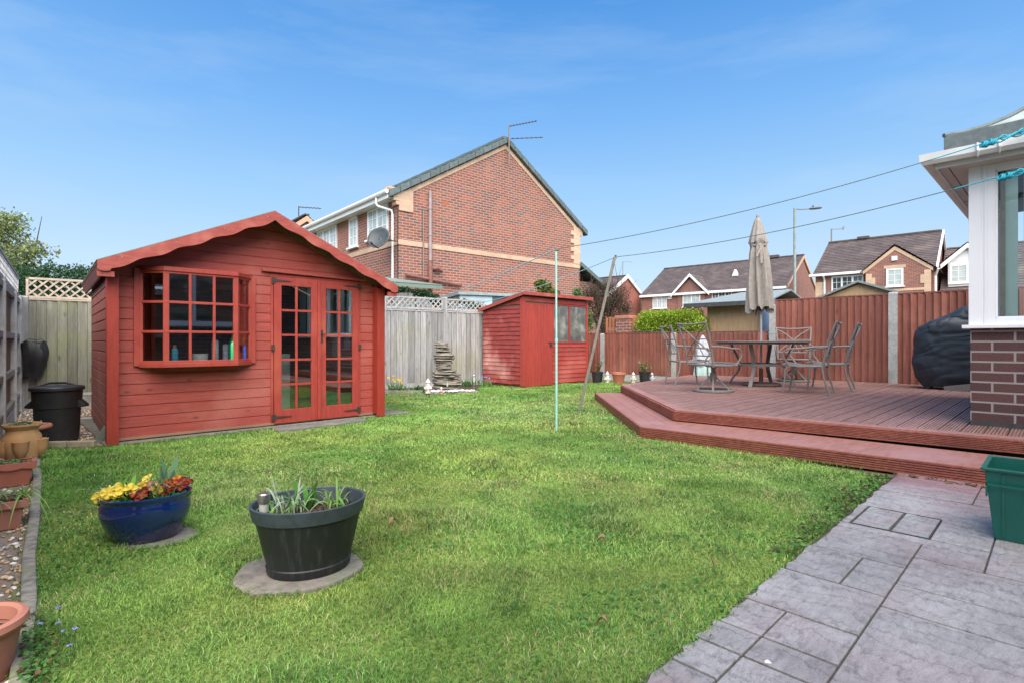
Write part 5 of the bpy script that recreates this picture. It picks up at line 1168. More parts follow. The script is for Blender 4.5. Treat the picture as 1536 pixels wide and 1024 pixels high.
# right house with buff edged front gable
RH=house('brick_house','brown roofed brick house with a buff edged front gable and white windows','' or (25.16,31.8),AZ2,8.4,6.3,5.62,8.2,m_brickF,m_tileB,20,over=.35)
m=MB(); m.box(-.42,-.36,2.2,6.6,5.38,5.54); m.box(-.36,-.003,2.2,6.6,5.38,5.40); m.build('fascia',m_upvc,RH)
gy0,gy1=.10,3.35; gc=1.85
m=MB(); m.quad((-.5,gy0,0),(-.5,gy1,0),(-.5,gy1,5.5),(-.5,gc,6.8),(-.5,gy0,5.5)); m.quad((-.5,gy0,0),(0,gy0,0),(0,gy0,5.5),(-.5,gy0,5.5)); m.quad((-.5,gy1,0),(0,gy1,0),(0,gy1,5.5),(-.5,gy1,5.5)); m.build('front_gable',m_brickF,RH,fix=False)
m=MB(); courses((-.62,gy0-.35,5.30),(3.4,gy0-.35,5.30),(3.4,gc,6.98),(-.62,gc,6.98),8,m,.03); courses((-.62,gy1+.3,5.38),(3.4,gy1+.3,5.38),(3.4,gc,6.98),(-.62,gc,6.98),8,m,.03); m.build('gable_roof',M('gable_clay_tile',(.17,.08,.065),(.12,.06,.05),6,rough=.85),RH,fix=False)
m=MB(); m.extr([(-.53,gy0-.1,5.42),(-.53,gc,6.86),(-.53,gy1+.15,5.48),(-.53,gy1+.15,5.26),(-.53,gc,6.62),(-.53,gy0-.1,5.20)],(.028,0,0))
for i in range(13):
    w1=.50 if (i//2)%2 else .32
    m.box(-.528,-.502,gy0,gy0+w1,1.9+.26*i,1.9+.26*(i+1)-.001); m.box(-.528,-.502,gy1-w1,gy1,1.9+.26*i,1.9+.26*(i+1)-.001)
m.box(-.526,-.502,gy0,gy1,4.10,4.24)
m.box(-.526,-.502,gc-.75,gc+.65,5.0,5.22) if False else m.box(-.526,-.502,1.30,2.40,5.52,5.70)
m.build('gable_trim',m_buff,RH); m=MB(); m.box(-.03,-.003,5.75,6.3,2,5.0)
m.build('quoin',m_buff,RH)
win(RH,'x',1.42,2.28,4.40,5.50,1,off=-.502,fr=.10); win(RH,'x',3.55,5.35,4.10,5.32,3,off=-.002,pane=m_paneD,fr=.09)
m=MB(); m.box(-.60,-.502,1.72,2.0,5.98,6.24); m.build('alarm_box',m_upvc,RH)
m=MB(); m.tube([(-.45,5.75,5.4),(-.08,5.75,5.1),(-.08,5.75,.1)],.06,6); m.build('downpipe',m_upvc,RH); m=MB(); m.tube([(-.62,-.25,5.3),(-.3,-.1,4.9),(-.25,-.1,.1)],.06,6); m.build('downpipe',m_upvc,RH)
m=MB(); m.extr([(-.2,-.22,5.56),(4.2,-.22,8.3),(8.6,-.22,5.56),(8.6,-.22,5.38),(4.2,-.22,8.1),(-.2,-.22,5.38)],(0,.1,0)); m.build('bargeboard',m_upvc,RH)
m=MB(); m.box(4.0,4.45,3.9,4.6,8.3,8.45); m.build('ridge_vent',m_tileB,RH)
m=MB(); m.box(4.07,4.33,0,6.4,8.29,8.34); m.build('moss',m_moss,RH)
r_=T('tv_aerial','grey pole aerial behind the buff edged brick house','aerial',(23.6,39.4,7.4),0); m=MB(); m.tube([(0,0,0),(0,0,1.95)],.045,6); m.build('mast',m_metalT,r_); m=MB(); m.bar((0,0,1.9),(.85,0,1.95),.05,.05); m.tube([(.85,0,1.9),(.9,0,2.1)],.06,6); m.build('aerial_boom',m_metalT,r_)
# dormer house
DH=house('dormer_house','grey roofed house with a white boarded dormer, partly hidden by the conservatory','' or (30.3,29.6),AZ2,8.0,5.0,4.05,7.2,m_brickF,m_tileB,20,over=.35)
m=MB(); m.box(.3,3.0,2.9,4.75,4.4,6.0); m.extr([(.3,2.75,5.95),(.3,3.82,6.85),(.3,4.9,5.95)],(3.6,0,0)); m.build('dormer',m_upvc,DH)
m=MB(); courses((.05,2.5,5.85),(3.9,2.5,5.85),(3.9,3.82,7.05),(.05,3.82,7.05),5,m); courses((.05,5.15,5.85),(3.9,5.15,5.85),(3.9,3.82,7.05),(.05,3.82,7.05),5,m); m.build('dormer_roof',M('dormer_clay_tile',(.20,.10,.085),(.14,.075,.065),6,rough=.85),DH,fix=False)
m=MB()
for (ya,yb) in ((2.55,3.82),(5.1,3.82)): m.extr([(.04,ya,5.80),(.04,yb,6.98),(.04,yb,6.70),(.04,ya,5.52)],(.06,0,0))
m.build('bargeboard',m_upvc,DH); win(DH,'x',2.98,4.67,4.6,5.75,2,off=.298,fr=.10)

# ============================================================ outbuildings beyond the fences
# green felt roofed shed behind the grey fence
d_=RD; ang=math.atan2(RD.y,RD.x)
r_=T('garden_shed','grey timber shed with a green felt pent roof behind the grey fence','shed',(*[ (RA+RD*(RL-1.65)+Vector((-RD.y,RD.x))*.75)[i] for i in (0,1)],0),ang)
m=MB(); m.box(.1,2.05,.12,1.9,0,2.25); m.build('wall',m_gfence,r_)
m=MB(); m.extr([(-.5,-.05,2.37),(2.25,-.05,2.37),(2.25,-.05,2.27),(-.5,-.05,2.27)],(0,.03,0)); m.extr([(-.5,-.05,2.38),(2.25,-.05,2.38),(1.75,2.0,2.72),(-.5,2.0,2.72)],(0,0,-.03)); m.build('roof',m_felt,r_)
r_=T('lean_to','pale blue framed lean-to with a flat grey roof against the brick house','lean-to',(-1.45,14.75,0),R(22))
m=MB(); m.box(0,2.0,0,1.5,0,2.30); m.build('wall',m_gfence,r_); m=MB(); m.box(.0,.95,-.03,-.002,1.95,2.30); m.build('panel',M('pale_blue_panel',(.40,.55,.62),(.34,.48,.55),4,rough=.6),r_)
m=MB(); m.box(.95,2.0,-.02,-.002,1.95,2.29); m.build('window',m_paneD,r_); m=MB(); m.box(-.06,2.1,-.1,1.6,2.30,2.38); m.build('roof',M('flat_roof_felt',(.30,.36,.37),(.22,.27,.28),8,rough=.9),r_)
# timber garage behind the low fence
def f45(s,off): v=FA+FD*s+Vector((.7071,.7071))*off; return (v.x,v.y)
r_=T('timber_shed','light timber shed with an overhanging grey felt roof behind the low fence','shed',(*f45(posts[1]+.36,1.0),0),R(-45))
m=MB(); m.box(.0,1.45,0,2.4,0,1.96); m.build('wall',m_ltimb,r_)
m=MB(); m.box(1.34,1.46,-.05,-.002,0,2.0); m.build('white_post',m_concP,r_)
m=MB(); m.extr([(-.45,-.35,1.93),(1.65,-.35,1.93),(1.65,1.0,2.25),(.45,1.0,2.25)],(0,0,.035)); m.extr([(-.45,2.6,1.93),(1.65,2.6,1.93),(1.65,1.0,2.25),(.45,1.0,2.25)],(0,0,.035)); m.extr([(-.45,-.35,1.93),(.45,1.0,2.25),(-.45,2.6,1.93)],(0,0,.035)); m.build('roof',M('slate_grey_felt',(.24,.29,.31),(.17,.21,.23),20,rough=.9),r_)
m=MB(); m.extr([(-.45,-.36,1.86),(1.65,-.36,1.86),(1.65,-.36,1.96),(-.45,-.36,1.96)],(0,-.03,0)); m.build('fascia',M('dark_fascia',(.06,.065,.07),(.04,.045,.05),10,rough=.7),r_)
m=MB(); m.lathe([(.15,0),(.16,1.90),(.14,1.95)],16); tag(m.build('water_butt',M('blue_grey_butt',(.09,.14,.22),(.07,.11,.18),6,rough=.5),None,loc=(*f45(posts[2]-.20,.5),0),smooth=True),'dark blue water butt behind the fence beside the timber shed','water butt')
r_=T('garage_gable','small light timber gable with grey felt edges behind the tall fence','garage',(*f45(posts[2]+.15,2.3),0),R(-45))
m=MB(); m.quad((0,0,0),(2.0,0,0),(2.0,0,1.95),(1.0,0,2.33),(0,0,1.95)); m.quad((0,0,0),(0,2.4,0),(0,2.4,1.95),(0,0,1.95)); m.quad((2,0,0),(2,2.4,0),(2,2.4,1.95),(2,0,1.95)); m.build('wall',m_ltimb,r_,fix=False)
m=MB(); m.extr([(-.2,-.12,1.88),(1,-.12,2.36),(1,2.5,2.36),(-.2,2.5,1.88)],(0,0,.05)); m.extr([(2.2,-.12,1.88),(1,-.12,2.36),(1,2.5,2.36),(2.2,2.5,1.88)],(0,0,.05)); m.build('roof',M('grey_edge_felt',(.24,.28,.28),(.18,.21,.21),20,rough=.9),r_)
# brick piers and orange picket fence
o0=2.0
for i,(s_,lab,tr_) in enumerate(((posts[0]-.08,'brick pier with a terracotta cap nearest the small red shed',0),(posts[0]+1.05,'brick pier with a diamond trellis panel left of the clipped hedge',1))):
    r_=T('brick_pier',lab,'pier',(*f45(s_,o0*.6),0),R(-45),'brick piers beyond the low fence'); m=MB(); m.box(-.22,.22,-.15,.15,0,1.66); m.build('pier',m_brickH,r_); m=MB(); m.box(-.25,.25,-.18,.18,1.66,1.76); m.build('cap',m_terra,r_,bevel=.01)
    if tr_:
        m=MB()
        for k in range(-3,5):
            for sg in (1,-1):
                x0=k*.11-.2; pa=(x0,1.25);pb=(x0+.36*1,1.61)
                pts=[]
                for q_ in range(2): pass
                xa=max(-.2,x0);xb=min(.2,x0+.36)
                if xb-xa<.05: continue
                za,zb=1.25+(xa-x0),1.25+(xb-x0)
                if sg<0: za,zb=2.86-za,2.86-zb
                m.bar((xa,-.165,za),(xb,-.165,zb),.01,.018)
        m.build('trellis',m_trel,r_)
r_=T('picket_fence','orange brown picket fence between the two brick piers','fence',(*f45(posts[0]-.75,1.2),0),R(-45)); m=MB()
for k in range(22):
    x=k*.115
    if abs(x-.67)<.2 or abs(x-1.80)<.2: continue
    m.box(x,x+.075,-.012,.012,.3,1.72+.02*(k%2))
m.build('picket',m_orangeP,r_); m=MB(); m.box(0,2.5,.012,.05,.5,.58); m.box(0,2.5,.012,.05,1.35,1.43); m.build('rail',m_orangeP,r_)
# street lamp
r_=T('street_lamp','tall grey street lamp standing between the terrace and the right house','street lamp',(15.0,28.3,0),R(-25))
m=MB(); m.tube([(0,0,0),(0,0,4),(0,0,8.1)],[.10,.075,.06],10); m.build('pole',M('galvanised_pole',(.27,.31,.31),(.2,.24,.24),6,rough=.6),r_); m=MB(); m.tube([(0,0,8.05),(.3,0,8.0),(.75,0,7.98)],.03,6); m.build('arm',m_metalT,r_)
m=MB(); m.lathe([(.0,-.04),(.12,-.04),(.15,0),(.10,.06),(0,.07)],14,caps=False,sx=2.2,sy=1.0); o=m.build('lamp_head',M('lamp_head_grey',(.16,.17,.17),(.12,.13,.13),5,rough=.5),r_,smooth=True,loc=(.95,0,7.98)); m=MB(); m.tube([(.85,0,8.03),(.85,0,8.14)],.035,8); m.build('photocell',m_iron,r_)

# ============================================================ trees and shrubs
def crown(name,par,clumps,nleaf,size,cols,flat=0,asp=.55,shell=.55,mat=None):
    """leaf faces spread through clumps (x,y,z,rx,ry,rz)"""
    cl=np.array(clumps,float); wts=cl[:,3]*cl[:,4]*cl[:,5]; wts=wts**.75; wts/=wts.sum()
    idx=rng.choice(len(cl),nleaf,p=wts); d=rng.normal(0,1,(nleaf,3)); d/=np.linalg.norm(d,axis=1)[:,None]
    rad=(shell+(1-shell)*rng.random(nleaf))[:,None]**.8; lump=(1+.18*np.sin(d[:,0:1]*5+idx[:,None])*np.cos(d[:,1:2]*4+idx[:,None]*2))
    P=cl[idx,:3]+d*rad*cl[idx,3:6]*lump
    pal=np.array(cols); c=pal[rng.integers(0,len(pal),nleaf)]*(.7+.6*rng.random((nleaf,1)))*(.8+.4*((idx*7919)%13/13.))[:,None]
    v,f,c=leafquads(P,size,c,flat=flat,asp=asp); return raw(name,v,f,mat or m_leaf,par,cols=c)
def limbs(par,base,h,n,spread,r0,name='trunk',mat=None,top=None,seed=1):
    rd=random.Random(seed); m=MB(); b0=Vector(base); tp=b0+Vector((0,0,h*.45)); m.tube([b0,b0.lerp(tp,.5)+Vector((.02,.01,0)),tp],[r0,r0*.8,r0*.6],8)
    ends=[]
    for i in range(n):
        a=i*2.4+rd.random(); e=b0+Vector((math.cos(a)*spread*rd.uniform(.5,1),math.sin(a)*spread*rd.uniform(.5,1),h*rd.uniform(.75,1.05)))
        mid=tp.lerp(e,.5)+Vector((rd.uniform(-.1,.1)*spread,rd.uniform(-.1,.1)*spread,.06*h)); s_=b0.lerp(tp,rd.uniform(.55,1))
        m.tube([s_,mid,e],[r0*.45,r0*.28,r0*.10],6)
        for j in range(3):
            e2=mid.lerp(e,.3+.3*j)+Vector((rd.uniform(-.3,.3)*spread,rd.uniform(-.3,.3)*spread,rd.uniform(.05,.25)*h)); m.tube([mid.lerp(e,.2+.3*j),e2],[r0*.18,r0*.05],5)
    m.build(name,mat or m_bark,par)
# left: airy pale shrub beyond the side fence
r_=T('deciduous_tree','loose pale green tree rising beyond the left fence at the picture edge','tree',(-9.95,10.2,0))
limbs(r_,(0,0,0),2.7,12,.8,.08,seed=3)
cl=[(0,0,2.1,.9,.8,.6),(.35,-.1,2.5,.75,.7,.5),(-.3,.2,2.9,.8,.8,.5),(.55,.1,2.15,.55,.5,.4),(.1,0,3.15,.6,.6,.32),(.8,0,2.75,.38,.4,.2),(.35,0,3.35,.35,.4,.2),(-1.0,.2,2.5,1,.8,.9),(.75,-.1,2.25,.4,.4,.25),(.9,.05,2.0,.3,.3,.25),(-.5,0,3.45,.5,.5,.3)]
crown('crown',r_,cl,17000,.062,[[.22,.30,.10],[.16,.24,.07],[.30,.36,.16],[.24,.20,.12]],shell=.1)
r_=T('conifer_hedge','dark green clipped conifer hedge behind the pale trellis at left','hedge',(-8.05,9.45,0))
m=MB(); m.tube([(-.3,0,0),(-.3,0,2)],.05,6); m.tube([(.35,0,0),(.35,0,2)],.05,6); m.build('trunk',m_bark,r_)
crown('crown',r_,[(-.75+.22*i,.05*math.sin(i*2),z,.26,.3,.3) for i in range(8) for z in (1.35,1.7,2.08+.03*math.sin(i*3))],15000,.055,[[.03,.085,.04],[.045,.11,.045],[.02,.06,.035],[.06,.13,.05]],shell=.35)
# sparse background shrubs to the right of the summerhouse / seen through its window
r_=T('ivy','dark ivy growing along the shed eave behind the grey fence','ivy',tuple(RA+RD*(RL-.6))+(0,) if False else (*(RA+RD*(RL-.9)+Vector((-RD.y,RD.x))*.32),0),ang)
m=MB(); m.tube([(0,0,0),(.1,.05,1.2),(.05,.1,2.1)],.02,5); m.tube([(.6,0,0),(.7,.05,1.4),(.6,.1,2.1)],.018,5); m.build('stem',m_bark,r_)
crown('foliage',r_,[(.0,.1,2.14,.28,.15,.12),(.3,.05,2.17,.2,.12,.07),(.75,.05,2.12,.26,.12,.10),(1.05,.0,2.0,.18,.12,.14),(1.2,0,1.9,.22,.12,.10),(1.9,0,1.95,.25,.12,.08),(2.2,0,1.88,.3,.12,.08)],3600,.055,[[.03,.08,.03],[.05,.12,.04],[.02,.05,.025]],shell=.2)
r_=T('laurel_bush','yellow flecked laurel bush showing above the small shed roof','bush',(.86,14.3,0)); limbs(r_,(0,0,0),2.3,6,.3,.04,seed=5)
crown('crown',r_,[(0,0,2.45,.26,.26,.22),(-.13,0,2.55,.18,.2,.12),(.2,0,2.28,.25,.2,.14),(0,0,1.9,.4,.3,.4),(.34,0,2.2,.14,.14,.06)],1500,.105,[[.08,.17,.035],[.10,.20,.05],[.40,.36,.06],[.05,.12,.03]],shell=.3,asp=.4)
r_=T('twiggy_bush','brown leafed twiggy bush behind the fence beside the leaning wooden prop','bush',(3.15,18.2,0)); limbs(r_,(0,0,0),3.0,16,1.0,.06,seed=8)
crown('crown',r_,[(0,0,2.2,.8,.7,.65),(-.45,0,2.6,.5,.5,.35),(.45,0,2.5,.5,.5,.45),(0,0,2.85,.45,.4,.25),(.3,0,1.6,.8,.7,.6),(.75,0,2.1,.3,.4,.4)],15000,.055,[[.085,.06,.045],[.06,.045,.035],[.05,.07,.03],[.11,.075,.05]],shell=.1,asp=.35)
m=MB(); rd=random.Random(4)
for i in range(90):
    a=rd.uniform(0,6.28); s_=Vector((math.cos(a)*.5,math.sin(a)*.4,2.3+rd.uniform(-.3,.2))); m.tube([s_,s_+Vector((math.cos(a)*.3,.1*math.sin(a),.45+rd.uniform(0,.25)))*rd.uniform(.7,1.1)],[.008,.003],4)
m.build('twig',m_bark,r_)
r_=T('green_shrub','narrow mid green shrub in front of the twiggy brown bush','bush',(2.02,16.2,0)); limbs(r_,(0,0,0),2.2,6,.3,.03,seed=9)
crown('crown',r_,[(0,0,2.2,.26,.3,.35),(.05,0,1.75,.36,.3,.4),(-.05,0,2.5,.14,.2,.16),(.22,0,1.6,.26,.3,.4)],3600,.075,[[.10,.22,.06],[.07,.17,.05],[.16,.28,.09]],shell=.2,asp=.4)
hx,hy=4.02,13.72
r_=T('clipped_hedge','bright yellow green clipped hedge with a flat base on dark stems behind the low fence','hedge',(hx,hy,0),R(-38)); 
m=MB()
for i in range(7): x=-.75+i*.25; m.tube([(x*.6,0,.3),(x*.9,.02,1.0),(x,0,1.5)],[.03,.022,.012],6); m.tube([(x*.6,0,.8),(x*1.1+.1,.1,1.4)],.012,5)
m.build('stem',m_bark,r_)
crown('crown',r_,[(-.72+.13*i,y,z,.16,.19,.15+.02*math.sin(i*2.3+z*9)) for i in range(13) for y in (-.18,.18) for z in (1.36,1.52,1.68) if not (abs(i-6)>5 and z>1.6)],24000,.040,[[.30,.42,.035],[.22,.36,.03],[.42,.52,.06],[.16,.28,.03]],shell=.45,asp=.6)
r_=T('dark_undergrowth','dark evergreen undergrowth beneath the clipped hedge','bush',(hx+.1,hy+.35,0),R(-38)); m=MB(); m.tube([(0,0,0),(0,0,1)],.03,5); m.build('stem',m_bark,r_)
crown('crown',r_,[(-.9+.3*i,0,z,.3,.2,.25) for i in range(7) for z in (.9,1.15)],5000,.05,[[.02,.035,.02],[.03,.05,.025]],shell=.1)
# distant planting seen through the summerhouse side window: a shrub beside it
r_=T('garden_shrub','green shrub behind the summerhouse glimpsed through its windows','bush',(*(sh(4.2,3.6)[:2]),0) if False else (-3.35,9.35,0)); limbs(r_,(0,0,0),1.5,5,.3,.03,seed=12)
crown('crown',r_,[(0,0,1.35,.4,.3,.35),(.1,0,.9,.4,.3,.4)],2500,.06,[[.12,.24,.05],[.18,.32,.08]],shell=.2)

def strap_leaves(name,par,cx,cy,z,n,ln,wd,cols,spread=.6,mat=None,rad=.05,curl=1.0,sx=1,sy=1):
    V=[];F=[];Cc=[];k=0
    for i in range(n):
        a=rng.random()*6.283; r0=rad*math.sqrt(rng.random()); a0=rng.random()*6.283
        x,y=cx+r0*math.cos(a0)*sx,cy+r0*math.sin(a0)*sy; L_=ln*(.6+.6*rng.random()); sp=spread*(.4+.9*rng.random()); c=np.array(cols[rng.integers(len(cols))])*(.75+.5*rng.random())
        ns=7
        for j in range(ns+1):
            t_=j/ns; hx_=L_*sp*(t_**1.3); hz=L_*(t_-curl*.75*sp*t_**2.4); w2=wd*.5*math.sin(math.pi*min(1,.12+.88*t_))**.7*(1 if j<ns else .1)
            px_,py_=x+math.cos(a)*hx_,y+math.sin(a)*hx_
            V+=[(px_-math.sin(a)*w2,py_+math.cos(a)*w2,z+hz),(px_+math.sin(a)*w2,py_-math.cos(a)*w2,z+hz+w2*.25)]; Cc+=[c,c]
        for j in range(ns): F.append((k+2*j,k+2*j+1,k+2*j+3,k+2*j+2))
        k+=2*(ns+1)
    return raw(name,np.array(V),np.array(F),mat or m_leaf,par,cols=np.array(Cc))
def flowers(name,par,pts,size,cols,centre=None):
    for p_ in pts: one_flower(name,par,[p_],size,cols,centre)
def one_flower(name,par,pts,size,cols,centre=None):
    V=[];F=[];Cc=[];k=0
    for (x,y,z) in pts:
        c=np.array(cols[rng.integers(len(cols))]); a0=rng.random()*6; tilt=Vector((rng.normal(0,.35)+.0,-.75+rng.normal(0,.3),.55)).normalized(); e1=tilt.cross(Vector((0,0,1))).normalized(); e2=tilt.cross(e1)
        for i in range(5):
            a=a0+i*1.2566; s_=size*(.85+.3*rng.random()); P=Vector((x,y,z)); di=e1*math.cos(a)+e2*math.sin(a); si=e1*-math.sin(a)+e2*math.cos(a); cc=c*(.85+.3*rng.random()); mid=cc*.55+(np.array(centre) if centre is not None else cc)*.45
            q=[P+tilt*.002*i]+[P+di*s_*u_+si*s_*w_+tilt*(h_+.002*i) for u_,w_,h_ in ((.38,.34,.006),(.72,.46,.010),(1.0,.24,.004),(1.04,-.05,.000),(.95,-.30,.005),(.68,-.47,.011),(.36,-.32,.007))]
            V+=[tuple(v) for v in q]; Cc+=[mid]+[cc*.9]+[cc]*5+[cc*.9]
            for t_ in range(6): F.append((k,k+t_+1,k+t_+2))
            k+=8
    return raw(name,np.array(V),np.array(F),m_petal,par,cols=np.array(Cc))

# ============================================================ planters on the lawn
def pot(name,label,loc,prof,mat,soilz=None,soilr=None,sx=1,sy=1,rz=0,group=None,n=48,cat='plant pot',rim=None,rimmat=None,smooth=True):
    r_=T(name,label,cat,loc,rz,group); m=MB(); m.lathe(prof,n,sx=sx,sy=sy,caps=True); m.f=m.f[:-1]; m.build('pot_body',mat,r_,smooth=smooth,fix=False)
    if rim: m=MB(); m.lathe(rim,n,sx=sx,sy=sy,caps=False); m.build('rim',rimmat or mat,r_,smooth=True)
    if soilz:
        m=MB(); bm_=[(0.001,soilz+.012),(soilr*.4,soilz+.010),(soilr*.8,soilz+.004),(soilr,soilz-.004)]; m.lathe(bm_,n,sx=sx,sy=sy,caps=False)
        for i,v in enumerate(m.v): m.v[i]=(v[0],v[1],v[2]+.012*mnoise.noise(Vector((v[0]*30,v[1]*30,1))))
        m.build('soil',m_soil,r_,smooth=False)
    return r_
bp=pot('oval_planter','glossy cobalt blue oval planter full of yellow and maroon pansies on the lawn',(BLUEP[0],BLUEP[1],.004),[(.10,0),(.120,.0),(.132,.008),(.142,.022),(.163,.060),(.182,.105),(.192,.150),(.191,.180),(.184,.200),(.187,.210),(.196,.220),(.197,.228),(.189,.231),(.177,.220),(.172,.19),(.155,.10),(.12,.03)],m_blue,.185,.172,sx=1.03,sy=.80,rz=R(24))
strap_leaves('tulip_leaf',bp,.06,.03,.19,5,.19,.050,[[.22,.40,.22],[.28,.46,.30]],.28,rad=.04,curl=.1)
strap_leaves('leaf',bp,-.02,0,.19,46,.18,.010,[[.12,.28,.07],[.32,.42,.30],[.09,.22,.05]],.75,rad=.16,sy=.6)
strap_leaves('broad_leaf',bp,-.05,0,.19,14,.15,.028,[[.16,.36,.05],[.12,.30,.05]],.5,rad=.10,curl=.6,sy=.6)
n=1300; a_=rng.random(n)*6.283; r0=.185*np.sqrt(rng.random(n)); P=np.stack([r0*np.cos(a_)*1.05,r0*np.sin(a_)*.7,  .195+.07*rng.random(n)*(1-r0/.25)],1)
v,f,c=leafquads(P,.03,np.array([.07,.18,.04])*(.6+.9*rng.random((n,1))),asp=.6); raw('foliage',v,f,m_leaf,bp,cols=c)
rg=lambda cx,cy,cz,s_,k: [(cx+rng.normal(0,s_),cy+rng.normal(0,s_*.6),cz+rng.normal(0,s_*.35)) for _ in range(k)]
flowers('yellow_pansy',bp,rg(-.115,-.045,.258,.026,7)+rg(-.155,-.02,.235,.018,4)+rg(-.085,-.05,.27,.02,4),.029,[[.85,.74,.16],[.90,.82,.30],[.82,.68,.10]],[.85,.55,.03])
flowers('yellow_pansy',bp,[(.0,.06,.285)],.026,[[.85,.70,.12]],[.8,.5,.03])
flowers('maroon_pansy',bp,rg(.005,-.055,.250,.028,5)+rg(.06,-.06,.235,.022,4)+rg(.115,.0,.262,.03,6)+rg(.16,.02,.262,.02,4),.027,[[.22,.015,.02],[.30,.03,.02],[.16,.01,.03]],[.6,.25,.02])
flowers('orange_pansy',bp,rg(.07,-.065,.24,.02,2)+rg(.10,.02,.27,.02,3)+rg(-.035,-.06,.265,.015,2),.023,[[.75,.25,.02],[.65,.45,.05]],[.05,.01,.01])
flowers('pink_pansy',bp,rg(.02,-.03,.258,.012,2),.032,[[.52,.20,.19],[.45,.17,.15]],[.7,.5,.1])
kp_=pot('barrel_planter','large black oval barrel planter with a pale grey rim on a round stone',(PLANT[0],PLANT[1],.022),[(.165,0),(.178,.0),(.184,.008),(.188,.035),(.184,.040),(.205,.12),(.232,.235),(.236,.237),(.222,.237),(.20,.16),(.17,.06)],m_blackW,.225,.222,sx=1.06,sy=.90,rz=R(28),rim=[(.236,.232),(.243,.236),(.255,.286),(.256,.293),(.248,.296),(.242,.292),(.232,.24),(.222,.20)],rimmat=m_blackR)
strap_leaves('leaf',kp_,-.08,.05,.225,46,.19,.0095,[[.30,.40,.26],[.16,.32,.09],[.38,.46,.34]],.85,rad=.07)
strap_leaves('leaf',kp_,-.16,-.06,.22,12,.13,.010,[[.14,.33,.05],[.10,.26,.05]],.7,rad=.03)
strap_leaves('broad_leaf',kp_,.0,.08,.225,8,.16,.026,[[.12,.33,.06],[.16,.38,.08]],.45,rad=.05,curl=.5)
strap_leaves('leaf',kp_,.12,.02,.225,22,.18,.010,[[.32,.42,.20],[.18,.33,.08]],.7,rad=.05,curl=1.3)
strap_leaves('broad_leaf',kp_,.16,-.01,.22,4,.11,.018,[[.16,.36,.07]],.6,rad=.04)
P=np.stack([*(lambda a,r:(r*np.cos(a)*1.05,r*np.sin(a)*.88))(rng.random(900)*6.283,.215*np.sqrt(rng.random(900))),.232+.006*rng.random(900)],1)
v,f,c=pebbles(P,.006,np.array([.10,.06,.04])*(.4+1.4*rng.random((900,1)))); raw('soil_crumb',v,f,m_pebb,kp_,cols=c)['kind']='stuff'
r_=T('solar_light','small brushed steel solar light stuck in the black barrel planter','solar light',(-1.035,2.225,.238)); m=MB(); m.lathe([(.007,-.03),(.007,.055)],12); m.build('stake',m_steel,r_,smooth=True); m=MB(); m.lathe([(.017,.055),(.019,.06),(.019,.10)],16); m.build('lens',M('light_lens',(.55,.58,.50),(.45,.48,.4),5,rough=.15),r_,smooth=True); m=MB(); m.lathe([(.024,.095),(.025,.10),(.025,.13),(.021,.134)],18); m.build('cap',m_steel,r_,smooth=True); m=MB(); m.box(-.013,.013,-.013,.013,.1345,.136); m.build('solar_cell',m_paneD,r_)
def stone(name,label,x,y,rx,ry,h,seed,rz=0):
    m=MB(); n=48
    P=[((rx*(1+.035*math.sin(3*a+seed)+.02*math.sin(7*a+seed*2)))*math.cos(a),(ry*(1+.035*math.sin(2*a+seed)))*math.sin(a)) for a in [2*math.pi*i/n for i in range(n)]]
    m.prism(P,-.01,h); tag(m.build(name,m_slab,None,loc=(x,y,0),rz=rz,bevel=.008),label,'stone slab')
stone('stepping_stone','round grey stone slab under the black barrel planter',PLANT[0]-.04,PLANT[1]-.02,.262,.222,.022,1,R(10))
stone('stepping_stone','sunken brown stone slab under the blue oval planter',BLUEP[0]+.055,BLUEP[1]+.01,.19,.15,.006,4,R(30))
kp_.scale=(.88,.88,1.0)
# ============================================================ left strip: bin, pots, troughs
bn_=T('rubbish_bin','black round plastic bin with side handles and a domed lid','bin',(-4.62,5.42,0),R(20))
m=MB(); m.lathe([(.155,0),(.172,.01),(.180,.12),(.188,.34),(.196,.345),(.203,.50),(.205,.53)],40); m.build('body',m_black,bn_,smooth=True)
m=MB(); m.lathe([(.212,.515),(.222,.52),(.222,.545),(.212,.555),(.205,.548),(.06,.565),(.0,.566)],40,caps=False); m.build('lid',m_black,bn_,smooth=True)
m=MB(); m.extr([(-.19,0,.552),(-.06,0,.598),(.06,0,.598),(.19,0,.552),(.06,0,.575),(-.06,0,.575)],(0,.03,0)); m.build('lid_handle',m_black,bn_,bevel=.003)
for sg in (-1,1):
    m=MB(); m.extr([(sg*.19,-.06,.40),(sg*.25,-.05,.345),(sg*.25,.05,.345),(sg*.19,.06,.40)],(0,0,.02)); m.extr([(sg*.19,-.06,.34),(sg*.25,-.05,.345),(sg*.19,-.06,.41)],(0,.012,0)); m.extr([(sg*.19,.048,.34),(sg*.25,.038,.345),(sg*.19,.048,.41)],(0,.012,0)); m.build('side_handle',m_black,bn_,bevel=.003)
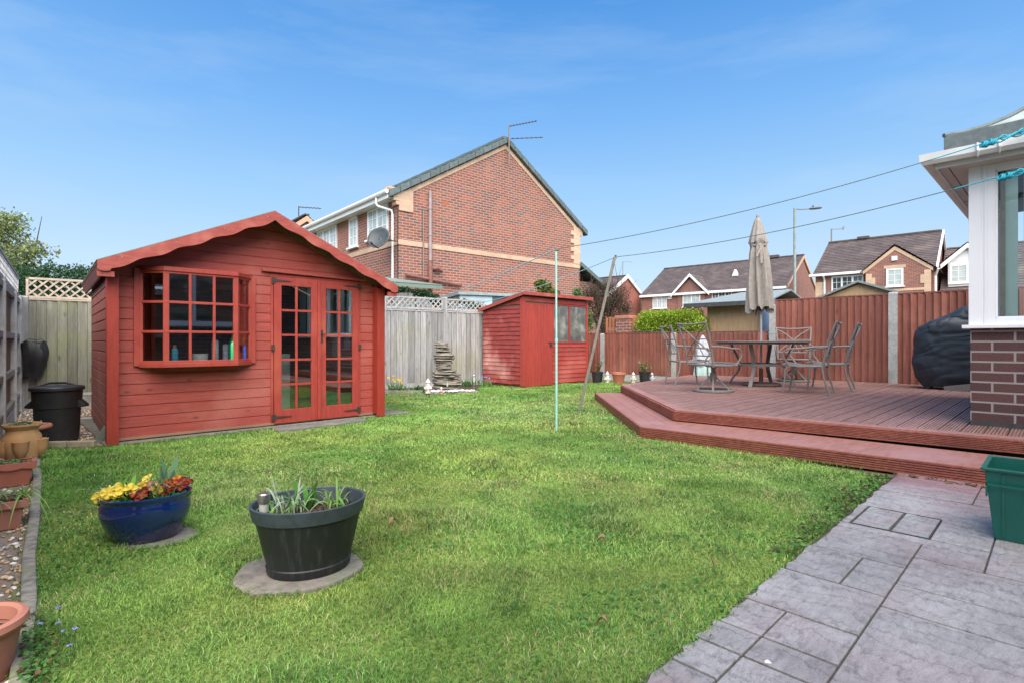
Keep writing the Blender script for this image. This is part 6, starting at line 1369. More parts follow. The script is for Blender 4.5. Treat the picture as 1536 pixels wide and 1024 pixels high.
# black bag hanging on the fence
r_=T('black_sack','black plastic cover hanging on the green fence behind the bin','sack',(-7.10,7.92,0),ang); m=MB(); n=20; vs=[];
for j in range(15):
    t_=j/14; z=1.0-.52*t_; wv_=.125+.02*math.sin(t_*4)-.015*t_
    for i in range(n):
        a=2*math.pi*i/n; fold=1+.16*math.sin(a*5+t_*2)+.06*math.sin(a*9-t_*4); vs.append((.02*math.sin(t_*4)+wv_*math.cos(a)*fold,-.09+.075*math.sin(a)*fold*(.4+.6*math.sin(math.pi*min(1,t_+.12))),z+.02*math.cos(a*3)))
fs=[(j*n+i,j*n+(i+1)%n,(j+1)*n+(i+1)%n,(j+1)*n+i) for j in range(14) for i in range(n)]+[tuple(range(n)),tuple(14*n+i for i in range(n))]; m.add(vs,fs); m.build('sack_body',m_black,r_,smooth=True); m=MB(); m.tube([(-.12,-.05,1.0),(-.05,-.02,1.05),(.03,-.05,1.03),(.08,-.02,1.05),(.13,-.05,1.01)],.006,5); m.build('tie_cord',m_black,r_)
r_=T('bed_end','white painted bed frame end standing behind the bin','frame',(-5.62,6.75,0),ang+.1); m=MB(); 
for (a_,b_) in (((-.2,0,.02),(.28,0,.02)),((-.2,0,.34),(.28,0,.34)),((.28,0,.02),(.28,0,.34))): m.bar(a_,b_,.03,.03)
m.build('frame_bar',m_upvcG,r_)
m=MB(); m.add([(0,0,0),(.07,0,0),(.07,.016,0),(0,.016,0),(0,.0,.30),(.07,0,.30),(.07,.016,.30),(0,.016,.30)],[(0,3,2,1),(4,5,6,7),(0,1,5,4),(1,2,6,5),(2,3,7,6),(3,0,4,7)]); o=m.build('leaning_plank',M('grey_green_plank',(.15,.17,.15),(.10,.12,.10),8,rough=.85,bump=.6),None,bevel=.003); o.location=(-4.16,5.26,0); o.rotation_euler=(R(-10),R(32),R(25)); tag(o,'short grey plank leaning on the left corner of the summerhouse','plank')
def spot(px_,py_,z=0): Y=800*(1-z)/(py_-511); return ((px_-768)/800*Y,Y)
pot('terracotta_pot','black pot with a wide terracotta coloured ring rim beside the bin',(-4.44,4.92,0),[(.09,0),(.10,.0),(.125,.20),(.12,.20),(.10,.05)],m_black,.15,.11,rim=[(.125,.20),(.148,.205),(.156,.222),(.15,.240),(.130,.243),(.118,.232),(.115,.19)],rimmat=m_terra)
st=T('strawberry_pot','weathered ochre strawberry pot with side pockets on the gravel','plant pot',(-4.06,4.42,0),R(-20)); m=MB(); m.lathe([(.075,0),(.09,.005),(.115,.08),(.128,.16),(.124,.225),(.104,.262),(.100,.278),(.115,.300),(.128,.315),(.128,.328),(.115,.328),(.094,.28),(.09,.22)],40); m.f=m.f[:-1]; m.build('pot_body',m_ochre,st,smooth=True,fix=False)
for k,a in enumerate((-1.9,-.55,.8,2.2,3.4)):
    m=MB(); cx_,cy_=.118*math.cos(a),.118*math.sin(a); m.lathe([(.01,.06),(.034,.085),(.050,.13),(.053,.185),(.057,.195),(.050,.197),(.044,.18),(.03,.11)],22,cx=cx_,cy=cy_); m.build('side_pocket',m_ochre,st,smooth=True)
m=MB(); m.lathe([(.001,.305),(.11,.302)],24,caps=False); m.build('soil',m_soil,st)
v,f,c=leafquads(np.stack([rng.normal(0,.04,120),rng.normal(0,.04,120),.315+.02*rng.random(120)],1),.028,np.array([[.22,.26,.13]])*(.6+.9*rng.random((120,1)))); raw('foliage',v,f,m_leaf,st,cols=c)
def trough(name,label,loc,rz,Ln,Wd,H,mat,wavy=True,seed=0,group=None):
    r_=T(name,label,'trough',loc,rz,group); m=MB()
    def ring(s,z,e=0): return [(-Ln/2*s-e,-Wd/2*s-e,z),(Ln/2*s+e,-Wd/2*s-e,z),(Ln/2*s+e,Wd/2*s+e,z),(-Ln/2*s-e,Wd/2*s+e,z)]
    lv=[ring(.84,0),ring(1,H),ring(.95,H),ring(.86,H-.04)]; vs=[v for q in lv for v in q]; fs=[(3,2,1,0)]
    for i in range(3):
        for k in range(4): fs.append((i*4+k,i*4+(k+1)%4,(i+1)*4+(k+1)%4,(i+1)*4+k))
    m.add(vs,fs); m.build('trough_body',mat,r_,bevel=.003)
    m=MB()
    # overhanging rim with a scalloped lower edge
    per=[(-Ln/2,-Wd/2),(Ln/2,-Wd/2),(Ln/2,Wd/2),(-Ln/2,Wd/2)]
    for k in range(4):
        a,b_=Vector((*per[k],0)),Vector((*per[(k+1)%4],0)); d=(b_-a); nn=max(8,int(d.length/.01)); o_=Vector((d.y,-d.x,0)).normalized()*.014
        for j in range(nn):
            t0,t1=j/nn,(j+1)/nn; dr=lambda t_: (.030+(.010*abs(math.sin(t_*d.length*26)) if wavy else 0)); p0=a+d*t0+o_;p1=a+d*t1+o_
            if j==0:p0=p0-d.normalized()*.014
            if j==nn-1:p1=p1+d.normalized()*.014
            q0=a+d*t0-o_*.8;q1=a+d*t1-o_*.8
            m.add([(p0.x,p0.y,H+.006),(p1.x,p1.y,H+.006),(p1.x,p1.y,H-dr(t1)),(p0.x,p0.y,H-dr(t0)),(q0.x,q0.y,H+.006),(q1.x,q1.y,H+.006)],[(0,3,2,1),(0,1,5,4)])
    m.build('rim',mat,r_,fix=False)
    m=MB(); q=ring(.93,H-.014); m.add(q,[(0,1,2,3)]); m.build('soil',m_soil,r_); return r_
ka=math.atan2(-.76,.65)
t1=trough('scalloped_trough','terracotta coloured trough with scalloped rim and a small leafy plant','' or (-3.545,3.73,0),ka+R(90),.30,.17,.155,m_terraP)
strap_leaves('leaf',t1,.05,-.01,.14,16,.055,.02,[[.20,.38,.14],[.14,.3,.08]],.8,rad=.05); 
v,f,c=leafquads(np.stack([rng.normal(-.02,.06,120),rng.normal(0,.03,120),.15+.02*rng.random(120)],1),.022,np.array([[.15,.25,.07]])*(.5+rng.random((120,1)))); raw('foliage',v,f,m_leaf,t1,cols=c)
t2=trough('carved_trough','plain terracotta trough with incised leaf pattern and trailing grassy plant','' or (-2.80,2.85,0),ka+R(90),.30,.17,.145,m_terra,wavy=False)
strap_leaves('leaf',t2,.0,0,.14,70,.17,.008,[[.30,.36,.26],[.16,.32,.08],[.22,.28,.18]],1.0,rad=.10,curl=1.4)
strap_leaves('trailing_leaf',t2,.14,.0,.14,22,.19,.008,[[.24,.42,.08],[.30,.48,.12]],1.15,rad=.03,curl=1.9)
pot('terracotta_pot','round terracotta pot with a thick rolled rim at bottom left corner','' or (-1.605,1.575,0),[(.085,0),(.095,.0),(.118,.14),(.112,.14),(.09,.02)],m_terra,.12,.108,rim=[(.118,.140),(.128,.143),(.136,.155),(.132,.172),(.118,.177),(.107,.170),(.104,.13)])
strap_leaves('leaf',C.objects[-1].parent if C.objects[-1].parent else None,.02,.0,.12,10,.05,.014,[[.16,.34,.06]],.8,rad=.03)

# ============================================================ green recycling box
gb=crate('recycling_box','open dark green recycling box standing on the patio by the step','' or (2.70,2.65,.012),R(-45.7),.50,.40,.345,m_green,'box')
m=MB(); 
for (x0,x1,z0,z1) in ((-.02,.02,.25,.30),): pass
m.box(-.245,-.10,-.222,-.214,.275,.283);m.box(-.245,-.237,-.222,-.214,.22,.283);m.box(-.10,-.092,-.222,-.214,.22,.283)
for x in (-.18,0,.18): m.extr([(x-.006,-.174,.02),(x+.006,-.174,.02),(x+.006,-.2,.33),(x-.006,-.2,.33)],(0,-.006,0))
m.build('moulded_handle',m_green,gb)

# ============================================================ clothes line posts, lines
r_=T('line_post','slim turquoise metal clothes post standing in the middle of the lawn','clothes post',(.49,5.88,0)); m=MB(); m.tube([(0,0,-.02),(0,0,1.02)],.0135,10); m.tube([(0,0,1.0),(-.004,0,2.0)],.0115,10); m.build('pole',m_turq,r_,smooth=True); m=MB(); m.lathe([(.016,2.0),(.02,2.01),(.02,2.03),(.012,2.035)],12); m.tube([(-.035,0,2.01),(.035,0,2.012)],.006,6); m.build('hook_cap',m_metalT,r_); m=MB(); m.lathe([(.018,1.0),(.018,1.04)],10); m.build('collar',m_turq,r_)
r_=T('wooden_prop','grey weathered wooden clothes prop leaning to the right on the lawn','prop',(.944,7.55,0)); m=MB(); m.bar((0,0,0),(.43,-.42,2.13),.036,.030,up=(0,1,0)); m.build('shaft',m_prop,r_,bevel=.004); m=MB(); m.tube([(.43,-.42,2.12),(.435,-.42,2.155),(.455,-.42,2.15)],.008,6); m.tube([(.44,-.42,2.12),(.46,-.42,2.12)],.006,5); m.build('hook',m_iron,r_)
def cable(pts,r,mat,name,par,sag=0):
    P=[]; 
    for i in range(len(pts)-1):
        a,b_=Vector(pts[i]),Vector(pts[i+1]); n=24
        for k in range(n if i<len(pts)-2 else n+1):
            t_=k/n; s_=sag[i] if sag else 0; P.append(a.lerp(b_,t_)+Vector((0,0,-4*s_*t_*(1-t_))))
    m=MB(); m.tube(P,r,6); return m.build(name,mat,par,smooth=True)
qa=(4.25,4.30,2.745)
p1=(.489,5.88,2.025); f1=rp_(s0+.05); e1_=(f1[0],f1[1]-.06,1.68)
l1=T('clothes_line','clothes line over the turquoise post with a knotted turquoise end at the conservatory','clothes line')
cable([(*qa[:2],qa[2]),p1],.0042,m_line,'line',l1,[.10]); cable([p1,e1_],.0055,m_lineB,'line',l1,[.12])
p2=(1.385,7.13,2.135); f2=rp_(s0+1.52); qb=(4.30,4.22,2.43); e2_=(f2[0]-.05,f2[1]-.06,1.74)
l2=T('clothes_line','clothes line resting on the leaning wooden prop below the other line','clothes line')
cable([qb,p2],.0042,m_line,'line',l2,[.10]); cable([p2,e2_],.0055,m_lineB,'line',l2,[.12])
l3=T('clothes_line','low dark green line running in front of the clipped hedge','clothes line'); cable([(1.6,8.9,1.20),(5.5,10.6,1.16)],.004,m_line,'line',l3,[.01])
def rope(par,a,b_,s):
    a,b_=Vector(a),Vector(b_)
    for j in range(3):
        m=MB(); pts=[a.lerp(b_,t_/20)+Vector((.0,.012*math.sin(t_*.9+j*2.1),.014*math.cos(t_*.9+j*2.1)-4*s*(t_/20)*(1-t_/20)-(.012*j))) for t_ in range(21)]; m.tube(pts,.0065,6); m.build('rope_strand',m_rope,par,smooth=True)
    for t_ in (0,.13):
        c_=a.lerp(b_,t_); m=MB()
        for k in range(3): m.tube([c_+Vector((.02*k-.02+.010*math.sin(q),.019*math.cos(q),.021*math.sin(q)-.012)) for q in np.arange(0,6.3,.52)],.0075,6)
        m.build('knot',m_rope,par,smooth=True)
def tq(par,A,B_,t1,s):
    m=MB(); m.tube([A.lerp(B_,t1*i/16)+Vector((0,0,-4*s*(t1*i/16)*(1-t1*i/16))) for i in range(17)],.0052,6); m.build('line_sleeve',m_rope,par,smooth=True)
A1=Vector(qa); B1=Vector(p1); A2=Vector(qb);B2_=Vector(p2)
onl=lambda A,B_,t_,s: A.lerp(B_,t_)+Vector((0,0,-4*s*t_*(1-t_)))
tq(l1,A1,B1,.17,.10); tq(l2,A2,B2_,.15,.10)
rope(l1,onl(A1,B1,.085,.10),A1,-.004); rope(l2,onl(A2,B2_,.075,.10),A2,-.004)
m=MB(); m.tube([(qa[0]+.02,qa[1],2.745),(qa[0]+.3,qa[1]+.25,2.74)],.012,8); m.lathe([(.03,2.70),(.03,2.78)],10,cx=qa[0]+.3,cy=qa[1]+.25); m.build('wall_hook',m_iron,l1)
m=MB(); m.tube([(qb[0]+.02,qb[1],2.43),(qb[0]+.34,qb[1]+.22,2.43)],.012,8); m.build('wall_hook',m_iron,l2)

# ============================================================ patio furniture
def make_chair(swivel):
    r_=T('garden_chair','x','chair',(0,0,0)); W2=.28; zs=.42
    # seat ring
    m=MB(); P=[(-W2,-.25,zs-.01),(-W2,.05,zs-.02),(-W2+.02,.27,zs+.01),(0,.30,zs+.005),(W2-.02,.27,zs+.01),(W2,.05,zs-.02),(W2,-.25,zs-.01)]; m.tube(P,.014,8); m.tube([(-W2,-.25,zs-.01),(W2,-.25,zs-.01)],.014,8); m.build('seat_frame',m_metalT,r_,smooth=True)
    m=MB()
    for i in range(7): y=-.20+i*.075; dz=-.018*math.sin(math.pi*(i+.5)/7); m.bar((-W2,y,zs+dz),(W2,y,zs+dz),.042,.004); 
    for i in range(6): x=-.21+i*.084; m.bar((x,-.25,zs-.004-.012),(x,.28,zs+.002-.008),.042,.004)
    m.build('seat',m_metalT,r_)
    # back
    Lp=[(-W2,-.25,zs-.03),(-W2,-.27,zs+.12),(-W2-.01,-.32,zs+.35),(-W2-.03,-.42,zs+.62)]; Rp=[(-x,y,z) for x,y,z in Lp]
    m=MB(); m.tube(Lp,.016,8); m.tube(Rp,.016,8); m.tube([Lp[-1],(-.1,-.435,zs+.60),(.1,-.435,zs+.60),Rp[-1]],.015,8); m.tube([(-W2,-.27,zs+.13),(W2,-.27,zs+.13)],.011,6); m.build('back_frame',m_metalT,r_,smooth=True)
    m=MB()
    for sg in (-1,1):
        m.tube([(sg*W2,-.265,zs+.13),(sg*.10,-.315,zs+.30),(0,-.34,zs+.37),(-sg*.14,-.39,zs+.50),(-sg*(W2+.025),-.42,zs+.60)],.011,6)
        m.tube([(sg*.10,-.27,zs+.13),(sg*.02,-.33,zs+.33),(sg*.0,-.345,zs+.37)],.009,6)
    m.tube([(-W2-.01,-.33,zs+.38),(W2+.01,-.33,zs+.38)],.010,6)
    m.build('back_lattice',m_metalT,r_,smooth=True)
    for sg in (-1,1):
        m=MB(); x=sg*(W2+.02); m.tube([(x,-.31,zs+.27),(x+sg*.02,-.15,zs+.265),(x+sg*.03,.05,zs+.24),(x+sg*.03,.18,zs+.235),(x+sg*.02,.25,zs+.19),(x+sg*.01,.26,zs+.12),(x,.20,zs+.03),(x-sg*.01,.17,zs-.02)],.014,8); m.build('arm',m_metalT,r_,smooth=True)
    if swivel:
        m=MB(); n=40; 
        prof=[(.29,.0),(.30,.008),(.30,.032),(.29,.04),(.262,.04),(.262,0)]; m.lathe(prof,44,caps=False); m.build('base_ring',m_metalT,r_,smooth=True)
        m=MB()
        for k in range(6): a=k*math.pi/3+.3; m.bar((.045*math.cos(a),.045*math.sin(a),.225),(.275*math.cos(a),.275*math.sin(a),.03),.028,.012)
        m.build('strut',m_metalT,r_)
        m=MB(); m.lathe([(.03,.14),(.055,.20),(.06,.235),(.045,.25),(.045,.285),(.03,.29),(.03,.37),(.11,.38),(.13,.40)],20); m.build('pedestal',m_metalT,r_,smooth=True)
    else:
        for sg in (-1,1):
            m=MB(); m.tube([(sg*(W2+.005),.19,zs+.0),(sg*(W2+.01),.235,zs-.08),(sg*(W2+.01),.24,.2),(sg*(W2+.0),.27,.0)],.0145,8); m.build('leg',m_metalT,r_,smooth=True)
            m=MB(); m.tube([(sg*W2,-.24,zs-.02),(sg*(W2+.005),-.26,.25),(sg*(W2+.01),-.34,.0)],.0145,8); m.build('leg',m_metalT,r_,smooth=True)
    r_['group']='taupe metal chairs round the garden table'; return r_
def face(dx,dy): return math.atan2(dy,dx)-math.pi/2
c1=make_chair(True); sc_c=1.0
def putc(o,x,y,rz,lab): o.location=(x,y,ZU); o.rotation_euler[2]=rz; o.scale=(sc_c,)*3; o['label']=lab
putc(c1,3.10,8.22,face(.93,.37),'nearest taupe swivel chair on a round base, left of the table')
c3=dup(c1,(0,0,0),0); putc(c3,5.47,10.35,face(-.45,-.9),'swivel chair on a round base on the far side of the table')
c2=make_chair(False); putc(c2,3.18,9.62,face(1,.02),'four legged chair behind the nearest swivel chair, left of the table')
c4=dup(c2,(0,0,0),0); putc(c4,4.40,7.98,face(-.80,.60),'four legged chair nearest the deck edge, right of the table')
c5=dup(c2,(0,0,0),0); putc(c5,5.12,8.62,face(-.80,.60),'rightmost four legged chair, behind the one nearest the deck edge')
tb=T('garden_table','round taupe metal garden table with curved legs on the deck','table',(4.38,9.38,ZU),R(12)); zt=.757
m=MB(); m.lathe([(.765,zt-.012),(.785,zt),(.785,zt+.016),(.765,zt+.02)],56); m.build('tabletop',m_metalT,tb)
m=MB(); m.lathe([(.71,zt-.04),(.725,zt-.04),(.725,zt-.012),(.71,zt-.012)],48,caps=False); m.build('rim',m_metalT,tb)
for k in range(4):
    a=k*math.pi/2+.62; ca_,sa_=math.cos(a),math.sin(a); m=MB(); P=[(.56,.0),(.50,.10),(.38,.26),(.36,.38),(.42,.52),(.50,.66),(.52,.735)]
    for i in range(len(P)-1): pass
    pts=[Vector((ca_*r__,sa_*r__,z)) for r__,z in P]
    for i in range(len(pts)-1): m.bar(pts[i]-(pts[i+1]-pts[i])*.04,pts[i+1]+(pts[i+1]-pts[i])*.04,.06,.022,up=(ca_,sa_,0))
    m.build('leg',m_metalT,tb)
m=MB(); m.lathe([(.36,.345),(.385,.345),(.385,.385),(.36,.385)],36,caps=False)
for k in range(4): a=k*math.pi/2+.62; m.bar((0,0,.365),(.37*math.cos(a),.37*math.sin(a),.365),.03,.035)
m.build('stretcher',m_metalT,tb)
pr=T('parasol','closed taupe parasol standing through the garden table','parasol',(4.38,9.38,ZU),R(10))
m=MB(); m.tube([(0,0,.05),(0,0,1.6),(-.06,0,2.90)],.021,10); m.build('pole',M('pale_pole',(.42,.43,.44),(.36,.37,.38),6,rough=.35,metal=.4),pr,smooth=True)
m=MB(); m.lathe([(.30,0),(.315,.012),(.31,.04),(.30,.045),(.275,.03),(.26,.02)],40,caps=False); m.lathe([(.05,.01),(.06,.03),(.035,.06),(.035,.30)],16)
for k in range(10): a=k*.6283; m.bar((.05*math.cos(a),.05*math.sin(a),.03),(.29*math.cos(a),.29*math.sin(a),.025),.02,.02)
m.lathe([(.16,.018),(.17,.03),(.155,.035)],30,caps=False); m.build('base',m_rust,pr)
m=MB(); n=64; NP=8; vs=[]; lv=[]
def cz(t_): return 2.95-t_*1.62
for j in range(41):
    t_=j/40; z=cz(t_)
    if t_<.035: rr=.012+.05*(t_/.035)
    elif t_<.26: rr=.062+.125*((t_-.035)/.225)
    elif t_<.31: rr=.187-.045*((t_-.26)/.05)
    elif t_<.40: rr=.142+.03*((t_-.31)/.09)
    else: rr=.172+.055*((t_-.40)/.60)
    amp=.10 if t_<.26 else (.20+.18*min(1,(t_-.31)/.4) if t_>.31 else .26)
    for i in range(n):
        a=2*math.pi*i/n; f_=1+amp*math.sin(a*NP+1.2*math.sin(t_*3))*(.8 if t_>.03 else .3)+.05*math.sin(a*3+t_*7)
        lean=-.02-.045*(1-t_)
        dz=(.05*math.cos(a*NP)+.04*math.sin(a*2)) if j==40 else 0
        vs.append((lean+rr*.82*f_*math.cos(a),rr*.74*f_*math.sin(a),z+dz-(.05*(1+math.sin(a*4)) if .22<t_<.27 else 0)*(t_-.22)/.05))
m.add(vs,[(j*n+i,j*n+(i+1)%n,(j+1)*n+(i+1)%n,(j+1)*n+i) for j in range(40) for i in range(n)]+[tuple(range(n))]); o=m.build('canopy',m_canvas,pr,smooth=True,fix=False)
m=MB(); m.lathe([(.120,2.42),(.138,2.43),(.138,2.455),(.120,2.465)],24,cx=-.05,caps=False,sy=.88); m.build('tie_strap',m_canvas,pr)
m=MB(); m.extr([(-.14,-.15,2.42),(-.09,-.17,2.42),(-.10,-.18,2.12),(-.13,-.17,2.10)],(0,-.01,0)); m.extr([(-.12,-.16,2.42),(-.08,-.17,2.40),(-.20,-.17,2.22),(-.215,-.16,2.235)],(0,-.01,0)); m.build('strap_tail',m_canvas,pr)
m=MB(); m.lathe([(.02,2.93),(.028,2.96),(.012,3.0)],12,cx=-.066); m.build('finial',m_canvas,pr,smooth=True)
m=MB()
for k in range(8): a=k*.785+.2; m.tube([(.03*math.cos(a),.03*math.sin(a),1.55),(.13*math.cos(a),.12*math.sin(a),1.29-.03*(k%3))],.010,5)
m.lathe([(.035,1.30),(.045,1.32),(.035,1.40)],12); m.build('rib',m_iron,pr)
# barbecue under its cover
bq=T('barbecue','barbecue under a creased navy fabric cover by the tall fence','barbecue',(7.22,8.55,ZU),R(-42))
m=MB(); NR=90; NA=180; vs=[]
pl=[(0,-.44,.42,.22),(.06,-.52,.48,.27),(.20,-.60,.52,.31),(.42,-.635,.55,.33),(.72,-.62,.56,.34),(.92,-.60,.56,.34),(1.0,-.56,.55,.33),(1.06,-.44,.54,.32),(1.15,-.27,.50,.29),(1.24,-.10,.47,.25),(1.31,.03,.42,.18),(1.345,.16,.34,.09)]
def ip(z):
    for i in range(len(pl)-1):
        if z<=pl[i+1][0]: t_=(z-pl[i][0])/(pl[i+1][0]-pl[i][0]); return [pl[i][k]*(1-t_)+pl[i+1][k]*t_ for k in (1,2,3)]
    return pl[-1][1:]
for j in range(NR+1):
    t_=j/NR; z=.02+1.32*(1-(1-t_)**1.4); xl,xr,yh=ip(z); cx_=(xl+xr)/2; rx=(xr-xl)/2
    for i in range(NA):
        a_=2*math.pi*i/NA; ca_,sa_=math.cos(a_),math.sin(a_); e_=.48
        x=cx_+rx*abs(ca_)**e_*(1 if ca_>0 else -1); y=yh*abs(sa_)**e_*(1 if sa_>0 else -1)
        q=Vector((x*1.6,y*1.6,z*1.8)); r1=1-2*abs(mnoise.noise(q*1.7+Vector((3,1,7)))); r2=1-2*abs(mnoise.noise(Vector((x*3+z*2.5,y*3,z*4-x*2))))
        dsp=.020*(r1-.5)+.006*(r2-.5)+.02*math.sin(z*20+x*7+y*9)*max(0,.4-z)+.02*math.sin(9*a_)*max(0,.5-z)
        cs=0
        for (fx,fz,ph,am_) in ((1.2,3.5,0,.028),(3.5,1.6,5,.020),(2.2,6,9,.016),(7,3,13,.010)): cs-=.62*am_*max(0,1-abs(mnoise.noise(Vector((x*fx+z*.8+ph,y*2,z*fz-x*1.1+ph))))*7)**1.3
        dsp=dsp*.6+cs+.008
        k_=1+dsp/max(.15,math.hypot(x-cx_,y)); vs.append((cx_+(x-cx_)*k_,y*k_,max(.008,z+.03*(r1-.5)*(t_>.5)+(.03*math.sin(a_*3+1) if j==0 else 0))))
m.add(vs,[(j*NA+i,j*NA+(i+1)%NA,(j+1)*NA+(i+1)%NA,(j+1)*NA+i) for j in range(NR) for i in range(NA)]+[tuple(NR*NA+i for i in range(NA))]); m.build('cover',m_cover,bq,smooth=True)
m=MB(); m.box(.12,.17,-.352,-.345,.70,.74); m.build('white_mark',m_upvc,bq)
m=MB(); m.box(-.2,.55,-.40,-.385,.0,.10); o=m.build('grey_board',m_metalT,bq); o.rotation_euler=(0,R(-10),0)
m=MB()
for x in (-.6,.6):
    for y in (-.2,.2): m.lathe([(.04,0),(.04,.05)],12,cx=x*.7,cy=y)
m.build('wheel',m_black,bq)
# ============================================================ pots and figures along the low fence
def plant_twigs(par,z,n,h,s,cols,seed):
    m=MB(); rd=random.Random(seed); P=[]
    for i in range(n):
        a=rd.uniform(0,6.28); e=Vector((math.cos(a)*s*rd.random(),math.sin(a)*s*rd.random(),z+h*rd.uniform(.5,1))); m.tube([(0,0,z),(e.x*.5,e.y*.5,z+(e.z-z)*.6),e],[.006,.004,.002],5)
        for k in range(9): t_=rd.uniform(.35,1); P.append((e.x*t_+rd.gauss(0,.02),e.y*t_+rd.gauss(0,.02),z+(e.z-z)*t_+rd.gauss(0,.02)))
    m.build('stem',m_bark,par); P=np.array(P); v,f,c=leafquads(P,.05,np.array(cols)[rng.integers(0,len(cols),len(P))]*(.7+.6*rng.random((len(P),1)))); raw('foliage',v,f,m_leaf,par,cols=c)
G1='pots and figures along the low fence'
def gp_(px_,py_): return spot(px_,py_)
bk=[(.095,0),(.11,.0),(.14,.25),(.146,.252),(.146,.275),(.135,.275),(.128,.23)]
r_=pot('plant_pot','black pot with a sparse reddish shrub, leftmost along the low fence',(*gp_(896,572),0),bk,m_black,.24,.13); plant_twigs(r_,.24,12,.34,.14,[[.10,.15,.05],[.22,.09,.07],[.15,.2,.07]],1)
pot('plant_pot','empty terracotta plastic pot between two garden gnomes',(*gp_(928,573),0),[(.10,0),(.115,.0),(.15,.20),(.165,.215),(.175,.225),(.175,.27),(.16,.272),(.14,.2)],m_terraP,.2,.14)
r_=pot('plant_pot','black pot with a flowering green shrub, right of the terracotta pot',(*gp_(967,571.5),0),bk,m_black,.24,.13); plant_twigs(r_,.24,14,.30,.20,[[.13,.24,.06],[.4,.42,.2],[.10,.2,.05]],2)
pot('plant_pot','low wide dark blue bowl pot beside the deck edge',(*gp_(1006,567),0),[(.13,0),(.16,.0),(.19,.10),(.20,.15),(.19,.16),(.17,.12)],M('slate_blue_pot',(.07,.10,.14),(.05,.08,.11),8,rough=.5),.13,.165)
def gnome(label,loc,coat,hat,h=.28,rz=0):
    r_=T('garden_gnome',label,'ornament',loc,rz,None); s_=h/.28
    prof=[(.050,0),(.056,.015),(.045,.04),(.056,.07),(.060,.11),(.050,.145),(.034,.165),(.026,.175),(.036,.185),(.040,.205),(.034,.23)]
    m=MB(); m.lathe([(a*s_,b_*s_) for a,b_ in prof],18,sy=.85); 
    for sg in (-1,1): m.tube([(sg*.05*s_,0,.135*s_),(sg*.068*s_,-.02*s_,.10*s_),(sg*.035*s_,-.055*s_,.09*s_)],.014*s_,7); m.blob((sg*.025*s_,-.03*s_,.012*s_),.024*s_,1,.05,2,1,(1,1.5,.7))
    m.build('body',coat,r_,smooth=True)
    m=MB(); m.blob((0,-.010*s_,.198*s_),.036*s_,2,.04,2,2); m.blob((0,-.046*s_,.196*s_),.009*s_,2,.0,2,1); m.build('face',M('gnome_skin%s'%label[:8],(.50,.34,.27),(.42,.28,.22),20,rough=.7),r_,smooth=True)
    m=MB(); m.blob((0,-.028*s_,.165*s_),.030*s_,5,.12,3,2,(1,.7,1.25)); m.build('beard',m_white,r_,smooth=True)
    m=MB(); m.lathe([(.044*s_,.208*s_),(.046*s_,.216*s_),(.032*s_,.24*s_),(.016*s_,.27*s_),(.004*s_,.285*s_)],16); m.build('hat',hat,r_,smooth=True); return r_
pg=M('pale_gnome',(.50,.52,.44),(.35,.40,.33),18,rough=.7,c3=(.45,.42,.15),s3=16)
gnome('faded yellow and white gnome left of the terracotta pot',(*gp_(911,573),0),pg,M('faded_hat',(.52,.53,.50),(.4,.42,.4),20,rough=.7),.30,.2)
gnome('faded gnome between the terracotta pot and the second black pot',(*gp_(950,572),0),M('faded_gnome',(.47,.46,.38),(.36,.36,.3),18,rough=.7,c3=(.45,.32,.2),s3=16),M('faded_hat2',(.50,.50,.46),rough=.7),.27,-.2)
gnome('small white and blue gnome right of the second black pot',(*gp_(978,571),0),M('white_gnome',(.50,.54,.58),(.3,.38,.48),20,rough=.7),M('faded_hat3',(.48,.5,.5),rough=.7),.25,.1)
r_=T('solar_light','small stake light beside the low blue bowl pot','solar light',(*gp_(999,566),0)); m=MB(); m.tube([(0,0,0),(0,0,.24)],.008,6); m.build('stake',m_metalT,r_); m=MB(); m.lathe([(.02,.22),(.028,.235),(.028,.27),(.02,.28)],12); m.build('lens',m_white,r_,smooth=True)
r_=T('wrapped_statue','tall pale grey and mint wrapped garden statue standing in the deck corner','statue',(4.38,12.25,.18)); m=MB()
prof=[(.20,0),(.19,.12),(.17,.26),(.13,.30)]; n=36; vs=[]
for j,(rr,z) in enumerate(prof):
    for i in range(n): a=2*math.pi*i/n; vs.append((rr*(1+.10*math.sin(a*7))*math.cos(a),rr*.8*(1+.10*math.sin(a*7))*math.sin(a),z))
m.add(vs,[(j*n+i,j*n+(i+1)%n,(j+1)*n+(i+1)%n,(j+1)*n+i) for j in range(3) for i in range(n)]); m.build('mint_skirt',M('mint_cloth',(.36,.52,.48),(.30,.45,.42),8,rough=.9),r_,smooth=True)
m=MB(); vs=[]; prof=[(.17,.27),(.21,.36),(.20,.50),(.16,.62),(.12,.72),(.10,.80),(.06,.90),(.015,.98)]
for j,(rr,z) in enumerate(prof):
    for i in range(n): a=2*math.pi*i/n; k_=1+.12*math.sin(a*5+j*.5)+.08*mnoise.noise(Vector((math.cos(a)*3,math.sin(a)*3,z*6))); vs.append((rr*k_*math.cos(a),rr*.8*k_*math.sin(a),z))
m.add(vs,[(j*n+i,j*n+(i+1)%n,(j+1)*n+(i+1)%n,(j+1)*n+i) for j in range(7) for i in range(n)]); m.build('grey_wrap',M('grey_wrap_cloth',(.50,.53,.56),(.34,.37,.41),6,rough=.7,bump=.5),r_,smooth=True)
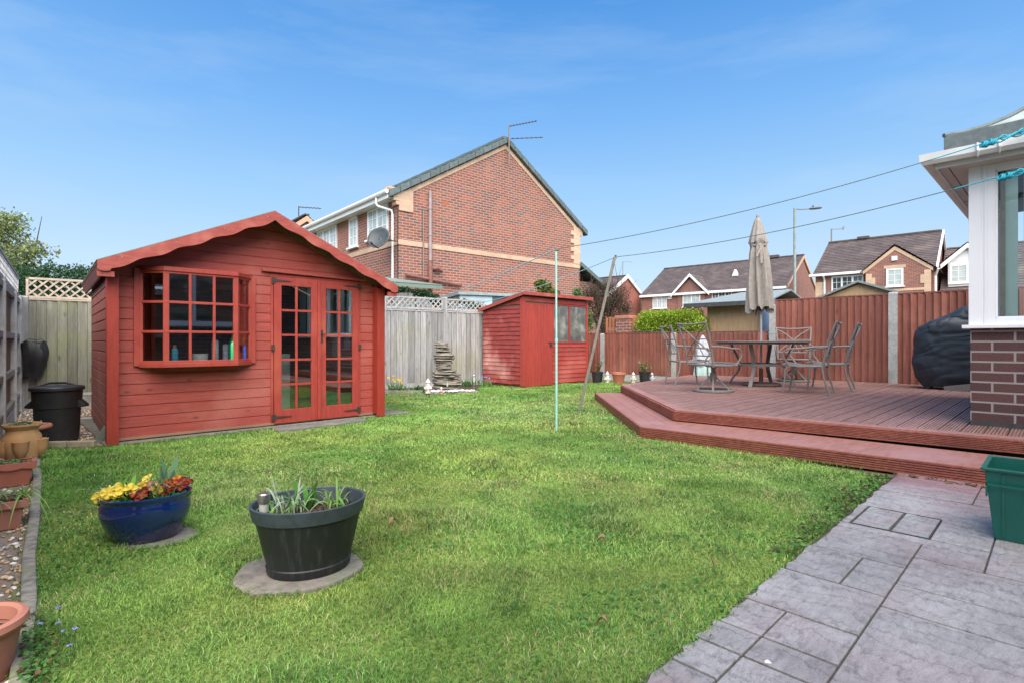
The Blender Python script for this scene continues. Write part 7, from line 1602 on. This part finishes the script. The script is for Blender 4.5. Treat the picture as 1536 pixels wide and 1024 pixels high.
# ============================================================ slate water feature
wf_=T('water_feature','layered slate water feature tower on white pebbles in front of the grey fence','water feature',(-1.30,10.62,0),R(8))
def slate_stack(name,layers,seed):
    m=MB(); rd=random.Random(seed)
    for (z,cx_,cy_,rx,ry,th_) in layers:
        n=30; ph=rd.uniform(0,6); P=[]
        for i in range(n):
            a=2*math.pi*i/n; k_=1+.09*math.sin(2*a+ph)+.06*math.sin(5*a+ph*2)+rd.uniform(-.04,.04); P.append((cx_+rx*k_*math.cos(a),cy_+ry*k_*math.sin(a),a))
        vs=[(x,y,z+th_*(.5+.5*math.sin(a+ph))*.5) for x,y,a in P]+[(cx_+(x-cx_)*1.03,cy_+(y-cy_)*1.03,z+th_*.5+th_*.4*math.sin(a+ph)) for x,y,a in P]+[(cx_+(x-cx_)*.96,cy_+(y-cy_)*.96,z+th_+th_*.4*math.sin(a+ph)) for x,y,a in P]
        m.add(vs,[(i,(i+1)%n,n+(i+1)%n,n+i) for i in range(n)]+[(n+i,n+(i+1)%n,2*n+(i+1)%n,2*n+i) for i in range(n)]+[tuple(2*n+i for i in range(n)),tuple(range(n))[::-1]])
    return m.build(name,m_slate,wf_)
lay=[]; z=.0; rd=random.Random(5)
def tier(zt_,cx_,rx,ry):
    global z
    while z<zt_:
        th_=rd.uniform(.024,.042); lay.append((z,cx_+rd.uniform(-.02,.02),rd.uniform(-.02,.02),rx*rd.uniform(.90,1.06),ry*rd.uniform(.9,1.05),th_)); z+=th_*.78
tier(.20,.01,.285,.24); slate_stack('basin',lay,1); lay=[]
tier(.42,-.05,.22,.2); slate_stack('slate_tier',lay,2); lay=[]; zz_=z; z=.22; tier(.38,.17,.10,.13); slate_stack('side_bowl',lay,6); lay=[]; z=zz_
tier(.62,-.07,.165,.15); tier(.735,-.06,.205,.17); slate_stack('slate_tier',lay,3); lay=[]
tier(.985,-.09,.135,.12); slate_stack('slate_tier',lay,4)
m=MB(); m.lathe([(.06,.20),(.125,.215),(.13,.245),(.105,.245),(.09,.225)],22,cx=.19,cy=-.03); m.build('spill_bowl',m_slate,wf_)
m=MB(); m.prism([(-.42,-.36),(.62,-.22),(.60,.1),(.3,.3),(-.4,.25)],0,.03); tag(m.build('pebble_tray',m_kerb,None,loc=(-1.30,10.62,0),rz=R(8),bevel=.004),'thin stone edged tray under the slate water feature','tray')
n=260; P=np.stack([rng.uniform(-.40,.55,n),rng.uniform(-.31,-.20,n),np.full(n,.045)+.02*rng.random(n)],1); P=P[(P[:,1]>-.34+.0*P[:,0]+.13*(P[:,0]+.4)*.9)|(P[:,0]<.2)]; P[:,0:2]=P[:,0:2]@np.array([[math.cos(R(8)),math.sin(R(8))],[-math.sin(R(8)),math.cos(R(8))]])+np.array([-1.30,10.62])
v,f,c=pebbles(P,.026,np.full((len(P),3),.74)*(.9+.15*rng.random((len(P),1)))); tag(raw('white_pebbles',v,f,m_pebb,cols=c),kind='stuff')
gnome('white gnome with a tall pointed hat left of the slate tower',(*spot(642,590),.03),M('white_red_gnome',(.62,.60,.58),(.5,.25,.22),22,rough=.6,lo=.5,hi=.7),m_white,.28,.1)
gnome('tiny red and white gnome in front of the slate tower',(*spot(662,590.5),.03),M('red_gnome',(.5,.12,.08),(.6,.5,.45),30,rough=.6),m_white,.13,.0)
for (px_,py_,h_,lab) in ((671,589,.24,'clear stake light directly in front of the slate tower'),(711,587,.34,'clear stake light at the right end of the white pebbles')):
    r_=T('solar_light',lab,'solar light',(*spot(px_,py_),.02)); m=MB(); m.tube([(0,0,0),(0,0,h_*.6)],.007,6); m.build('stake',m_steel,r_); m=MB(); m.lathe([(.012,h_*.55),(.018,h_*.6),(.020,h_*.9)],12); m.build('lens',M('clear_lens_%d'%px_,(.60,.62,.60),(.5,.52,.5),9,rough=.15),r_,smooth=True); m=MB(); m.lathe([(.026,h_*.9),(.028,h_*.93),(.020,h_)],12); m.build('cap',m_steel,r_,smooth=True)
# flower bed: soil, edging, daffodils and leafy clumps
m=MB(); m.add([(x,y,.012) for x,y in ((-3.3,8.9),(-2.50,10.30),(-1.70,10.30),(-.75,10.8),(-.60,12.55),(-1.3,12.3),(-3.1,10.9))],[(0,1,2,3,4,5,6)]); tag(m.build('flower_bed_soil',m_soil),kind='structure')
m=MB(); m.bar((-3.0,9.6,.03),(-2.48,10.26,.03),.05,.09); m.bar((-2.48,10.28,.03),(-1.72,10.28,.03),.05,.09); tag(m.build('bed_edging',m_kerb,None,bevel=.006),'low stone edging of the flower bed by the summerhouse','edging')
def clump(name,label,px_,py_,n,ln,wd,fl=None,cat='plant',cols=None):
    x,y=spot(px_,py_); r_=T(name,label,cat,(x,y,.01)); strap_leaves('foliage',r_,0,0,0,n,ln,wd,cols or [[.10,.22,.06],[.16,.30,.10]],.5,rad=.12)
    if fl:
        P=[(rng.normal(0,.09),rng.normal(0,.06),ln*(.85+.3*rng.random())) for _ in range(fl[0])]; flowers('bloom',r_,P,fl[1],fl[2],fl[3] if len(fl)>3 else None)
        m=MB(); 
        for p_ in P: m.tube([(p_[0]*.6,p_[1]*.6,0),(p_[0],p_[1],p_[2])],.003,4)
        m.build('flower_stem',M('fl_stem%d'%px_,(.09,.2,.05),rough=.7),r_)
yel=[[.75,.48,.03],[.8,.6,.08]]
clump('daffodil','tall clump of yellow daffodils beside the summerhouse corner',590,588,60,.30,.014,(5,.026,yel,[.8,.3,.02]))
clump('daffodil','shorter clump of yellow flowers right of the tall daffodils',604,587,50,.20,.013,(4,.022,yel,[.8,.3,.02]))
clump('tulip','broad leafed tulip shoots in the flower bed left of the gnome',620,587,14,.17,.04)
clump('leafy_plant','low bushy green plant behind the gnome',632,586,90,.16,.02,cols=[[.07,.17,.05],[.10,.22,.08]])
clump('leafy_plant','low green plants right of the slate tower',700,578,90,.20,.018,cols=[[.08,.18,.05],[.12,.24,.08]])
clump('leafy_plant','blue flowered plant at the corner of the small red shed',731,579,50,.20,.016,(6,.018,[[.30,.42,.75],[.2,.3,.6]]))
clump('leafy_plant','thin weeds between the grey fence and the small red shed',716,576,40,.22,.012)
for o in list(C.objects):
    if o.type=='EMPTY' and o.parent: 
        for k_ in ('label','category','group'):
            if k_ in o.keys(): del o[k_]
